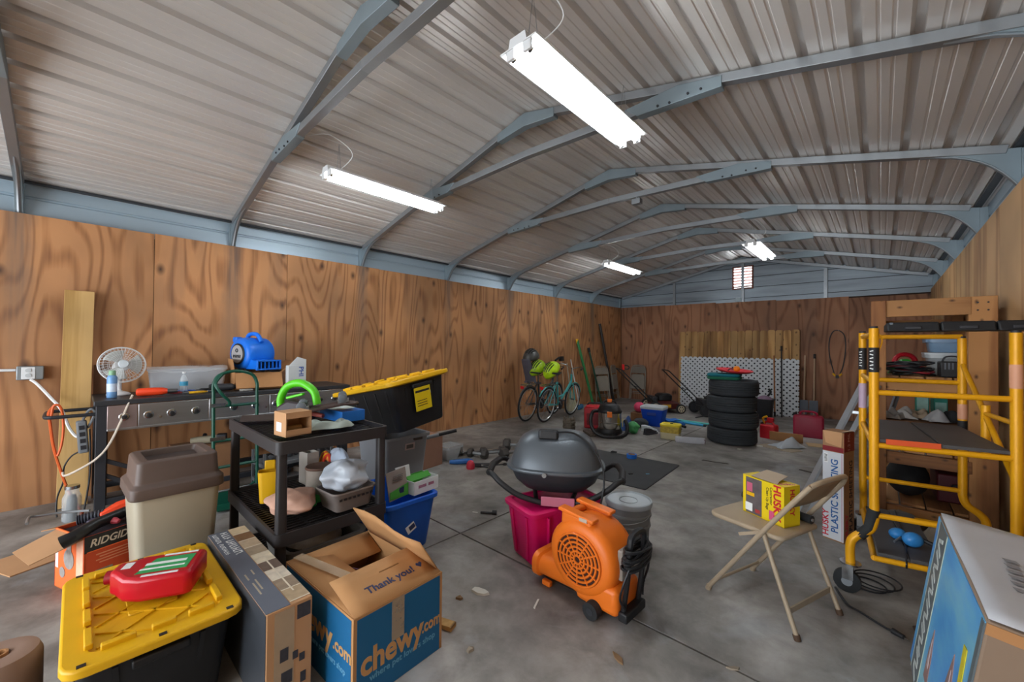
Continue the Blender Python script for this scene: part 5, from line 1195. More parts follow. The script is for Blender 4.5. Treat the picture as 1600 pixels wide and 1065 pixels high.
mb = MB(); mb.prism(seat_outline(.40, .37, .41), .425, .45, None, (-.06, 0, 0)); 
st = obj('seat', mb, M_CHA, t, bevel=.010, seg=3)
mb = MB()
def backfn(u, v): # curved back panel
    y = (v-.5)*.40; k = u; return Vector((.175+.10*k+.02*math.cos((v-.5)*2.6)-.015, y*(1-.12*k), .61+.145*k))
mb.lattice_sheet(backfn, 4, 10); obj('backrest', mb, M('chair_back', '8d7357', .5, .1, .2), t, solid=.006)
# box of bags on the seat
pA, pB = Vector((-.600, 2.69)), Vector((-.385, 2.575))
t = thing('bag_carton', 'yellow open box of contractor bags sitting on the folding chair', 'box', ((pA.x+pB.x)/2, (pA.y+pB.y)/2, .4505), math.atan2(pB.y-pA.y, pB.x-pA.x))
W_, D_, H_ = .25, .12, .215
M_YBX = M('box_yellow', 'dcc010', .5, 0, .05)
for c, d in (((0, .003, H_/2), (W_, .006, H_)), ((0, D_-.003, H_/2), (W_, .006, H_)), ((W_/2-.003, D_/2, H_/2), (.006, D_-.012, H_)), ((-W_/2+.003, D_/2, H_/2), (.006, D_-.012, H_)), ((0, D_/2, .003), (W_, D_, .006)), ((-W_/2+.025, D_/2, H_), (.05, D_, .004)), ((W_/2-.03, D_/2, H_), (.06, D_, .004))):
    mb = MB(); mb.box(c, d); obj('panel', mb, M_YBX, t)
mb = MB(); mb.prism([(-.075, 0), (.085, 0), (.07, .03), (.06, .115), (-.065, .115)], 0, .003, frame((1, 0, 0), (0, .97, .22), (0, -.22, .97)), (0, .006, H_+.003)); obj('torn_flap', mb, M('flap_tan', 'a4937f', .8), t)
mb = MB(); mb.box((-.055, -.0006, H_/2), (.10, .0012, H_-.012)); pc = obj('picture', mb, M('pic_bags', '5c5456', .5, 0, .7, 18), t)
for (x, z, a, b, m) in ((-.08, .155, .035, .05, M('pic_pink', 'c2607a', .5)), (-.075, .115, .05, .02, M_YEL), (-.085, .04, .045, .045, M_TEXTW), (-.03, .03, .03, .02, M('pic_red', 'a03030', .5))):
    mb = MB(); mb.box((x, -.0016, z), (a, .001, b)); obj('picture_patch', mb, m, pc)
M_TXR = M('print_red', 'c01830', .5, 0, 0); M_TXB = M('print_blue2', '1d5a9a', .5, 0, 0)
VT = (R(90), R(90), 0)       # reads top to bottom on a -y face
text('lettering', 'HUSKY', .058, M_TXR, t, (.085, -.0012, .120), VT, bold=.0016, sx=1.05)
text('lettering', 'Contractor', .021, M_TEXTK, t, (.052, -.0012, .145), VT)
text('lettering', 'Clean Up Bags', .021, M_TEXTK, t, (.030, -.0012, .125), VT)
text('lettering', 'HUSKY', .045, M_TXR, t, (W_/2+.001, D_/2, .13), (R(90), R(90), R(90)), bold=.001)
text('lettering', 'HUSKY', .03, M('print_pink', 'c4507a', .5, 0, 0), t, (W_/2-.03, D_/2, H_+.003), (0, 0, R(60)))
mb = MB(); mb.box((.055, -.0012, .04), (.03, .001, .05)); obj('pink_patch', mb, M('print_pink'), t)
t = thing('foam_tube', 'black foam roller tube behind the yellow bag box', 'tube', (-.46, 2.83, .4505), R(-25))
mb = MB(); mb.cyl((-.21, 0, .022), (.20, 0, .022), .022, n=14); obj('foam', mb, M_RUBBER, t)
mb = MB(); mb.cyl((-.215, 0, .022), (.205, 0, .022), .009, n=10); obj('core', mb, M_STEEL, t)

# plastic sheeting carton
t = thing('sheeting_carton', 'tall white plastic sheeting carton standing beside the scaffold', 'box', (-.262, 3.80, 0), R(-20))
W_, D_, H_ = .135, .15, .80
M_SHB = M('sheet_white', 'c9ced4', .6, 0, .06)
mb = MB(); mb.box((0, D_/2, H_/2), (W_, D_, H_)); obj('carton', mb, M('sheet_brown', '9c7452', .8, 0, .1), t, bevel=.003)
mb = MB(); mb.box((0, -.0008, .33), (W_-.004, .0016, .64)); obj('white_print', mb, M_SHB, t)
mb = MB(); mb.box((0, -.0014, .672), (W_-.004, .0016, .035)); obj('red_band', mb, M('print_maroon', '7d1420', .6), t)
mb = MB(); mb.box((W_/2+.0008, D_/2, .73), (.0016, D_-.004, .14)); obj('red_band', mb, M('print_maroon'), t)
mb = MB(); mb.box((W_/2-.012, -.0016, .33), (.003, .0012, .63)); obj('pink_line', mb, M('print_pinkline', 'b04a6a', .6), t)
UPT = (R(90), R(-90), 0)     # reads bottom to top on a -y face
text('lettering', 'HUSKY', .055, M_TXR, t, (-.046, -.0018, .12), UPT, bold=.0012, sx=1.1)
text('lettering', 'PLASTIC SHEETING', .062, M_TXB, t, (.012, -.0018, .33), UPT, bold=.0012, sx=1.02)
text('lettering', 'PLASTIC SHEETING', .062, M_TEXTK, t, (W_/2+.0008, .10, .335), (R(90), R(-90), R(90)), bold=.0008, sx=.98)
text('lettering', 'HUSKY', .055, M_TXR, t, (W_/2+.0008, .04, .12), (R(90), R(-90), R(90)), bold=.001)
text('lettering', '1.2 MIL', .045, M('print_rose', 'c28a8a', .6, 0, 0), t, (W_/2+.0018, .07, .73), (R(90), R(-90), R(90)))
mb = MB(); mb.box((-.045, -.0018, .60), (.026, .001, .07)); bc = obj('barcode_frame', mb, M_TEXTW, t)
for k in range(6):
    mb = MB(); mb.box((-.045, -.0026, .578+k*.009), (.018, .0008, .004)); obj('barcode_line', mb, M_TEXTK, bc)
mb = MB(); mb.prism([(-.06, 0), (.06, 0), (.055, -.11), (-.045, -.09)], 0, .003, frame((1, 0, 0), (0, 0, 1), (0, -1, 0)), (0, -.003, H_+.002)); obj('torn_flap', mb, M_CARDL, t)
mb = MB(); mb.prism([(-.06, 0), (.06, 0), (.05, .07), (-.06, .09)], 0, .003, frame((0, 1, 0), (.94, 0, .34), (.34, 0, -.94)), (W_/2-.02, D_/2, H_+.004)); obj('top_flap', mb, M('flap_tan'), t)
# aluminium ladder rails leaning behind the carton, down to the floor
t = thing('ladder_section', 'aluminium ladder section leaning on the lumber shelf post', 'ladder', (-.38, 3.95, 0))
for dx in (0, .09):
    mb = MB(); mb.bar((dx-.16, -.02, .02), (dx+.27, .42, 1.12), .05, .02); obj('rail', mb, M('aluminium', 'b4bac0', .35, .8), t)
for k in range(4):
    f = .2+k*.2; mb = MB(); mb.bar((-.16+.43*f, -.02+.44*f, .02+1.1*f), (-.07+.43*f, -.02+.44*f, .02+1.1*f), .02, .02); obj('rung', mb, M('aluminium'), t)

# ---- yellow scaffold
A, B_, C_, D4 = Vector((-.03, 3.09)), Vector((-.10, 3.94)), Vector((.50, 3.20)), Vector((.40, 4.02))
M_SCF = M('scaffold_yellow', 'e0a010', .4, .1, .08, 5)
t = thing('scaffold', 'yellow rolling scaffold with two plank decks beside right wall', 'scaffold', (A.x, A.y, 0))
def loc3(p, z): return (p.x-A.x, p.y-A.y, z)
def tb(name, a, b, r=.0165, m=None): mb = MB(); mb.tube([a, b], r, 10); return obj(name, mb, m or M_SCF, t)
casters = []
for p, q, top in ((A, C_, 1.53), (C_, A, 1.50), (B_, D4, 1.53), (D4, B_, 1.49)):
    out = (p-q).normalized() if p != B_ else Vector((0, 1))
    c = p+out*.105
    mb = MB(); mb.tube(bez([loc3(p, top), loc3(p, .9), loc3(p, .50), loc3(p, .44), loc3(p+out*.02, .38), loc3(p+out*.08, .33), loc3(c, .28), loc3(c, .17)], 6), .0225, 12)
    ps = obj('post', mb, M_SCF, t)
    mb = MB(); mb.tube([loc3(p, top-.002), loc3(p, top+.012)], .018, 12); obj('post_cap', mb, M_DARK, ps)
    x, y, _ = loc3(c, 0)
    mb = MB(); mb.cyl((x, y, .165), (x, y, .175), .05, n=16); mb.box((x-.012, y-.028, .125), (.05, .006, .09)); mb.box((x-.012, y+.028, .125), (.05, .006, .09)); cf = obj('caster_fork', mb, M_CHROME, t)
    mb = MB(); mb.lathe([(.058, -.02), (.064, -.016), (.064, .016), (.058, .02)], 22, (x-.015, y, .065), Q_XZ); obj('caster_wheel', mb, M_RUBBER, cf)
    mb = MB(); mb.lathe([(.026, -.023), (.026, .023)], 14, (x-.015, y, .065), Q_XZ); obj('caster_hub', mb, M_GREYP, cf)
for p, q, zs in ((A, C_, (1.165, .866, .47, .225)), (B_, D4, (1.50, 1.19, .80, .47, .225))):
    for z in zs: tb('rung', loc3(p, z), loc3(q, z), .0155)
tb('rail', loc3(A, .866), loc3(B_, .866), .0155); tb('rail', loc3(C_, .866), loc3(D4, .866), .0155)
tb('rail', loc3(A, .225), loc3(B_, .225), .0155); tb('rail', loc3(C_, .225), loc3(D4, .225), .0155)
tb('diagonal_brace', loc3(C_+Vector((0, .0)), .74), loc3(D4, 1.32), .014)
tb('guard_post', loc3((C_+D4)/2, .80), loc3((C_+D4)/2, 1.09), .02); tb('guard_bar', loc3((C_+D4)/2, 1.04), loc3(C_, 1.04), .013)
tb('rung', loc3(A, 1.50), loc3(B_, 1.50), .0145); tb('rung', loc3(A, 1.22), loc3(B_, 1.22), .0145)
for (z, wd, nm) in ((.885, 1.0, 0), (.243, .52, 1)):
    for k in range(2):
        f0 = .03+.47*wd*k*1.02; f1 = f0+.46*wd
        a0, a1 = A.lerp(C_, f0), A.lerp(C_, f1); b0, b1 = B_.lerp(D4, f0), B_.lerp(D4, f1)
        mb = MB(); mb.loft([[Vector(loc3(v, z)) for v in (a0, a1, b1, b0)], [Vector(loc3(v, z+.018)) for v in (a0, a1, b1, b0)]]); obj('deck_board', mb, M('deck_black', '4a4a4c', .6, 0, .25, 5, .1), t, bevel=.002)
mb = MB(); mb.bar(loc3(A+Vector((.05, -.012)), .894), loc3(A.lerp(C_, .5)+Vector((0, -.012)), .894), .004, .03); obj('warning_label', mb, M('label_orange', 'd8562a', .5), t)
for p, z0, z1, m in ((A, 1.28, 1.42, M_TEXTK), (B_, 1.26, 1.42, M_TEXTK), (B_, .98, 1.16, M('label_lilac', 'b9a2b8', .5)), (D4, .95, 1.05, M('label_peach', 'd49a7a', .5)), (D4, .84, .94, M_TEXTK), (C_, 1.22, 1.34, M('label_peach'))):
    mb = MB(); x, y, _ = loc3(p, 0); mb.tube([(x, y, z0), (x, y, z1)], .0235, 12); obj('post_sticker', mb, m, t)
x, y, _ = loc3(A, 0)
for k in range(6):
    mb = MB(); mb.box((x-.010, y-.0235, 1.35-.05+k*.02), (.016, .003, .006), (0, R(20*(-1)**k), 0)); obj('letter_mark', mb, M_TEXTW, t)
x, y, _ = loc3(B_, 0)
for k in range(6):
    mb = MB(); mb.box((x-.010, y-.0235, 1.34-.05+k*.02), (.016, .003, .006), (0, R(20*(-1)**k), 0)); obj('letter_mark', mb, M_TEXTW, t)
mb = MB(); mb.tube([loc3(A, .50), loc3(A+Vector((-.02, 0)), .39), loc3(A+Vector((-.065, -.01)), .335)], .028, 10); obj('foam_sleeve', mb, M_RUBBER, t)
mb = MB(); mb.tube(bez([loc3(A+Vector((.02, .02)), 1.5), loc3(A+Vector((.035, .03)), 1.46), loc3(A+Vector((.02, .02)), 1.40)], 4), .004, 6); obj('lock_pin', mb, M_SCF, t)
# cord strapped around lower deck
mb = MB(); mb.tube(bez([(.10, 3.06, .23), (.10, 3.07, .265), (.10, 3.45, .268), (.07, 3.95, .266)], 6), .005, 6)
tag(obj('strap_cord', mb, M_BLACK), 'thin black cord stretched over the lower scaffold deck', 'cord')
# black rails on top of the scaffold
t = thing('plastic_rail', 'long black plastic rail lying across the scaffold top', 'rail', (.02, 3.36, 1.516), R(5))
for k, (x0, x1) in enumerate(((0, .22), (.225, .43), (.435, .60))):
    mb = MB(); mb.loft([[Vector((x, y, z)) for (y, z) in ((-.09, 0), (.09, 0), (.08, .045), (-.07, .055))] for x in (x0, x0+.02, x1-.02, x1)]); sg = obj('segment', mb, M_BLACK, t, bevel=.008)
    mb = MB(); mb.box(((x0+x1)/2, -.088, .02), (.07, .012, .018)); obj('latch', mb, M_DARK, sg, bevel=.004)
mb = MB(); mb.box((.02, 0, .03), (.02, .15, .05)); obj('end_cap', mb, M('rail_grey', '5a646e', .5), t, bevel=.005)
# blue goggles/bottle on lower deck, cable at the caster
t = thing('hand_clamp', 'blue plastic clamp lying on the lower scaffold deck', 'clamp', (.135, 3.32, .2615), R(30))
mb = MB(); mb.ball((0, 0, .042), .042, 14, 8, (1.2, .9, 1)); obj('jaw', mb, M('clamp_blue', '2f7ec0', .35), t)
mb = MB(); mb.ball((-.02, .09, .034), .034, 14, 8, (1.3, 1, 1)); obj('handle', mb, M('clamp_blue'), t)
mb = MB(); mb.tube([(.03, .02, .05), (.09, -.03, .03)], .012, 8); obj('grip', mb, M_BLACK, t)
mb = MB(); mb.tube([(-.03, .05, .03), (-.08, .02, .012)], .006, 6); obj('pin', mb, M_STEEL, t)
random.seed(8)
for k in range(3):
    c = Vector((-.06+.02*k, 3.22+.03*k, .008+.009*k)); r_ = .085+.012*k
    mb = MB(); mb.torus(c, r_, .0045, 26, 6); tag(obj('cable_loop', mb, M_BLACK), ['lowest', 'middle', 'upper'][k]+' loop of thin black cable on floor by scaffold caster', 'cable', 'cable loops by the caster')
mb = MB(); mb.tube(bez([(-.20, 3.05, .008), (-.14, 2.90, .007), (-.08, 2.86, .006), (-.0, 2.80, .006), (.04, 2.77, .012)], 6), .006, 6)
o = thing('power_plug', 'black power cord with plug lying on floor before scaffold', 'cord', (0, 0, 0)); obj('lead', mb, M_BLACK, o)
mb = MB(); mb.tube([(.04, 2.77, .014), (.08, 2.745, .014)], [.014, .011], 10); obj('plug', mb, M_BLACK, o)
for dy in (-.006, .006):
    mb = MB(); mb.bar((.08, 2.745+dy, .014), (.10, 2.732+dy, .014), .002, .006); obj('prong', mb, M_CHROME, o)
rag('brown_rag', 'brown dirty rag on floor below the scaffold front', (.22, 2.92, 0), R(40), .20, .14, .035, M('rag_brown', '4a3a30', .9, 0, .2), 17)

# ---- lumber shelf against the right wall
t = thing('lumber_shelf', 'rough lumber shelving rack with beams against right wall', 'shelf', (0, 4.45, 0))
for (x, y) in ((-.015, .0), (.54, .0), (-.015, 1.5), (.54, 1.5)):
    mb = MB(); mb.box((0, 0, .90), (.09, .14, 1.80) if x < .3 else (.14, .09, 1.80)); obj('post', mb, M_LUMB, t, loc=(x, y, 0), bevel=.003)
for z in (1.735, 1.20, .62, .20):
    mb = MB(); mb.box((0, 0, 0), (.47, .038, .13 if z > 1.5 else .09)); obj('front_beam', mb, M_LUMBX, t, loc=(.25, -.03, z-(.0 if z > 1.5 else .065)), bevel=.003)
    mb = MB(); mb.box((0, 0, 0), (.47, .038, .09)); obj('rear_beam', mb, M_LUMBX, t, loc=(.25, 1.53, z-.06), bevel=.003)
    for k in range(4):
        mb = MB(); mb.box((0, 0, 0), (.135, 1.50, .02)); obj('shelf_board', mb, M_LUMBY, t, loc=(.035+.145*k, .75, z-.01 if z < 1.5 else 1.79), bevel=.002)
for x in (-.015, .54):
    mb = MB(); mb.box((0, 0, 0), (.038, 1.4, .09)); obj('side_beam', mb, M_LUMBY, t, loc=(x, .75, 1.70), bevel=.003)
mb = MB(); mb.bar((.0, .75, 1.25), (.0, 1.45, 1.66), .038, .08); obj('brace', mb, M_LUMB, t)
mb = MB(); mb.bar((.54, .05, 1.30), (.54, .7, 1.68), .038, .08); obj('brace', mb, M_LUMB, t)
for (x, z) in ((.515, 1.755), (.565, 1.755), (.515, 1.70), (.565, 1.70)):
    mb = MB(); mb.cyl((x, -.046, z), (x, -.05, z), .006, n=8); obj('screw', mb, M_DARK, t)
SY_ = 4.45
# clutter on the shelves
Z1, Z2, Z3 = 1.202, .622, .202
def coil_pile(name, lab, loc, mats, n, rx, ry, seed):
    random.seed(seed); t = thing(name, lab, 'cables', loc)
    for k in range(n):
        a0 = random.uniform(0, 6.28); cx, cy = random.uniform(-.04, .04), random.uniform(-.05, .05); z = .012+.010*k
        pts = [(cx+rx*random.uniform(.8, 1.1)*math.cos(a), cy+ry*random.uniform(.8, 1.1)*math.sin(a), z+.008*math.sin(2*a+a0)) for a in [2*math.pi*q/14 for q in range(14)]]
        mb = MB(); mb.tube(bez(pts, 3, closed=True), .0075, 6, closed=True); obj('cable', mb, mats[k % len(mats)], t)
coil_pile('cable_pile', 'tangled black and red jumper cables on the lumber shelf', (.17, SY_+.17, Z1), [M_BLACK, M_BLACK, M('cable_red', '8c1f2c', .5), M_DARK], 10, .12, .10, 5)
coil_pile('cable_pile', 'bright green coiled cord on the lumber shelf beside cables', (.07, SY_+.43, Z1), [M('cord_lime', '3aa83a', .5)], 5, .05, .09, 6)
t = thing('red_reel', 'red plastic cord reel on the lumber shelf', 'reel', (.16, SY_+.66, Z1), R(20))
mb = MB(); mb.torus((0, 0, .09), .075, .020, 22, 8, frame((1, 0, 0), (0, 0, 1), (0, 1, 0))); obj('ring', mb, M_RED, t)
mb = MB(); mb.cyl((0, -.03, .09), (0, .03, .09), .035, n=14); obj('hub', mb, M('cord_lime'), t)
mb = MB(); mb.box((0, 0, .01), (.12, .08, .02)); obj('foot', mb, M_RED, t)
t = thing('black_case', 'black plastic charger box with handle at the shelf front', 'case', (.40, SY_+.10, Z1), R(4))
mb = MB(); mb.box((0, 0, .06), (.14, .13, .12)); obj('body', mb, M_BLACK, t, bevel=.008)
mb = MB(); mb.tube(bez([(-.05, 0, .12), (-.03, 0, .155), (.03, 0, .155), (.05, 0, .12)], 5), .006, 6); obj('handle', mb, M_DARK, t)
for k in range(3):
    mb = MB(); mb.box((-.045+.02*k, -.066, .085), (.008, .003, .05)); obj('vent_slot', mb, M('slot_grey', '5a6068', .5), t)
t = thing('white_bin', 'cloudy white storage bin at the back of the lumber shelf', 'bin', (.40, SY_+.48, Z1), R(0))
obj('tub', tub(.20, .30, .23, .34, .17, .03), M('bin_cloud', 'a8aeb0', .3, 0, .1), t)
mb = MB(); mb.loft([rr(.275, .385, .03, .17), rr(.275, .385, .03, .185)]); obj('lid', mb, M('bin_lid', 'b9c0c4', .35), t)
t = thing('blue_bin', 'pale blue storage bin stacked on the white bin', 'bin', (.40, SY_+.48, Z1+.187), R(0))
obj('tub', tub(.20, .32, .22, .34, .11, .03), M('bin_blue', '7d9bb8', .35, 0, .1), t)
mb = MB(); mb.loft([rr(.265, .385, .03, .11), rr(.265, .385, .03, .122)]); obj('lid', mb, M('bin_blue'), t)
for k, (x, y, h_) in enumerate(((.27, .70, .42), (.38, .78, .36))):
    t = thing('tile_carton', ['tall', 'short'][k]+' teal printed carton on the middle lumber shelf', 'box', (x, SY_+y, Z2), R(8*k), 'teal cartons')
    mb = MB(); mb.box((0, 0, h_/2), (.085, .12, h_)); obj('carton', mb, M('teal_carton', '2f8a78', .6, 0, .2, 10), t, bevel=.003)
    mb = MB(); mb.box((0, -.0608, h_*.75), (.07, .0016, h_*.3)); obj('white_print', mb, M('teal_pale', '9ac4ba', .6, 0, .2, 30), t)
angle_bar('aluminium_angle', (.02, SY_+.56, Z2+.03), (.16, SY_+1.2, Z2+.50), 'aluminium angle strip leaning inside the lumber shelf', M('aluminium'), .045)
t = open_carton('cardboard_box', 'brown carton on the middle lumber shelf under loose papers', (.24, SY_+.30, Z2), 0, .46, .40, .21, M('card_dim'), [])
mb = MB(); mb.box((0, 0, .207), (.455, .395, .006)); obj('lid', mb, M('card_dim'), t)
for k in range(5):
    a, x, y = 15*k-20, .10+.085*k, .22+.06*(k % 3)
    rag('paper_scrap', ['creased grey', 'folded white', 'torn tan', 'curled pale', 'dark crumpled'][k]+' paper sheet on the middle lumber shelf', (x-.03, SY_+y-.02, Z2+.214+.002*k), R(a), .14, .13, .11, M(['scrap_grey', 'scrap_white', 'scrap_tan', 'scrap_pale', 'scrap_dark'][k], ['8c8a88', 'b4b4b2', '9c8a74', 'a8aaac', '2c2c2e'][k], .8), 30+k, 8, 8, cat='paper')
t = thing('duffel_bag', 'round black duffel bag on the bottom lumber shelf', 'bag', (.16, SY_+.28, Z3))
mb = MB(); mb.ball((0, 0, .15), .15, 18, 10, (.9, 1.3, 1)); obj('bag', mb, M('duffel_black', '18181b', .8, 0, .2, 20, .2), t)
mb = MB(); mb.tube(bez([(-.05, -.1, .27), (-.02, -.04, .34), (.02, .04, .34), (.05, .1, .27)], 5), .009, 6); obj('strap', mb, M_DARK, t)
t = thing('tool_case', 'dark red tool case on the bottom lumber shelf', 'case', (.42, SY_+.42, Z3), R(3))
mb = MB(); mb.box((0, 0, .11), (.20, .36, .22)); obj('shell', mb, M('case_maroon', '4c141c', .5), t, bevel=.012)
mb = MB(); mb.tube(bez([(-.02, -.19, .12), (-.02, -.215, .15), (.03, -.215, .15), (.03, -.19, .12)], 4), .007, 6); obj('handle', mb, M_BLACK, t)
rag('canvas_drop', 'pale canvas drop cloth bunched on floor by lumber shelf', (.32, 4.18, 0), R(10), .36, .30, .24, M('canvas', '948b7e', .9, 0, .25, 10), 40, 14, 12)
puff_bag('grey_sack', 'slumped grey dusty sack leaning at lumber shelf base', (.10, 4.22, 0), .10, M('sack_grey', '7d766c', .85, 0, .25), 14, (1.2, .8, 1.0))

# ---- big blue printed carton in the right foreground
t = thing('big_blue_carton', 'large white topped carton with blue printed side at lower right', 'box', (.112, 1.62, .0557), rot=(0, R(8), R(1.2)))
BW, BD, BH = .40, .90, .655
def sky_print():
    m, N, L, p = nodes_of('print_sky')
    tc = N.new('ShaderNodeTexCoord'); mp = N.new('ShaderNodeMapping'); mp.inputs['Scale'].default_value = (1.5, 1.5, 4); L.new(tc.outputs['Object'], mp.inputs[0])
    n = N.new('ShaderNodeTexNoise'); n.inputs['Scale'].default_value = 1.6; n.inputs['Detail'].default_value = 4; L.new(mp.outputs[0], n.inputs['Vector'])
    r = ramp(N, L, n.outputs[0], [(.3, '2f7fd0'), (.5, '55a4d8'), (.75, '84c2cc')]); L.new(r.outputs[0], p.inputs['Base Color']); p.inputs['Roughness'].default_value = .35
    return m
mb = MB(); mb.box((BW/2, BD/2, BH/2), (BW, BD, BH)); bxo = obj('carton', mb, M('carton_kraft', '84705e', .8, 0, .12, 5), t, bevel=.006)
mb = MB(); mb.box((-.001, BD/2, BH/2), (.002, BD-.012, BH-.012)); obj('sky_print', mb, sky_print(), t)
mb = MB(); mb.lattice_sheet(lambda u, v: Vector((.002+u*(BW-.004), .004+v*(BD-.008), BH+.0065+.003*math.sin(7*v+3*u))), 8, 12); tp = obj('white_top', mb, M('top_white', 'b9bcc2', .6, 0, .12, 4), t, solid=.003)
mb = MB(); mb.box((-.003, BD-.17, BH/2), (.002, .17, BH-.012)); bd_ = obj('dark_band', mb, M('band_slate', '5a6468', .4, 0, .1), t)
for y in (BD-.262, BD-.08):
    mb = MB(); mb.box((-.0035, y, BH/2), (.0022, .006, BH-.012)); obj('pale_line', mb, M('band_line', 'a8b0a0', .5), bd_)
for k in range(17):
    mb = MB(); mb.box((-.0045, BD-.17, BH-.06-k*.035), (.0015, .085, .015), (R(20 if k % 3 else -14), 0, 0)); obj('letter_mark', mb, M('band_letter', 'b8bfbc', .5), bd_)
mb = MB(); mb.box((-.002, .02, BH/2), (.003, .03, BH-.02)); obj('slate_edge', mb, M('band_slate'), t)
for (y, z, s_) in ((.20, .33, 1.0), (.52, .26, .7)):
    mb = MB(); mb.prism([(-.05*s_, -.18*s_), (.055*s_, -.18*s_), (.05*s_, -.02), (.01, .10*s_), (-.04*s_, -.03)], 0, .002, Q_YZ, (-.0042, y, z)); sp = obj('printed_spire', mb, M('spire_brown', '8a6a66', .5, 0, .3, 14), t)
    mb = MB(); mb.prism([(-.02*s_, -.1*s_), (.02*s_, -.1*s_), (.005, .05*s_)], 0, .002, Q_YZ, (-.0052, y, z)); obj('spire_light', mb, M('spire_pale', 'b9a8a8', .5), sp)
mb = MB(); mb.box((-.0035, .105, .43), (.002, .04, .16), (R(-7), 0, 0)); obj('yellow_print', mb, M('print_yellowish', 'c9bc2a', .5, 0, .3, 40), t)
for j in range(4):
    for k in range(6 - (j % 2)):
        mb = MB(); mb.box((.11+.05*j+.004*k, .28+.05*k+.02*j, BH+.0115), (.034, .022, .0008), (0, 0, R(12))); obj('stamp_mark', mb, M('stamp_grey', '85888e', .6, 0, .5, 120), tp)
mb = MB(); mb.box((BW/2, .055*0-.0015, BH-.02), (BW, .003, .03)); obj('front_edge', mb, M_CARD, t)
for k in range(3):
    mb = MB(); mb.box((BW/2, -.0016, .48-.17*k), (BW-.02, .002, .004)); obj('crease', mb, M('crease_brown', '5f4c38', .9), t)
# ================================================================== FAR END
# ---- tire stack
def tire_mesh():
    mb = MB(); prof = [(.205, -.085), (.23, -.098), (.27, -.10), (.305, -.092), (.318, -.075)]
    for z in (-.055, -.03, 0., .03, .055): prof += [(.322, z-.010), (.322, z+.010), (.314, z+.0115), (.314, z+.0135)]
    prof += [(.318, .075), (.305, .092), (.27, .10), (.23, .098), (.205, .085), (.195, .06), (.195, -.06)]
    rings = [[Vector((r*math.cos(2*math.pi*k/48), r*math.sin(2*math.pi*k/48), z)) for k in range(48)] for r, z in prof]
    mb.loft(rings, closed=True); return mb
tm = tire_mesh(); TX, TYc = -1.66, 6.72
names = ['bottom tire of the four tire stack', 'second tire from the bottom of the stack', 'third tire from the bottom of the stack', 'top tire of the stack, scuffed at front']
first = None
for k in range(4):
    lc = (TX+[.0, .015, -.005, .02][k], TYc+[0, .01, -.01, .0][k], .118+.235*k)
    if first is None: o = obj('car_tire', tm, M('tire_black', '33383d', .75, 0, .2, 16, .12), loc=lc, ang=25); o.scale = (1.04, 1.04, 1.16); first = o
    else: o = first.copy(); COL.objects.link(o); o.location = lc; o.rotation_euler = (0, 0, k*.7)
    tag(o, 'black '+names[k], 'tire', 'car tires in the stack')
t = thing('seat_cushion', 'teal green folded cushion on top of the tires', 'cushion', (TX-.08, TYc-.08, .942), R(8))
for k in range(2):
    mb = MB(); mb.loft([rr(.42, .36, .06, .0+.045*k), rr(.45, .39, .07, .02+.045*k), rr(.43, .37, .06, .04+.045*k)]); obj('pad', mb, M('pad_green', '1d6a50', .8, 0, .15) if k == 0 else M('pad_teal', '14707e', .8, 0, .15), t)
t = thing('round_tray', 'red round plastic tray on top of the cushion', 'tray', (TX+.04, TYc-.04, 1.045), rot=(R(2), R(5), 0))
mb = MB(); mb.lathe([(.001, .008), (.20, .008), (.245, .03), (.25, .042), (.24, .042), (.20, .018), (.001, .016)], 32); obj('dish', mb, M('tray_red', 'c8202c', .4), t)
mb = MB(); mb.tube(bez([(-.08, -.02, .02), (-.05, -.02, .05), (.02, -.02, .05), (.05, -.02, .02)], 4), .008, 6); obj('grip', mb, M_BLACK, t)
t = thing('orange_ball', 'small orange ball resting in the red tray', 'ball', (TX+.10, TYc-.14, 1.058))
mb = MB(); mb.ball((0, 0, .045), .045, 16, 10); obj('ball', mb, M('ball_orange', 'f08a10', .5), t)

# ---- fence panel and lattice on the back wall
t = thing('fence_panel', 'cedar picket fence panel leaning on the back wall', 'fence panel', (-2.48, 10.16, 0), rot=(R(-3.2), 0, 0))
pm = None
for k in range(17):
    hgt = 1.80
    if pm is None:
        mb = MB(); mb.prism([(-.069, 0), (.069, 0), (.069, hgt-.03), (.045, hgt), (-.045, hgt), (-.069, hgt-.03)], 0, .016, Q_XZ); o = obj('picket', mb, M_FENCE, t); pm = o
    else: o = pm.copy(); COL.objects.link(o)
    o.location = (-1.16+k*.145, .004*((k*7) % 3), .002+.006*((k*5) % 3)); o.parent = t
for z in (.35, .95, 1.5):
    mb = MB(); mb.box((0, .035, z), (2.44, .035, .08)); obj('back_rail', mb, M_FENCE, t)
t = thing('lattice_panel', 'white diagonal lattice panel leaning on the fence panel', 'lattice', (-2.42, 9.985, 0), rot=(R(-3.5), 0, 0))
LW, LHh = 2.36, 1.19
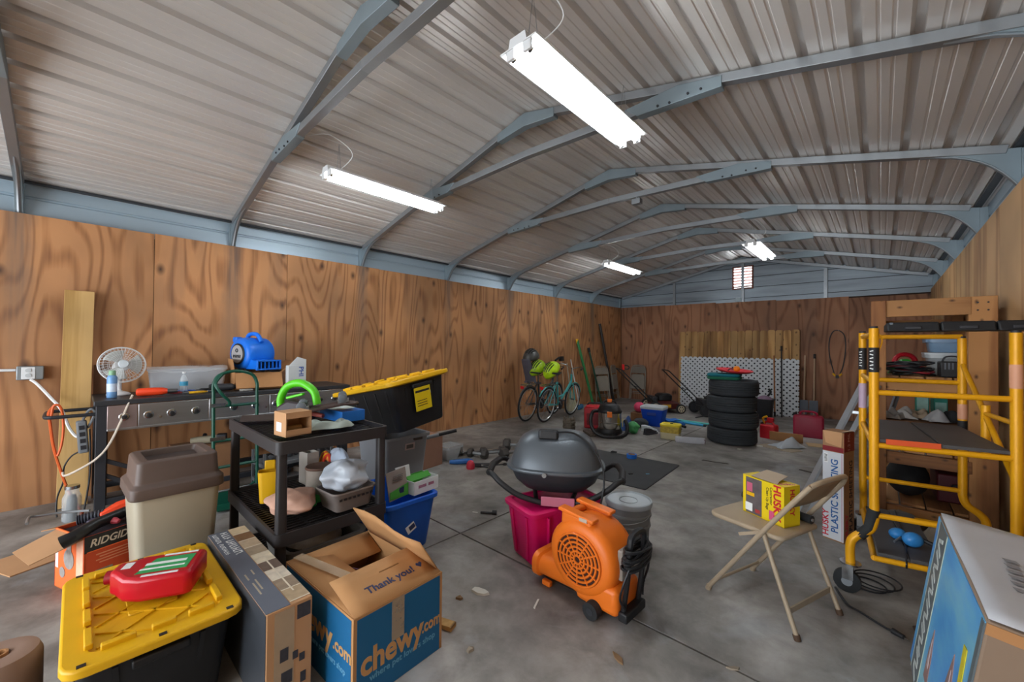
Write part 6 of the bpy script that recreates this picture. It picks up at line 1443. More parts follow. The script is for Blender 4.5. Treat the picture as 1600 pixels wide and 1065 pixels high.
for s in (-1, 1):
    mb = MB(); sp = .108; n = int((LW+LHh)/sp)+1
    for k in range(n):
        x0 = -LW/2-(LHh if s > 0 else 0)+k*sp
        pts = []
        za, zb = 0., LHh
        xa, xb = (x0, x0+LHh) if s > 0 else (x0, x0-LHh)
        # clip to panel width
        def at(zq): return xa+(xb-xa)*(zq/LHh)
        lo, hi = 0., LHh
        for lim in (-LW/2, LW/2):
            zq = (lim-xa)/(xb-xa)*LHh
            if 0 < zq < LHh:
                if abs(at(0)) > LW/2 and ((at(0) < lim) == (lim < 0)) and math.copysign(1, at(0)) == math.copysign(1, lim): lo = max(lo, zq)
                elif math.copysign(1, at(LHh)) == math.copysign(1, lim) and abs(at(LHh)) > LW/2: hi = min(hi, zq)
        if hi-lo < .02 or abs(at((lo+hi)/2)) > LW/2: continue
        mb.bar((at(lo), .006*s, lo+.006), (at(hi), .006*s, hi), .006, .046)
    g = obj('slat_layer', mb, M('lattice_white', 'c9ced2', .5), t); g['kind'] = 'stuff'
mb = MB(); mb.box((0, .022, LHh/2), (LW-.01, .004, LHh-.01)); obj('hole_shade_sheet', mb, M('hole_shade_dark', '1b1f2a', .9), t)  # added dark sheet: shade in the lattice holes put into its colour
# ---- poles on the back wall
def pole(name, lab, a, b, r, mat, head=None, grip=None, cat='tool'):
    t = thing(name, lab, cat, (a[0], a[1], 0)); v = Vector(b)-Vector((a[0], a[1], 0))
    mb = MB(); mb.tube([Vector((0, 0, a[2])), v], r, 8); obj('shaft', mb, mat, t)
    if grip: mb = MB(); mb.tube([v*.93, v*1.0], r*1.5, 8); obj('grip', mb, grip, t)
    return t
t = pole('wood_pole', 'brown wooden pole leaning on lattice panel', (-1.62, 9.82, 0), (-1.66, 9.965, 1.26), .014, M('pole_brown', '9a6238', .6)); mb = MB(); mb.cyl((0, 0, 0), (0, 0, .10), .018, n=8); obj('ferrule', mb, M_DARK, t)
t = pole('fork_pole', 'black long pole leaning on lattice panel', (-1.50, 9.82, 0), (-1.53, 9.98, 1.46), .013, M_DARK, grip=M_BLACK)
for k, (x, hgt) in enumerate(((-1.165, 1.27), (-1.005, 1.30))):
    t = pole('shovel', ['pale handled shovel beside the fence edge', 'black gripped shovel rightmost of the leaning tools'][k], (x, 10.12, .02), (x, 10.30, hgt), .015, M('ash_handle', 'b59a7e', .6), grip=M_BLACK if k else None)
    mb = MB(); mb.prism([(-.07, .36), (.07, .36), (.075, .14), (.0, 0), (-.075, .14)], 0, .006, Q_XZ, (0, .01, 0)); obj('blade', mb, M('blade_steel', '5a5f66', .45, .6), t)
t = thing('small_wastebin', 'black small bin with mauve liner beside the tires', 'bin', (-1.72, 9.40, 0))
obj('tub', tub(.22, .24, .28, .30, .40, .03), M_DARK, t)
puff = MB(); puff.ball((0, 0, .38), .14, 14, 8, (.95, 1, .6)); obj('liner', puff, M('liner_mauve', '8f7890', .5, 0, .2, 20), t)
mb = MB(); mb.tube(bez([(.04, 0, .44), (.10, 0, .54), (.06, 0, .60)], 4), .02, 8); obj('tool_end', mb, M_BLACK, t)
# hanging cord on the back wall
t = thing('hanging_cord', 'black cord loop with yellow ends hanging on back wall', 'cord', (-.645, 10.325, .82))
mb = MB(); mb.tube(bez([(-.05, 0, .10), (-.12, -.005, .45), (-.125, -.005, .75), (-.07, -.005, .93), (.02, -.005, .96), (.11, -.005, .86), (.13, -.005, .60), (.09, -.005, .25), (.04, 0, .10)], 6), .009, 6); obj('cord', mb, M_DARK, t)
for s in (-1, 1):
    mb = MB(); mb.cyl((s*.07, -.005, .10), (s*.03, -.005, .05), .018, n=8); obj('yellow_end', mb, M_YEL, t)
mb = MB(); mb.box((0, -.008, .035), (.05, .03, .06)); obj('clip', mb, M_BLACK, t)
mb = MB(); mb.cyl((.02, .0, .965), (.02, -.03, .965), .006, n=6); obj('nail', mb, M_STEEL, t)
# ---- gas cans
def gas_can(lab, loc, rz, L_, W_, H_, mat):
    t = thing('gas_can', lab, 'gas can', loc, rz)
    mb = MB(); mb.loft([rr(L_, W_, .03, 0), rr(L_, W_, .03, H_*.78), rr(L_*.9, W_*.8, .03, H_*.86)]); obj('tank', mb, mat, t, bevel=.012, seg=3)
    mb = MB(); mb.tube(bez([(-L_*.28, 0, H_*.84), (-L_*.2, 0, H_*.99), (L_*.2, 0, H_*.99), (L_*.3, 0, H_*.84)], 5), .016, 8); obj('handle', mb, mat, t)
    mb = MB(); mb.cyl((-L_*.42, 0, H_*.82), (-L_*.45, 0, H_*.93), .028, n=12); obj('cap', mb, M_BLACK, t)
    return t
gas_can('large dark red gas can on floor before the back wall', (-.86, 7.98, 0), R(6), .40, .20, .40, M('can_maroon', '8c1030', .45, 0, .1))
t = gas_can('small bright red gas can beside the tire stack', (-1.30, 7.42, 0), R(-10), .22, .18, .25, M('can_red', 'c01826', .4, 0, .1))
mb = MB(); mb.tube(bez([(-.06, 0, .22), (-.08, -.02, .30), (-.02, -.02, .34)], 4), .016, 8); obj('spout', mb, M_YEL, t)
mb = MB(); mb.box((.02, 0, .29), (.09, .06, .06)); obj('nozzle_guard', mb, M('can_red'), t, bevel=.01)
# ---- cardboard and paper near the gas cans
mb = MB(); mb.box((0, 0, .07), (.42, .012, .14), (R(18), 0, 0)); tag(obj('cardboard_strip', mb, M_CARD, loc=(-1.06, 7.30, 0), rot=(0, 0, R(4))), 'brown cardboard strip standing behind the crumpled paper', 'cardboard')
rag('crumpled_paper', 'white crumpled paper sheet on floor before the red gas cans', (-.98, 6.92, .008), R(50), .42, .26, .18, M('paper_white', 'b4bcc4', .7, 0, .08), 50, 12, 10, cat='paper')
mb = MB(); mb.prism([(-.27, -.14), (.20, -.17), (.27, .02), (.12, .15), (-.20, .12)], 0, .006); tag(obj('cardboard_sheet', mb, M('card_pale', 'a69884', .85, 0, .15), loc=(-1.06, 6.80, 0), rot=(0, 0, R(-12))), 'torn pale cardboard lying under the crumpled paper', 'cardboard')
mb = MB(); mb.box((0, 0, .006), (.42, .24, .008)); tag(obj('cardboard_sheet', mb, M('card_tan2', 'b39872', .85, 0, .12), loc=(-.60, 7.35, 0), rot=(0, 0, R(14))), 'flat tan cardboard on floor behind the sheeting carton', 'cardboard')

# ---- bicycles by the left wall
def bicycle(lab, loc, rz, lean, frame_mat, basket=False):
    t = thing('bicycle', lab, 'bicycle', loc, rot=(lean, 0, rz))
    WR = .33; WB = 1.04
    qy = frame((1, 0, 0), (0, 0, 1), (0, -1, 0))
    for k, x in enumerate((0, WB)):
        mb = MB(); mb.torus((x, 0, WR), WR-.018, .018, 40, 8, qy); wl = obj('tire', mb, M_RUBBER, t)
        mb = MB(); mb.torus((x, 0, WR), WR-.042, .012, 40, 6, qy); obj('rim', mb, M('rim_silver', 'c4c9cc', .3, .6), wl)
        mb = MB(); mb.cyl((x, -.035, WR), (x, .035, WR), .018, n=10); obj('hub', mb, M_CHROME, wl)
        mb = MB()
        for j in range(18):
            a = 2*math.pi*j/18; mb.tube([(x+.016*math.cos(a+.5), .02*(-1)**j, WR+.016*math.sin(a+.5)), (x+(WR-.045)*math.cos(a), 0, WR+(WR-.045)*math.sin(a))], .0022, 4, caps=False)
        g = obj('spokes', mb, M_STEEL, wl); g['kind'] = 'stuff'
        mb = MB(); mb.tube([(x+(WR+.015)*math.cos(a), 0, WR+(WR+.015)*math.sin(a)) for a in [R(20+8*j) for j in range(17)]], .012, 6); obj('mudguard', mb, frame_mat, t)
    bb = Vector((.44, 0, .29)); st = Vector((.30, 0, .74)); hd = Vector((.86, 0, .86)); hl = Vector((.89, 0, .70)); sp = Vector((.26, 0, .88))
    for n_, a, b, r_ in (('down_tube', hl, bb, .02), ('seat_tube', bb, st, .018), ('head_tube', hd, hl, .022), ('seat_post', st, sp, .014)):
        mb = MB(); mb.tube([a, b], r_, 10); obj(n_, mb, frame_mat if n_ != 'seat_post' else M_CHROME, t)
    mb = MB(); mb.tube(bez([hl+Vector((0, 0, .04)), (.62, 0, .48), bb.lerp(st, .35)], 6), .017, 10); obj('top_tube', mb, frame_mat, t)
    for s in (-1, 1):
        mb = MB(); mb.tube([(0, s*.05, WR), bb+Vector((0, s*.02, 0))], .010, 8); obj('chain_stay', mb, frame_mat, t)
        mb = MB(); mb.tube([(0, s*.05, WR), st], .009, 8); obj('seat_stay', mb, frame_mat, t)
        mb = MB(); mb.tube([hl+Vector((.02, s*.03, -.02)), (WB, s*.05, WR)], .012, 8); obj('fork_blade', mb, frame_mat, t)
        mb = MB(); mb.tube(bez([(.84, s*.03, .98), (.86, s*.15, 1.03), (.80, s*.26, 1.04), (.68, s*.29, 1.01)], 5), .011, 8); hb = obj('handlebar', mb, M_CHROME, t)
        mb = MB(); mb.tube([(.78, s*.265, 1.035), (.66, s*.292, 1.005)], .016, 8); obj('grip', mb, M_BLACK, hb)
        mb = MB(); mb.bar((.44+s*.0, s*.07, .29), (.44+s*.12, s*.08, .29-s*.12), .012, .02); ck = obj('crank', mb, M_STEEL, t)
        mb = MB(); mb.box((.44+s*.12, s*.13, .29-s*.12), (.09, .09, .02)); obj('pedal', mb, M_BLACK, ck)
    mb = MB(); mb.tube([hd, (.84, 0, .99)], .014, 8); obj('stem', mb, M_CHROME, t)
    mb = MB(); mb.lathe([(.085, 0), (.09, .003), (.085, .006)], 24, (.44, -.055, .29), qy); obj('chainring', mb, M_DARK, t)
    mb = MB(); mb.loft([[Vector((x, y*w_, z)) for (y, z) in ((-1, .90), (1, .90), (.8, .93), (-.8, .93))] for x, w_ in ((.10, .09), (.20, .10), (.32, .05), (.40, .025))]); obj('saddle', mb, M_BLACK, t, bevel=.012)
    mb = MB()
    for y in (-.06, 0, .06): mb.tube([(-.22, y, .70), (.20, y, .71)], .006, 6)
    for x in (-.22, -.08, .06, .20): mb.tube([(x, -.06, .70), (x, .06, .70)], .006, 6)
    rk = obj('rear_rack', mb, M_CHROME, t); rk['kind'] = 'stuff'
    mb = MB(); mb.box((-.25, 0, .66), (.02, .07, .05)); obj('reflector', mb, M('reflector_red', 'c0101a', .3), t, bevel=.006)
    return t
bicycle('grey bicycle nearer the plywood wall with a child seat', (-4.90, 5.74, 0), R(98), R(6), M('bike_slate', '4a5258', .4, .3))
bicycle('teal step through bicycle leaning in front of grey bicycle', (-4.60, 5.92, 0), R(97), R(7), M('bike_teal', '4fb0b0', .35, .2))
t = thing('child_bike_seat', 'grey child bike seat standing on the grey bicycle rack', 'child seat', (-4.965, 5.88, .715), R(98))
mb = MB(); mb.lattice_sheet(lambda u, v: Vector((.08-.30*max(0, u-.35)-.02*math.cos((v-.5)*3), (v-.5)*(.28-.08*u), .02+.62*max(0, u-.3) if u > .3 else .02+.15*(.3-u)*0)), 10, 6); obj('shell', mb, M('seat_slate', '51505a', .5), t, solid=.02, sub=1)
for s in (-1, 1):
    mb = MB(); mb.bar((.06, s*.11, .0), (.22, s*.12, -.02), .06, .03); obj('leg_rest', mb, M('seat_slate'), t)
def helmet(lab, loc, rot, mat):
    t = thing('bike_helmet', lab, 'helmet', loc, rot=rot, group='bike helmets'); t.scale = (1.3,)*3
    mb = MB(); rings = []
    for i in range(7):
        a = math.pi/2*i/6; rings.append([Vector((.14*math.cos(a)*math.cos(b)*1.0+.0, .105*math.cos(a)*math.sin(b), .13*math.sin(a))) for b in [2*math.pi*k/24 for k in range(24)]])
    mb.loft(rings, caps=False); sh = obj('shell', mb, mat, t, solid=.02)
    for k in range(5):
        y = -.06+.03*k; mb = MB(); mb.tube([(x, y*(1-abs(x)*2), .128*math.sqrt(max(0, 1-(x/.14)**2-(y/.105)**2*.9))+.012) for x in (-.09, -.04, .02, .07)], .009, 6); obj('vent', mb, M_BLACK, sh)
    for s in (-1, 1):
        mb = MB(); mb.tube(bez([(.03, s*.09, 0), (.02, s*.06, -.10), (0, 0, -.14)], 4), .004, 5); obj('strap', mb, M_BLACK, t)
M_NEON = M('neon_yellow', 'b4dc14', .4, 0, .15, 20)
helmet('neon yellow bike helmet hung on the teal bicycle saddle', (-4.62, 6.16, .94), (R(25), R(-50), R(60)), M_NEON)
helmet('neon yellow bike helmet strapped on the child bike seat', (-4.88, 6.04, .97), (R(15), R(-40), R(80)), M('neon_dull', '9cc01c', .4, 0, .3, 25))
helmet('dark grey bike helmet topmost on the child bike seat', (-4.99, 5.98, 1.18), (R(5), R(-20), R(95)), M('helmet_dark', '4a4a48', .4, 0, .2))
# ---- leaning poles along the left wall
t = thing('push_broom', 'pale bristled broom leaning on the plywood wall', 'broom', (-5.02, 7.45, 0), rot=(R(3), R(-6), 0))
mb = MB(); mb.tube([(0, 0, .42), (-.01, 0, 1.05)], .013, 8); obj('handle', mb, M('broom_pole', 'b9b0a0', .5), t)
mb = MB(); mb.loft([[Vector((x*w_, y*d_, z)) for (x, y) in ((-1, -1), (1, -1), (1, 1), (-1, 1))] for z, w_, d_ in ((0, .05, .16), (.10, .05, .15), (.30, .035, .07), (.44, .022, .025))]); obj('bristles', mb, M('straw', 'a8a488', .9, 0, .25, 40, .3, stretch=(1, 1, .1)), t, bevel=.01)
t = thing('mop', 'white handled mop with blue head leaning beside broom', 'mop', (-5.0, 7.72, 0), rot=(R(9), R(-7), 0))
mb = MB(); mb.tube([(0, 0, .10), (0, 0, 1.14)], .012, 8); obj('handle', mb, M_WHITE, t)
mb = MB(); mb.box((0, 0, .05), (.10, .24, .10)); obj('head', mb, M('mop_blue', '36688e', .9, 0, .3, 20, .4), t, bevel=.03)
t = thing('garden_edger', 'short black handled tool standing behind the bicycles', 'tool', (-5.0, 7.15, 0), rot=(R(1), R(-5), 0))
mb = MB(); mb.tube([(0, 0, 0), (0, 0, 1.16)], .014, 8); obj('shaft', mb, M('ash_handle'), t)
mb = MB(); mb.tube(bez([(0, -.22, 1.12), (0, -.10, 1.17), (0, 0, 1.18)], 4), .022, 8); mb.box((0, .0, 1.15), (.06, .10, .10)); obj('grip_head', mb, M_BLACK, t)
t = pole('green_pole', 'bright green pole with yellow tip leaning on the left wall', (-5.06, 8.40, 0), (-5.30, 8.05, 1.56), .032, M('pole_green', '2a7a44', .4), cat='pole'); mb = MB(); mb.tube([Vector((-.24, -.335, 1.49)), Vector((-.245, -.357, 1.59))], .034, 8); obj('yellow_tip', mb, M_YEL, t)
pole('dark_green_pole', 'dark green slim pole leaning left of the black pole', (-5.10, 8.85, 0), (-5.30, 8.55, 1.38), .022, M('pole_dgreen', '1c4a3a', .45), grip=M_BLACK, cat='pole')
pole('black_pole', 'tall black square pole leaning near the back corner', (-5.10, 9.45, 0), (-5.30, 9.08, 2.0), .034, M('pole_black', '26211f', .5), cat='pole')
pole('short_pole', 'short dark stick leaning beside the tall black pole', (-5.05, 9.05, 0), (-5.30, 8.95, .72), .014, M('pole_black'), cat='pole')
# ---- folded chairs
def folded_chair(lab, loc, rot):
    t = thing('folded_chair', lab, 'chair', loc, rot=rot, group='folded chairs by the walls')
    for s in (-1, 1):
        mb = MB(); mb.tube(bez([(s*.215, 0, 0), (s*.21, 0, .5), (s*.20, 0, .80), (s*.15, 0, .91), (0, 0, .93)], 5), .0125, 8); obj('front_leg', mb, M_CHG, t)
        mb = MB(); mb.tube([(s*.19, .03, .03), (s*.185, .03, .62)], .011, 8); obj('rear_leg', mb, M_CHG, t)
    mb = MB(); mb.prism([(-.19, .30), (.19, .30), (.18, .64), (.15, .69), (-.15, .69), (-.18, .64)], -.008, .016, Q_XZ); obj('seat', mb, M_CHG, t, bevel=.006)
    mb = MB(); mb.prism([(-.195, .72), (.195, .72), (.18, .85), (.13, .90), (-.13, .90), (-.18, .85)], -.004, .004, Q_XZ); obj('backrest', mb, M('chair_grey_dark', '7c756b', .55), t)
    for z in (.18, .22):
        mb = MB(); mb.bar((-.20, .0, z), (.20, .0, z), .012, .014); obj('stretcher', mb, M_CHG, t)
folded_chair('folded grey chair against the left wall behind green poles', (-5.10, 8.95, .0), (R(-7), 0, R(68)))
folded_chair('folded grey chair in the corner right of the black pole', (-5.15, 9.72, .0), (R(-7), 0, R(100)))
folded_chair('folded grey chair leaning on the back wall by the mower', (-4.80, 10.16, .0), (R(-6), 0, 0))
# ---- lawn mowers
def mower(lab, loc, rz, deck_mat, hub_mat, lever=None, label_mat=None):
    t = thing('lawn_mower', lab, 'lawn mower', loc, rz)
    mb = MB(); mb.loft([sup(.32, .26, .09), sup(.33, .27, .10), sup(.32, .26, .20), sup(.22, .18, .24), sup(.16, .14, .25)]); obj('deck', mb, deck_mat, t)
    mb = MB(); mb.loft([sup(.15, .14, .25), sup(.17, .16, .27), sup(.17, .16, .36), sup(.12, .12, .40), sup(.05, .05, .405)]); obj('engine_cover', mb, M_BLACK, t)
    mb = MB(); mb.cyl((.05, .16, .33), (.05, .22, .33), .05, n=14); obj('muffler', mb, M_DARK, t)
    for sx, r_ in ((.27, .10), (-.27, .125)):
        for sy in (-1, 1):
            qy = frame((1, 0, 0), (0, 0, 1), (0, -1, 0))
            mb = MB(); mb.lathe([(r_*.8, -.025), (r_, -.018), (r_, .018), (r_*.8, .025)], 22, (sx, sy*.29, r_), qy); wl = obj('wheel', mb, M_RUBBER, t)
            mb = MB(); mb.lathe([(r_*.72, -.028), (r_*.72, .028)], 18, (sx, sy*.29, r_), qy); hb = obj('hub', mb, hub_mat, wl)
            for k in range(6):
                a = math.pi/3*k; mb = MB(); mb.cyl((sx+r_*.45*math.cos(a), sy*.29-.029, r_+r_*.45*math.sin(a)), (sx+r_*.45*math.cos(a), sy*.29+.029, r_+r_*.45*math.sin(a)), r_*.13, n=8); obj('hub_hole', mb, M_DARK, wl)
    for s in (-1, 1):
        mb = MB(); mb.tube([(-.25, s*.22, .20), (-.86, s*.21, .80), (-.96, s*.20, .90)], .012, 8); obj('handle_tube', mb, M_BLACK, t)
    mb = MB(); mb.tube(bez([(-.96, -.20, .90), (-1.0, -.17, .93), (-1.0, .17, .93), (-.96, .20, .90)], 4), .012, 8); obj('handle_bar', mb, M_BLACK, t)
    mb = MB(); mb.tube([(-.60, -.21, .54), (-.60, .21, .54)], .009, 8); obj('handle_brace', mb, M_BLACK, t)
    mb = MB(); mb.box((-.24, 0, .26), (.12, .38, .16)); obj('rear_flap', mb, M_DARK, t, bevel=.02)
    if label_mat: mb = MB(); mb.box((-.02, -.268, .155), (.18, .012, .06)); obj('side_label', mb, label_mat, t)
    if lever:
        mb = MB(); mb.box((-.90, -.05, .97), (.05, .06, .12)); obj('control_lever', mb, lever, t, bevel=.01)
        mb = MB(); mb.torus((-.80, .06, .96), .06, .012, 18, 6, frame((1, 0, 0), (0, .7, .7), (0, -.7, .7))); obj('speed_loop', mb, M_BLACK, t)
    return t
mower('black and red lawn mower with cream wheels left of lattice', (-3.54, 8.80, 0), R(42), M('mower_red', '4c1c1c', .45), M('hub_cream', 'b9b096', .5), M('lever_red', 'd01c1c', .4), M('label_gold', 'c89a20', .5))
mower('black push mower in front of the white lattice', (-2.60, 9.10, 0), R(40), M('mower_black', '2b2d30', .5), M_DARK, None, M('label_greygreen', '8f9a70', .5, 0, .4, 30))
t = thing('garden_rake', 'black rake head lying against the push mower', 'rake', (-2.42, 8.55, 0), R(30))
mb = MB(); mb.tube([(-.35, 0, .02), (.10, 0, .12)], .011, 8); obj('handle', mb, M_BLACK, t)
mb = MB(); mb.tube(bez([(.10, -.12, .04), (.10, 0, .12), (.10, .12, .04)], 4), .01, 8); obj('head', mb, M_DARK, t)

# ---- shop vacuum, red box, cage part
t = thing('shop_vacuum', 'steel drum shop vacuum with orange latches and black hose', 'vacuum', (-3.22, 5.84, 0), R(29))
mb = MB(); mb.lathe([(.20, .04), (.205, .06), (.19, .10), (.185, .11)], 30); obj('base', mb, M_BLACK, t)
for k in range(4):
    a = R(45+90*k); mb = MB(); mb.ball((.19*math.cos(a), .19*math.sin(a), .028), .028, 12, 8); obj('caster', mb, M_RUBBER, t)
mb = MB(); mb.lathe([(.178, .10), (.182, .11), (.182, .205), (.186, .21), (.182, .215), (.182, .36), (.186, .365)], 36); obj('drum', mb, M('drum_steel', 'b9b4ac', .22, .95, .08, 4), t)
mb = MB(); mb.lathe([(.19, .362), (.195, .37), (.195, .39), (.175, .42), (.15, .47), (.10, .50), (.05, .51), (.001, .512)], 32); ld = obj('lid', mb, M_BLACK, t)
mb = MB(); mb.tube(bez([(-.10, 0, .48), (-.07, 0, .54), (.07, 0, .54), (.10, 0, .48)], 5), .016, 8); obj('handle', mb, M_BLACK, ld)
mb = MB(); mb.box((0, 0, .545), (.07, .06, .05)); obj('switch_cap', mb, M_ORANGE, ld, bevel=.008)
for a in (-90, 90):
    mb = MB(); mb.box((.19*math.cos(R(a)), .19*math.sin(R(a)), .35), (.075, .03, .09)); obj('latch', mb, M_ORANGE, t, bevel=.008)
mb = MB(); mb.box((0, -.150, .43), (.09, .004, .03), (R(-30), 0, 0)); obj('badge', mb, M_TEXTW, ld)
pts = bez([(-.17, -.06, .38), (-.26, -.12, .37), (-.29, -.18, .24), (-.24, -.24, .10), (-.10, -.29, .03), (.10, -.28, .03), (.24, -.22, .06), (.27, -.15, .16), (.24, -.08, .26)], 9)
mb = MB(); mb.tube(pts, [.030 if k % 2 else .026 for k in range(len(pts))], 10); obj('hose', mb, M('hose_black'), t)
mb = MB(); mb.box((.20, -.11, .22), (.006, .09, .12)); obj('yellow_tag', mb, M('tag_yellow', 'd8c020', .5), t, bevel=.002)
t = thing('generator_case', 'red generator box behind the steel shop vacuum', 'case', (-3.66, 6.12, 0), R(24))
mb = MB(); mb.box((0, 0, .19), (.34, .22, .36)); obj('shell', mb, M('case_red', 'a81420', .4, 0, .1), t, bevel=.02)
mb = MB(); mb.box((0, 0, .385), (.28, .16, .03)); obj('top_panel', mb, M('case_red_bright', 'd8303a', .4), t, bevel=.008)
mb = MB(); mb.box((0, -.115, .17), (.24, .01, .20)); obj('front_recess', mb, M('case_dark_red', '6a0c16', .5), t, bevel=.004)
mb = MB(); mb.tube(bez([(-.12, 0, .37), (-.10, 0, .43), (.10, 0, .43), (.12, 0, .37)], 4), .014, 8); obj('handle', mb, M_BLACK, t)
mb = MB(); mb.ball((-.12, .05, .42), .022, 10, 6); obj('fuel_knob', mb, M('knob_gold', 'd0882a', .5), t)
t = thing('machine_core', 'rusty cylindrical machine core standing on the concrete', 'machine part', (-3.78, 5.52, 0), R(15))
for k, z in enumerate((0, .075, .15)):
    mb = MB(); mb.lathe([(.10, z), (.105, z+.01), (.105, z+.035), (.085, z+.045), (.085, z+.07)], 20); obj('disc', mb, M('core_rust', '6f665a', .6, .4, .35, 14), t)
for k in range(6):
    a = math.pi/3*k; mb = MB(); mb.cyl((.095*math.cos(a), .095*math.sin(a), 0), (.095*math.cos(a), .095*math.sin(a), .26), .010, n=8); obj('rod', mb, M('core_rust'), t)
mb = MB(); mb.box((0, 0, .025), (.36, .10, .04)); tag(obj('dolly_arm', mb, M('dolly_rust', '5c5248', .6, .4, .3), loc=(-3.46, 5.62, 0), rot=(0, 0, R(-40)), bevel=.006), 'flat rusty steel bar beside the shop vacuum', 'metal bar')
# ---- cooler and toys
t = thing('cooler', 'blue cooler with white lid', 'cooler', (-3.03, 7.12, 0), R(6))
t['label'] = 'blue plastic cooler with a white lid behind the vacuum'
mb = MB(); mb.loft([rr(.30, .24, .03, 0), rr(.31, .25, .03, .01), rr(.40, .33, .03, .30)]); obj('body', mb, M('cooler_blue', '0d47c0', .4, 0, .06), t)
mb = MB(); mb.loft([rr(.41, .34, .03, .302), rr(.415, .345, .03, .31), rr(.415, .345, .03, .34), rr(.39, .32, .03, .355)]); obj('lid', mb, M('cooler_white', 'b5bcc2', .4), t)
mb = MB(); mb.box((0, -.155, .22), (.16, .012, .06), (R(-8), 0, 0)); obj('hand_recess', mb, M('cooler_dark', '083088', .4), t, bevel=.006)
def toy_ball(lab, loc, r_, mat):
    t = thing('toy_ball', lab, 'ball', loc); mb = MB(); mb.ball((0, 0, r_), r_, 18, 12); obj('ball', mb, mat, t)
    mb = MB(); mb.torus((0, 0, r_), r_*1.0, r_*.03, 24, 5, frame((1, 0, 0), (0, .6, .8), (0, -.8, .6))); obj('seam', mb, M_DARK, t)
toy_ball('hot pink ball half hidden behind the blue cooler', (-3.42, 7.35, .16), .10, M('ball_pink', 'd23c64', .5, 0, .15))
t = open_carton('small_carton', 'low dark carton carrying the pink ball', (-3.42, 7.35, 0), R(10), .26, .24, .158, M('card_dim'), [])
mb = MB(); mb.box((0, 0, .155), (.25, .23, .006)); obj('lid', mb, M('card_dim'), t)
for k, (x, y, m, lab) in enumerate(((-2.86, 6.52, 'c4ccd2', 'grey and white sneaker on floor before the cooler'), (-2.76, 6.34, '2e2e34', 'black sneaker on floor in front of the white one'), (-2.64, 6.60, 'c02a3a', 'red sneaker on floor left of the yellow box'))):
    t = thing('sneaker', lab, 'shoe', (x, y, 0), R(20+50*k), 'shoes on the floor')
    mb = MB(); mb.loft([[Vector((xx, yy*w_, z)) for (yy, z) in ((-1, .0), (1, .0), (1, .02), (-1, .02))] for xx, w_ in ((-.13, .035), (-.08, .042), (.02, .040), (.10, .046), (.145, .025))]); obj('sole', mb, M_WHITE if k != 1 else M_DARK, t, bevel=.006)
    mb = MB(); mb.loft([[Vector((xx, yy*w_, .02+zz*h_)) for (yy, zz) in ((-1, 0), (1, 0), (.7, 1), (-.7, 1))] for xx, w_, h_ in ((-.125, .032, .08), (-.07, .038, .085), (.0, .037, .07), (.07, .042, .04), (.13, .026, .025))]); up = obj('upper', mb, M('shoe_%d' % k, m, .7, 0, .2, 25), t, bevel=.01)
    for j in range(3):
        mb = MB(); mb.box((.0+.025*j, 0, .095-.011*j), (.006, .045, .005)); obj('lace', mb, M_WHITE, t)
rag('blue_jacket', 'blue cloth bundled between vacuum and cooler', (-3.22, 6.36, 0), R(40), .30, .24, .26, M('cloth_blue', '3a5a94', .85, 0, .3, 18), 61, 12, 10)
puff_bag('green_bag', 'green and white plastic bag beside the vacuum hose', (-2.98, 6.18, 0), .10, M('bag_green', '4a9a5e', .5, 0, .5, 14), 62, (1, .8, 1.0))
puff_bag('grey_bundle', 'dark grey bundle of cloth left of the sneakers', (-3.12, 6.78, 0), .10, M('bundle_grey', '3f434a', .85, 0, .3, 14), 63, (1.3, 1, .8))
t = thing('yellow_tub', 'yellow lidded detergent tub on floor before the cooler', 'tub', (-2.40, 6.26, 0), R(8))
mb = MB(); mb.loft([rr(.26, .17, .03, 0), rr(.27, .18, .03, .01), rr(.28, .19, .03, .10)]); obj('clear_base', mb, M('tub_cream', 'c9c2a0', .35, 0, .1), t)
mb = MB(); mb.loft([rr(.282, .192, .03, .10), rr(.285, .195, .03, .20)]); obj('printed_band', mb, M('tub_print', 'b8a040', .5, 0, .6, 30), t)
mb = MB(); mb.loft([rr(.29, .20, .03, .20), rr(.29, .20, .03, .225), rr(.26, .17, .03, .235)]); obj('lid', mb, M('tub_yellow', 'e0cc20', .4), t)
mb = MB(); mb.box((.02, -.02, .238), (.04, .03, .01)); obj('lid_tab', mb, M_BLACK, t)
t = thing('vinyl_roll', 'white wrapped roll lying on floor in front of the tires', 'roll', (-2.09, 6.20, 0), R(24))
mb = MB(); mb.loft([rr(.40, .09, .03, 0), rr(.42, .11, .04, .035), rr(.40, .09, .03, .075)]); obj('roll', mb, M('roll_white', 'bfc3cc', .5, 0, .15, 12), t)
mb = MB(); mb.box((.19, 0, .04), (.035, .09, .06)); obj('end_print', mb, M('roll_pinkish', '8f7f88', .6), t, bevel=.006)
for k, (a, b, m, lab) in enumerate((((-3.02, 7.72), (-2.30, 7.62), '2f9ec8', 'cyan pool noodle tube lying behind yellow tub'), ((-2.92, 7.84), (-2.26, 7.80), '54b8b0', 'teal tube lying behind the cyan tube'), ((-2.96, 7.50), (-2.52, 7.24), '1c1c20', 'black bar clamp on floor beside the yellow tub'))):
    t = thing('floor_tube', lab, 'tube', ((a[0]+b[0])/2, (a[1]+b[1])/2, 0)); d = Vector((b[0]-a[0], b[1]-a[1], 0))/2
    mb = MB(); mb.tube([-d+Vector((0, 0, .022)), d+Vector((0, 0, .022))], .021, 10); obj('tube', mb, M('tube_%d' % k, m, .4), t)
    mb = MB(); mb.tube([d*.9+Vector((0, 0, .022)), d*1.0+Vector((0, 0, .022))], .0225, 10); obj('end_band', mb, M_DARK, t)
t = thing('camp_chair', 'bright blue folded camp chair on floor right of cooler', 'camp chair', (-2.86, 7.42, 0), R(-12))
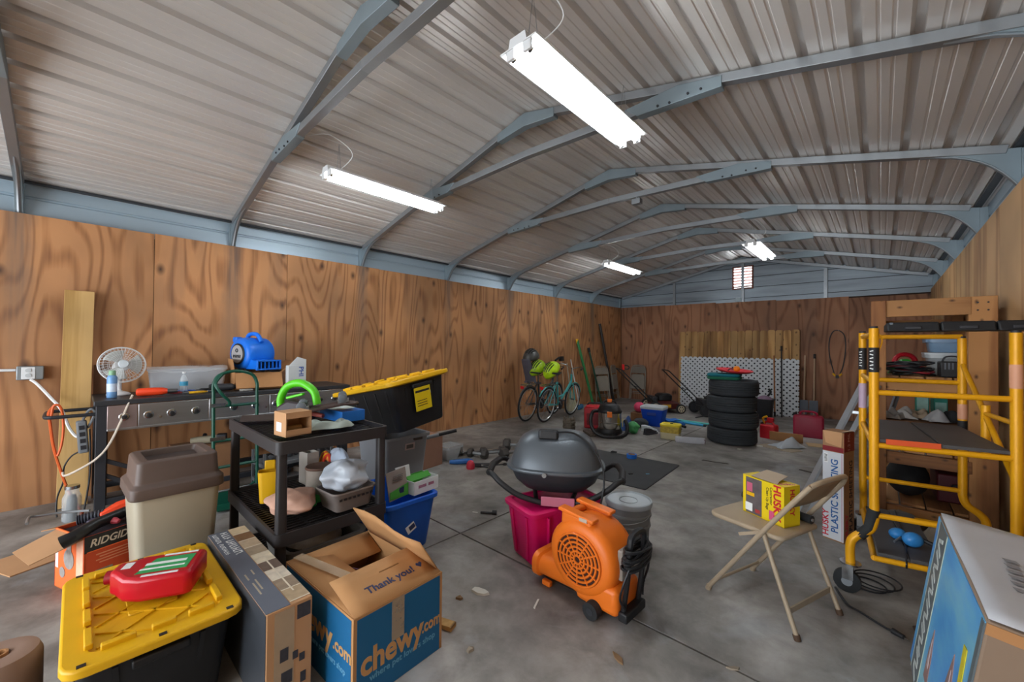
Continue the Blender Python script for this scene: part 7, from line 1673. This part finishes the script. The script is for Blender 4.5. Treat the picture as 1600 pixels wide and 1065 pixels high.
for k in range(3):
    mb = MB(); mb.tube([(-.28, -.06+.05*k, .03+.022*(k % 2)), (.26, -.05+.05*k, .03+.022*(k % 2))], .026, 8); obj('leg_bundle', mb, M('camp_blue', '1f64b4', .6, 0, .2), t)
mb = MB(); mb.lattice_sheet(lambda u, v: Vector(((u-.5)*.40, (v-.5)*.20+.02, .085+.03*math.sin(8*u)*math.sin(3*v+1))), 8, 4); obj('fabric', mb, M('camp_blue'), t, solid=.006, sub=1)
rag('net_cloth', 'dark blue net cloth beside the cooler', (-2.64, 7.02, 0), R(10), .24, .20, .10, M('net_blue', '27405c', .85, 0, .4, 30), 66)

# ---- debris on the concrete
def bit(name, lab, px_, py_, poly, mat, h=.006, rz=0., cat='debris', z=0.):
    p = G(px_, py_); mb = MB(); n = len(poly)
    mb.loft([[Vector((x, y, 0)) for x, y in poly], [Vector((x*.92, y*.92, h*(1+.6*math.sin(3*k)))) for k, (x, y) in enumerate(poly)]])
    return tag(obj(name, mb, mat, loc=(p.x, p.y, z), rot=(0, 0, rz)), lab, cat)
PB = [(-.05, -.02), (0, -.03), (.04, -.015), (.06, .01), (.02, .03), (-.02, .015), (-.055, .02)]
M_PAP = M('bit_paper', 'c2c0b8', .8); M_LEAF = M('bit_leaf', '7a6044', .9); M_BITK = M('bit_black', '1c1c1e', .7)
bit('paper_scrap', 'torn white paper scrap on floor by the blue carton', 750, 925, PB, M_PAP, .012, .2)
bit('wood_sliver', 'thin pale wood sliver on floor left of the orange blower', 838, 943, [(-.045, -.004), (.045, -.008), (.04, .004), (-.04, .006)], M_PAP, .004, 2.0)
bit('stone_chip', 'small brown stone chip left of the white paper scrap', 718, 935, [(-.02, -.01), (.01, -.014), (.02, 0), (.0, .012), (-.018, .008)], M_LEAF, .012, .5)
bit('stone_chip', 'grey stone chip on floor at the bottom centre', 735, 1016, [(-.018, -.01), (.01, -.012), (.02, 0), (.0, .012), (-.018, .008)], M('bit_tan', '8f8474', .9), .012, 1.5)
bit('dry_leaf', 'dry brown leaf on floor at the bottom centre', 966, 1029, [(-.04, 0), (-.01, -.016), (.02, -.012), (.045, .004), (.01, .014), (-.02, .012)], M_LEAF, .006, 2.6)
bit('dry_leaf', 'dry tan leaf near the floor joint at bottom right', 1145, 1044, [(-.03, 0), (-.01, -.012), (.02, -.01), (.03, .004), (.01, .012)], M('bit_tan'), .006, .6)
bit('rubber_chip', 'black rubber chip on floor right of the blower', 1005, 905, [(-.02, -.008), (.02, -.01), (.022, .006), (-.016, .01)], M_BITK, .008, 2.2)
bit('paper_scrap', 'tiny white tag on floor left of the pink tote', 742, 800, [(-.025, -.008), (.025, -.008), (.025, .008), (-.025, .008)], M_PAP, .002, .4)
bit('black_clip', 'small black clip on the rubber mat', 959, 708, [(-.04, -.015), (.03, -.02), (.045, .01), (-.02, .02)], M_BITK, .016, .4, z=.0122)
bit('paper_scrap', 'white speck of paper on mat centre', 966, 735, [(-.02, -.01), (.02, -.008), (.015, .01), (-.02, .01)], M_PAP, .004, .4, z=.0122)
bit('rubber_chip', 'black chip on the mat below the white speck', 985, 742, [(-.025, -.012), (.025, -.012), (.02, .012), (-.02, .01)], M_BITK, .008, 1.0, z=.0122)
bit('paper_scrap', 'pale blue paper speck on the mat front', 1012, 742, [(-.02, -.015), (.02, -.01), (.02, .015), (-.02, .01)], M('bit_blue', '5a8aa8', .8), .004, .7, z=.0122)
bit('foil_scrap', 'white foil scrap on floor right of the tires', 1187, 697, [(-.04, -.02), (.03, -.025), (.045, .015), (-.03, .025)], M_PAP, .014, .3)
bit('foil_scrap', 'white crumb on floor in front of the tires', 1156, 702, [(-.03, -.015), (.03, -.02), (.03, .015), (-.03, .02)], M_PAP, .012, 1.3)
bit('twig', 'dark twig on floor right of the rubber mat', 1118, 722, [(-.16, -.006), (0, -.012), (.15, .004), (.14, .012), (0, .004), (-.15, .006)], M('bit_twig', '4a4640', .9), .008, .15)
bit('twig', 'short dark twig on floor before the sheeting carton', 1262, 737, [(-.09, -.006), (.08, -.01), (.09, .004), (-.08, .008)], M('bit_twig'), .008, -.3)
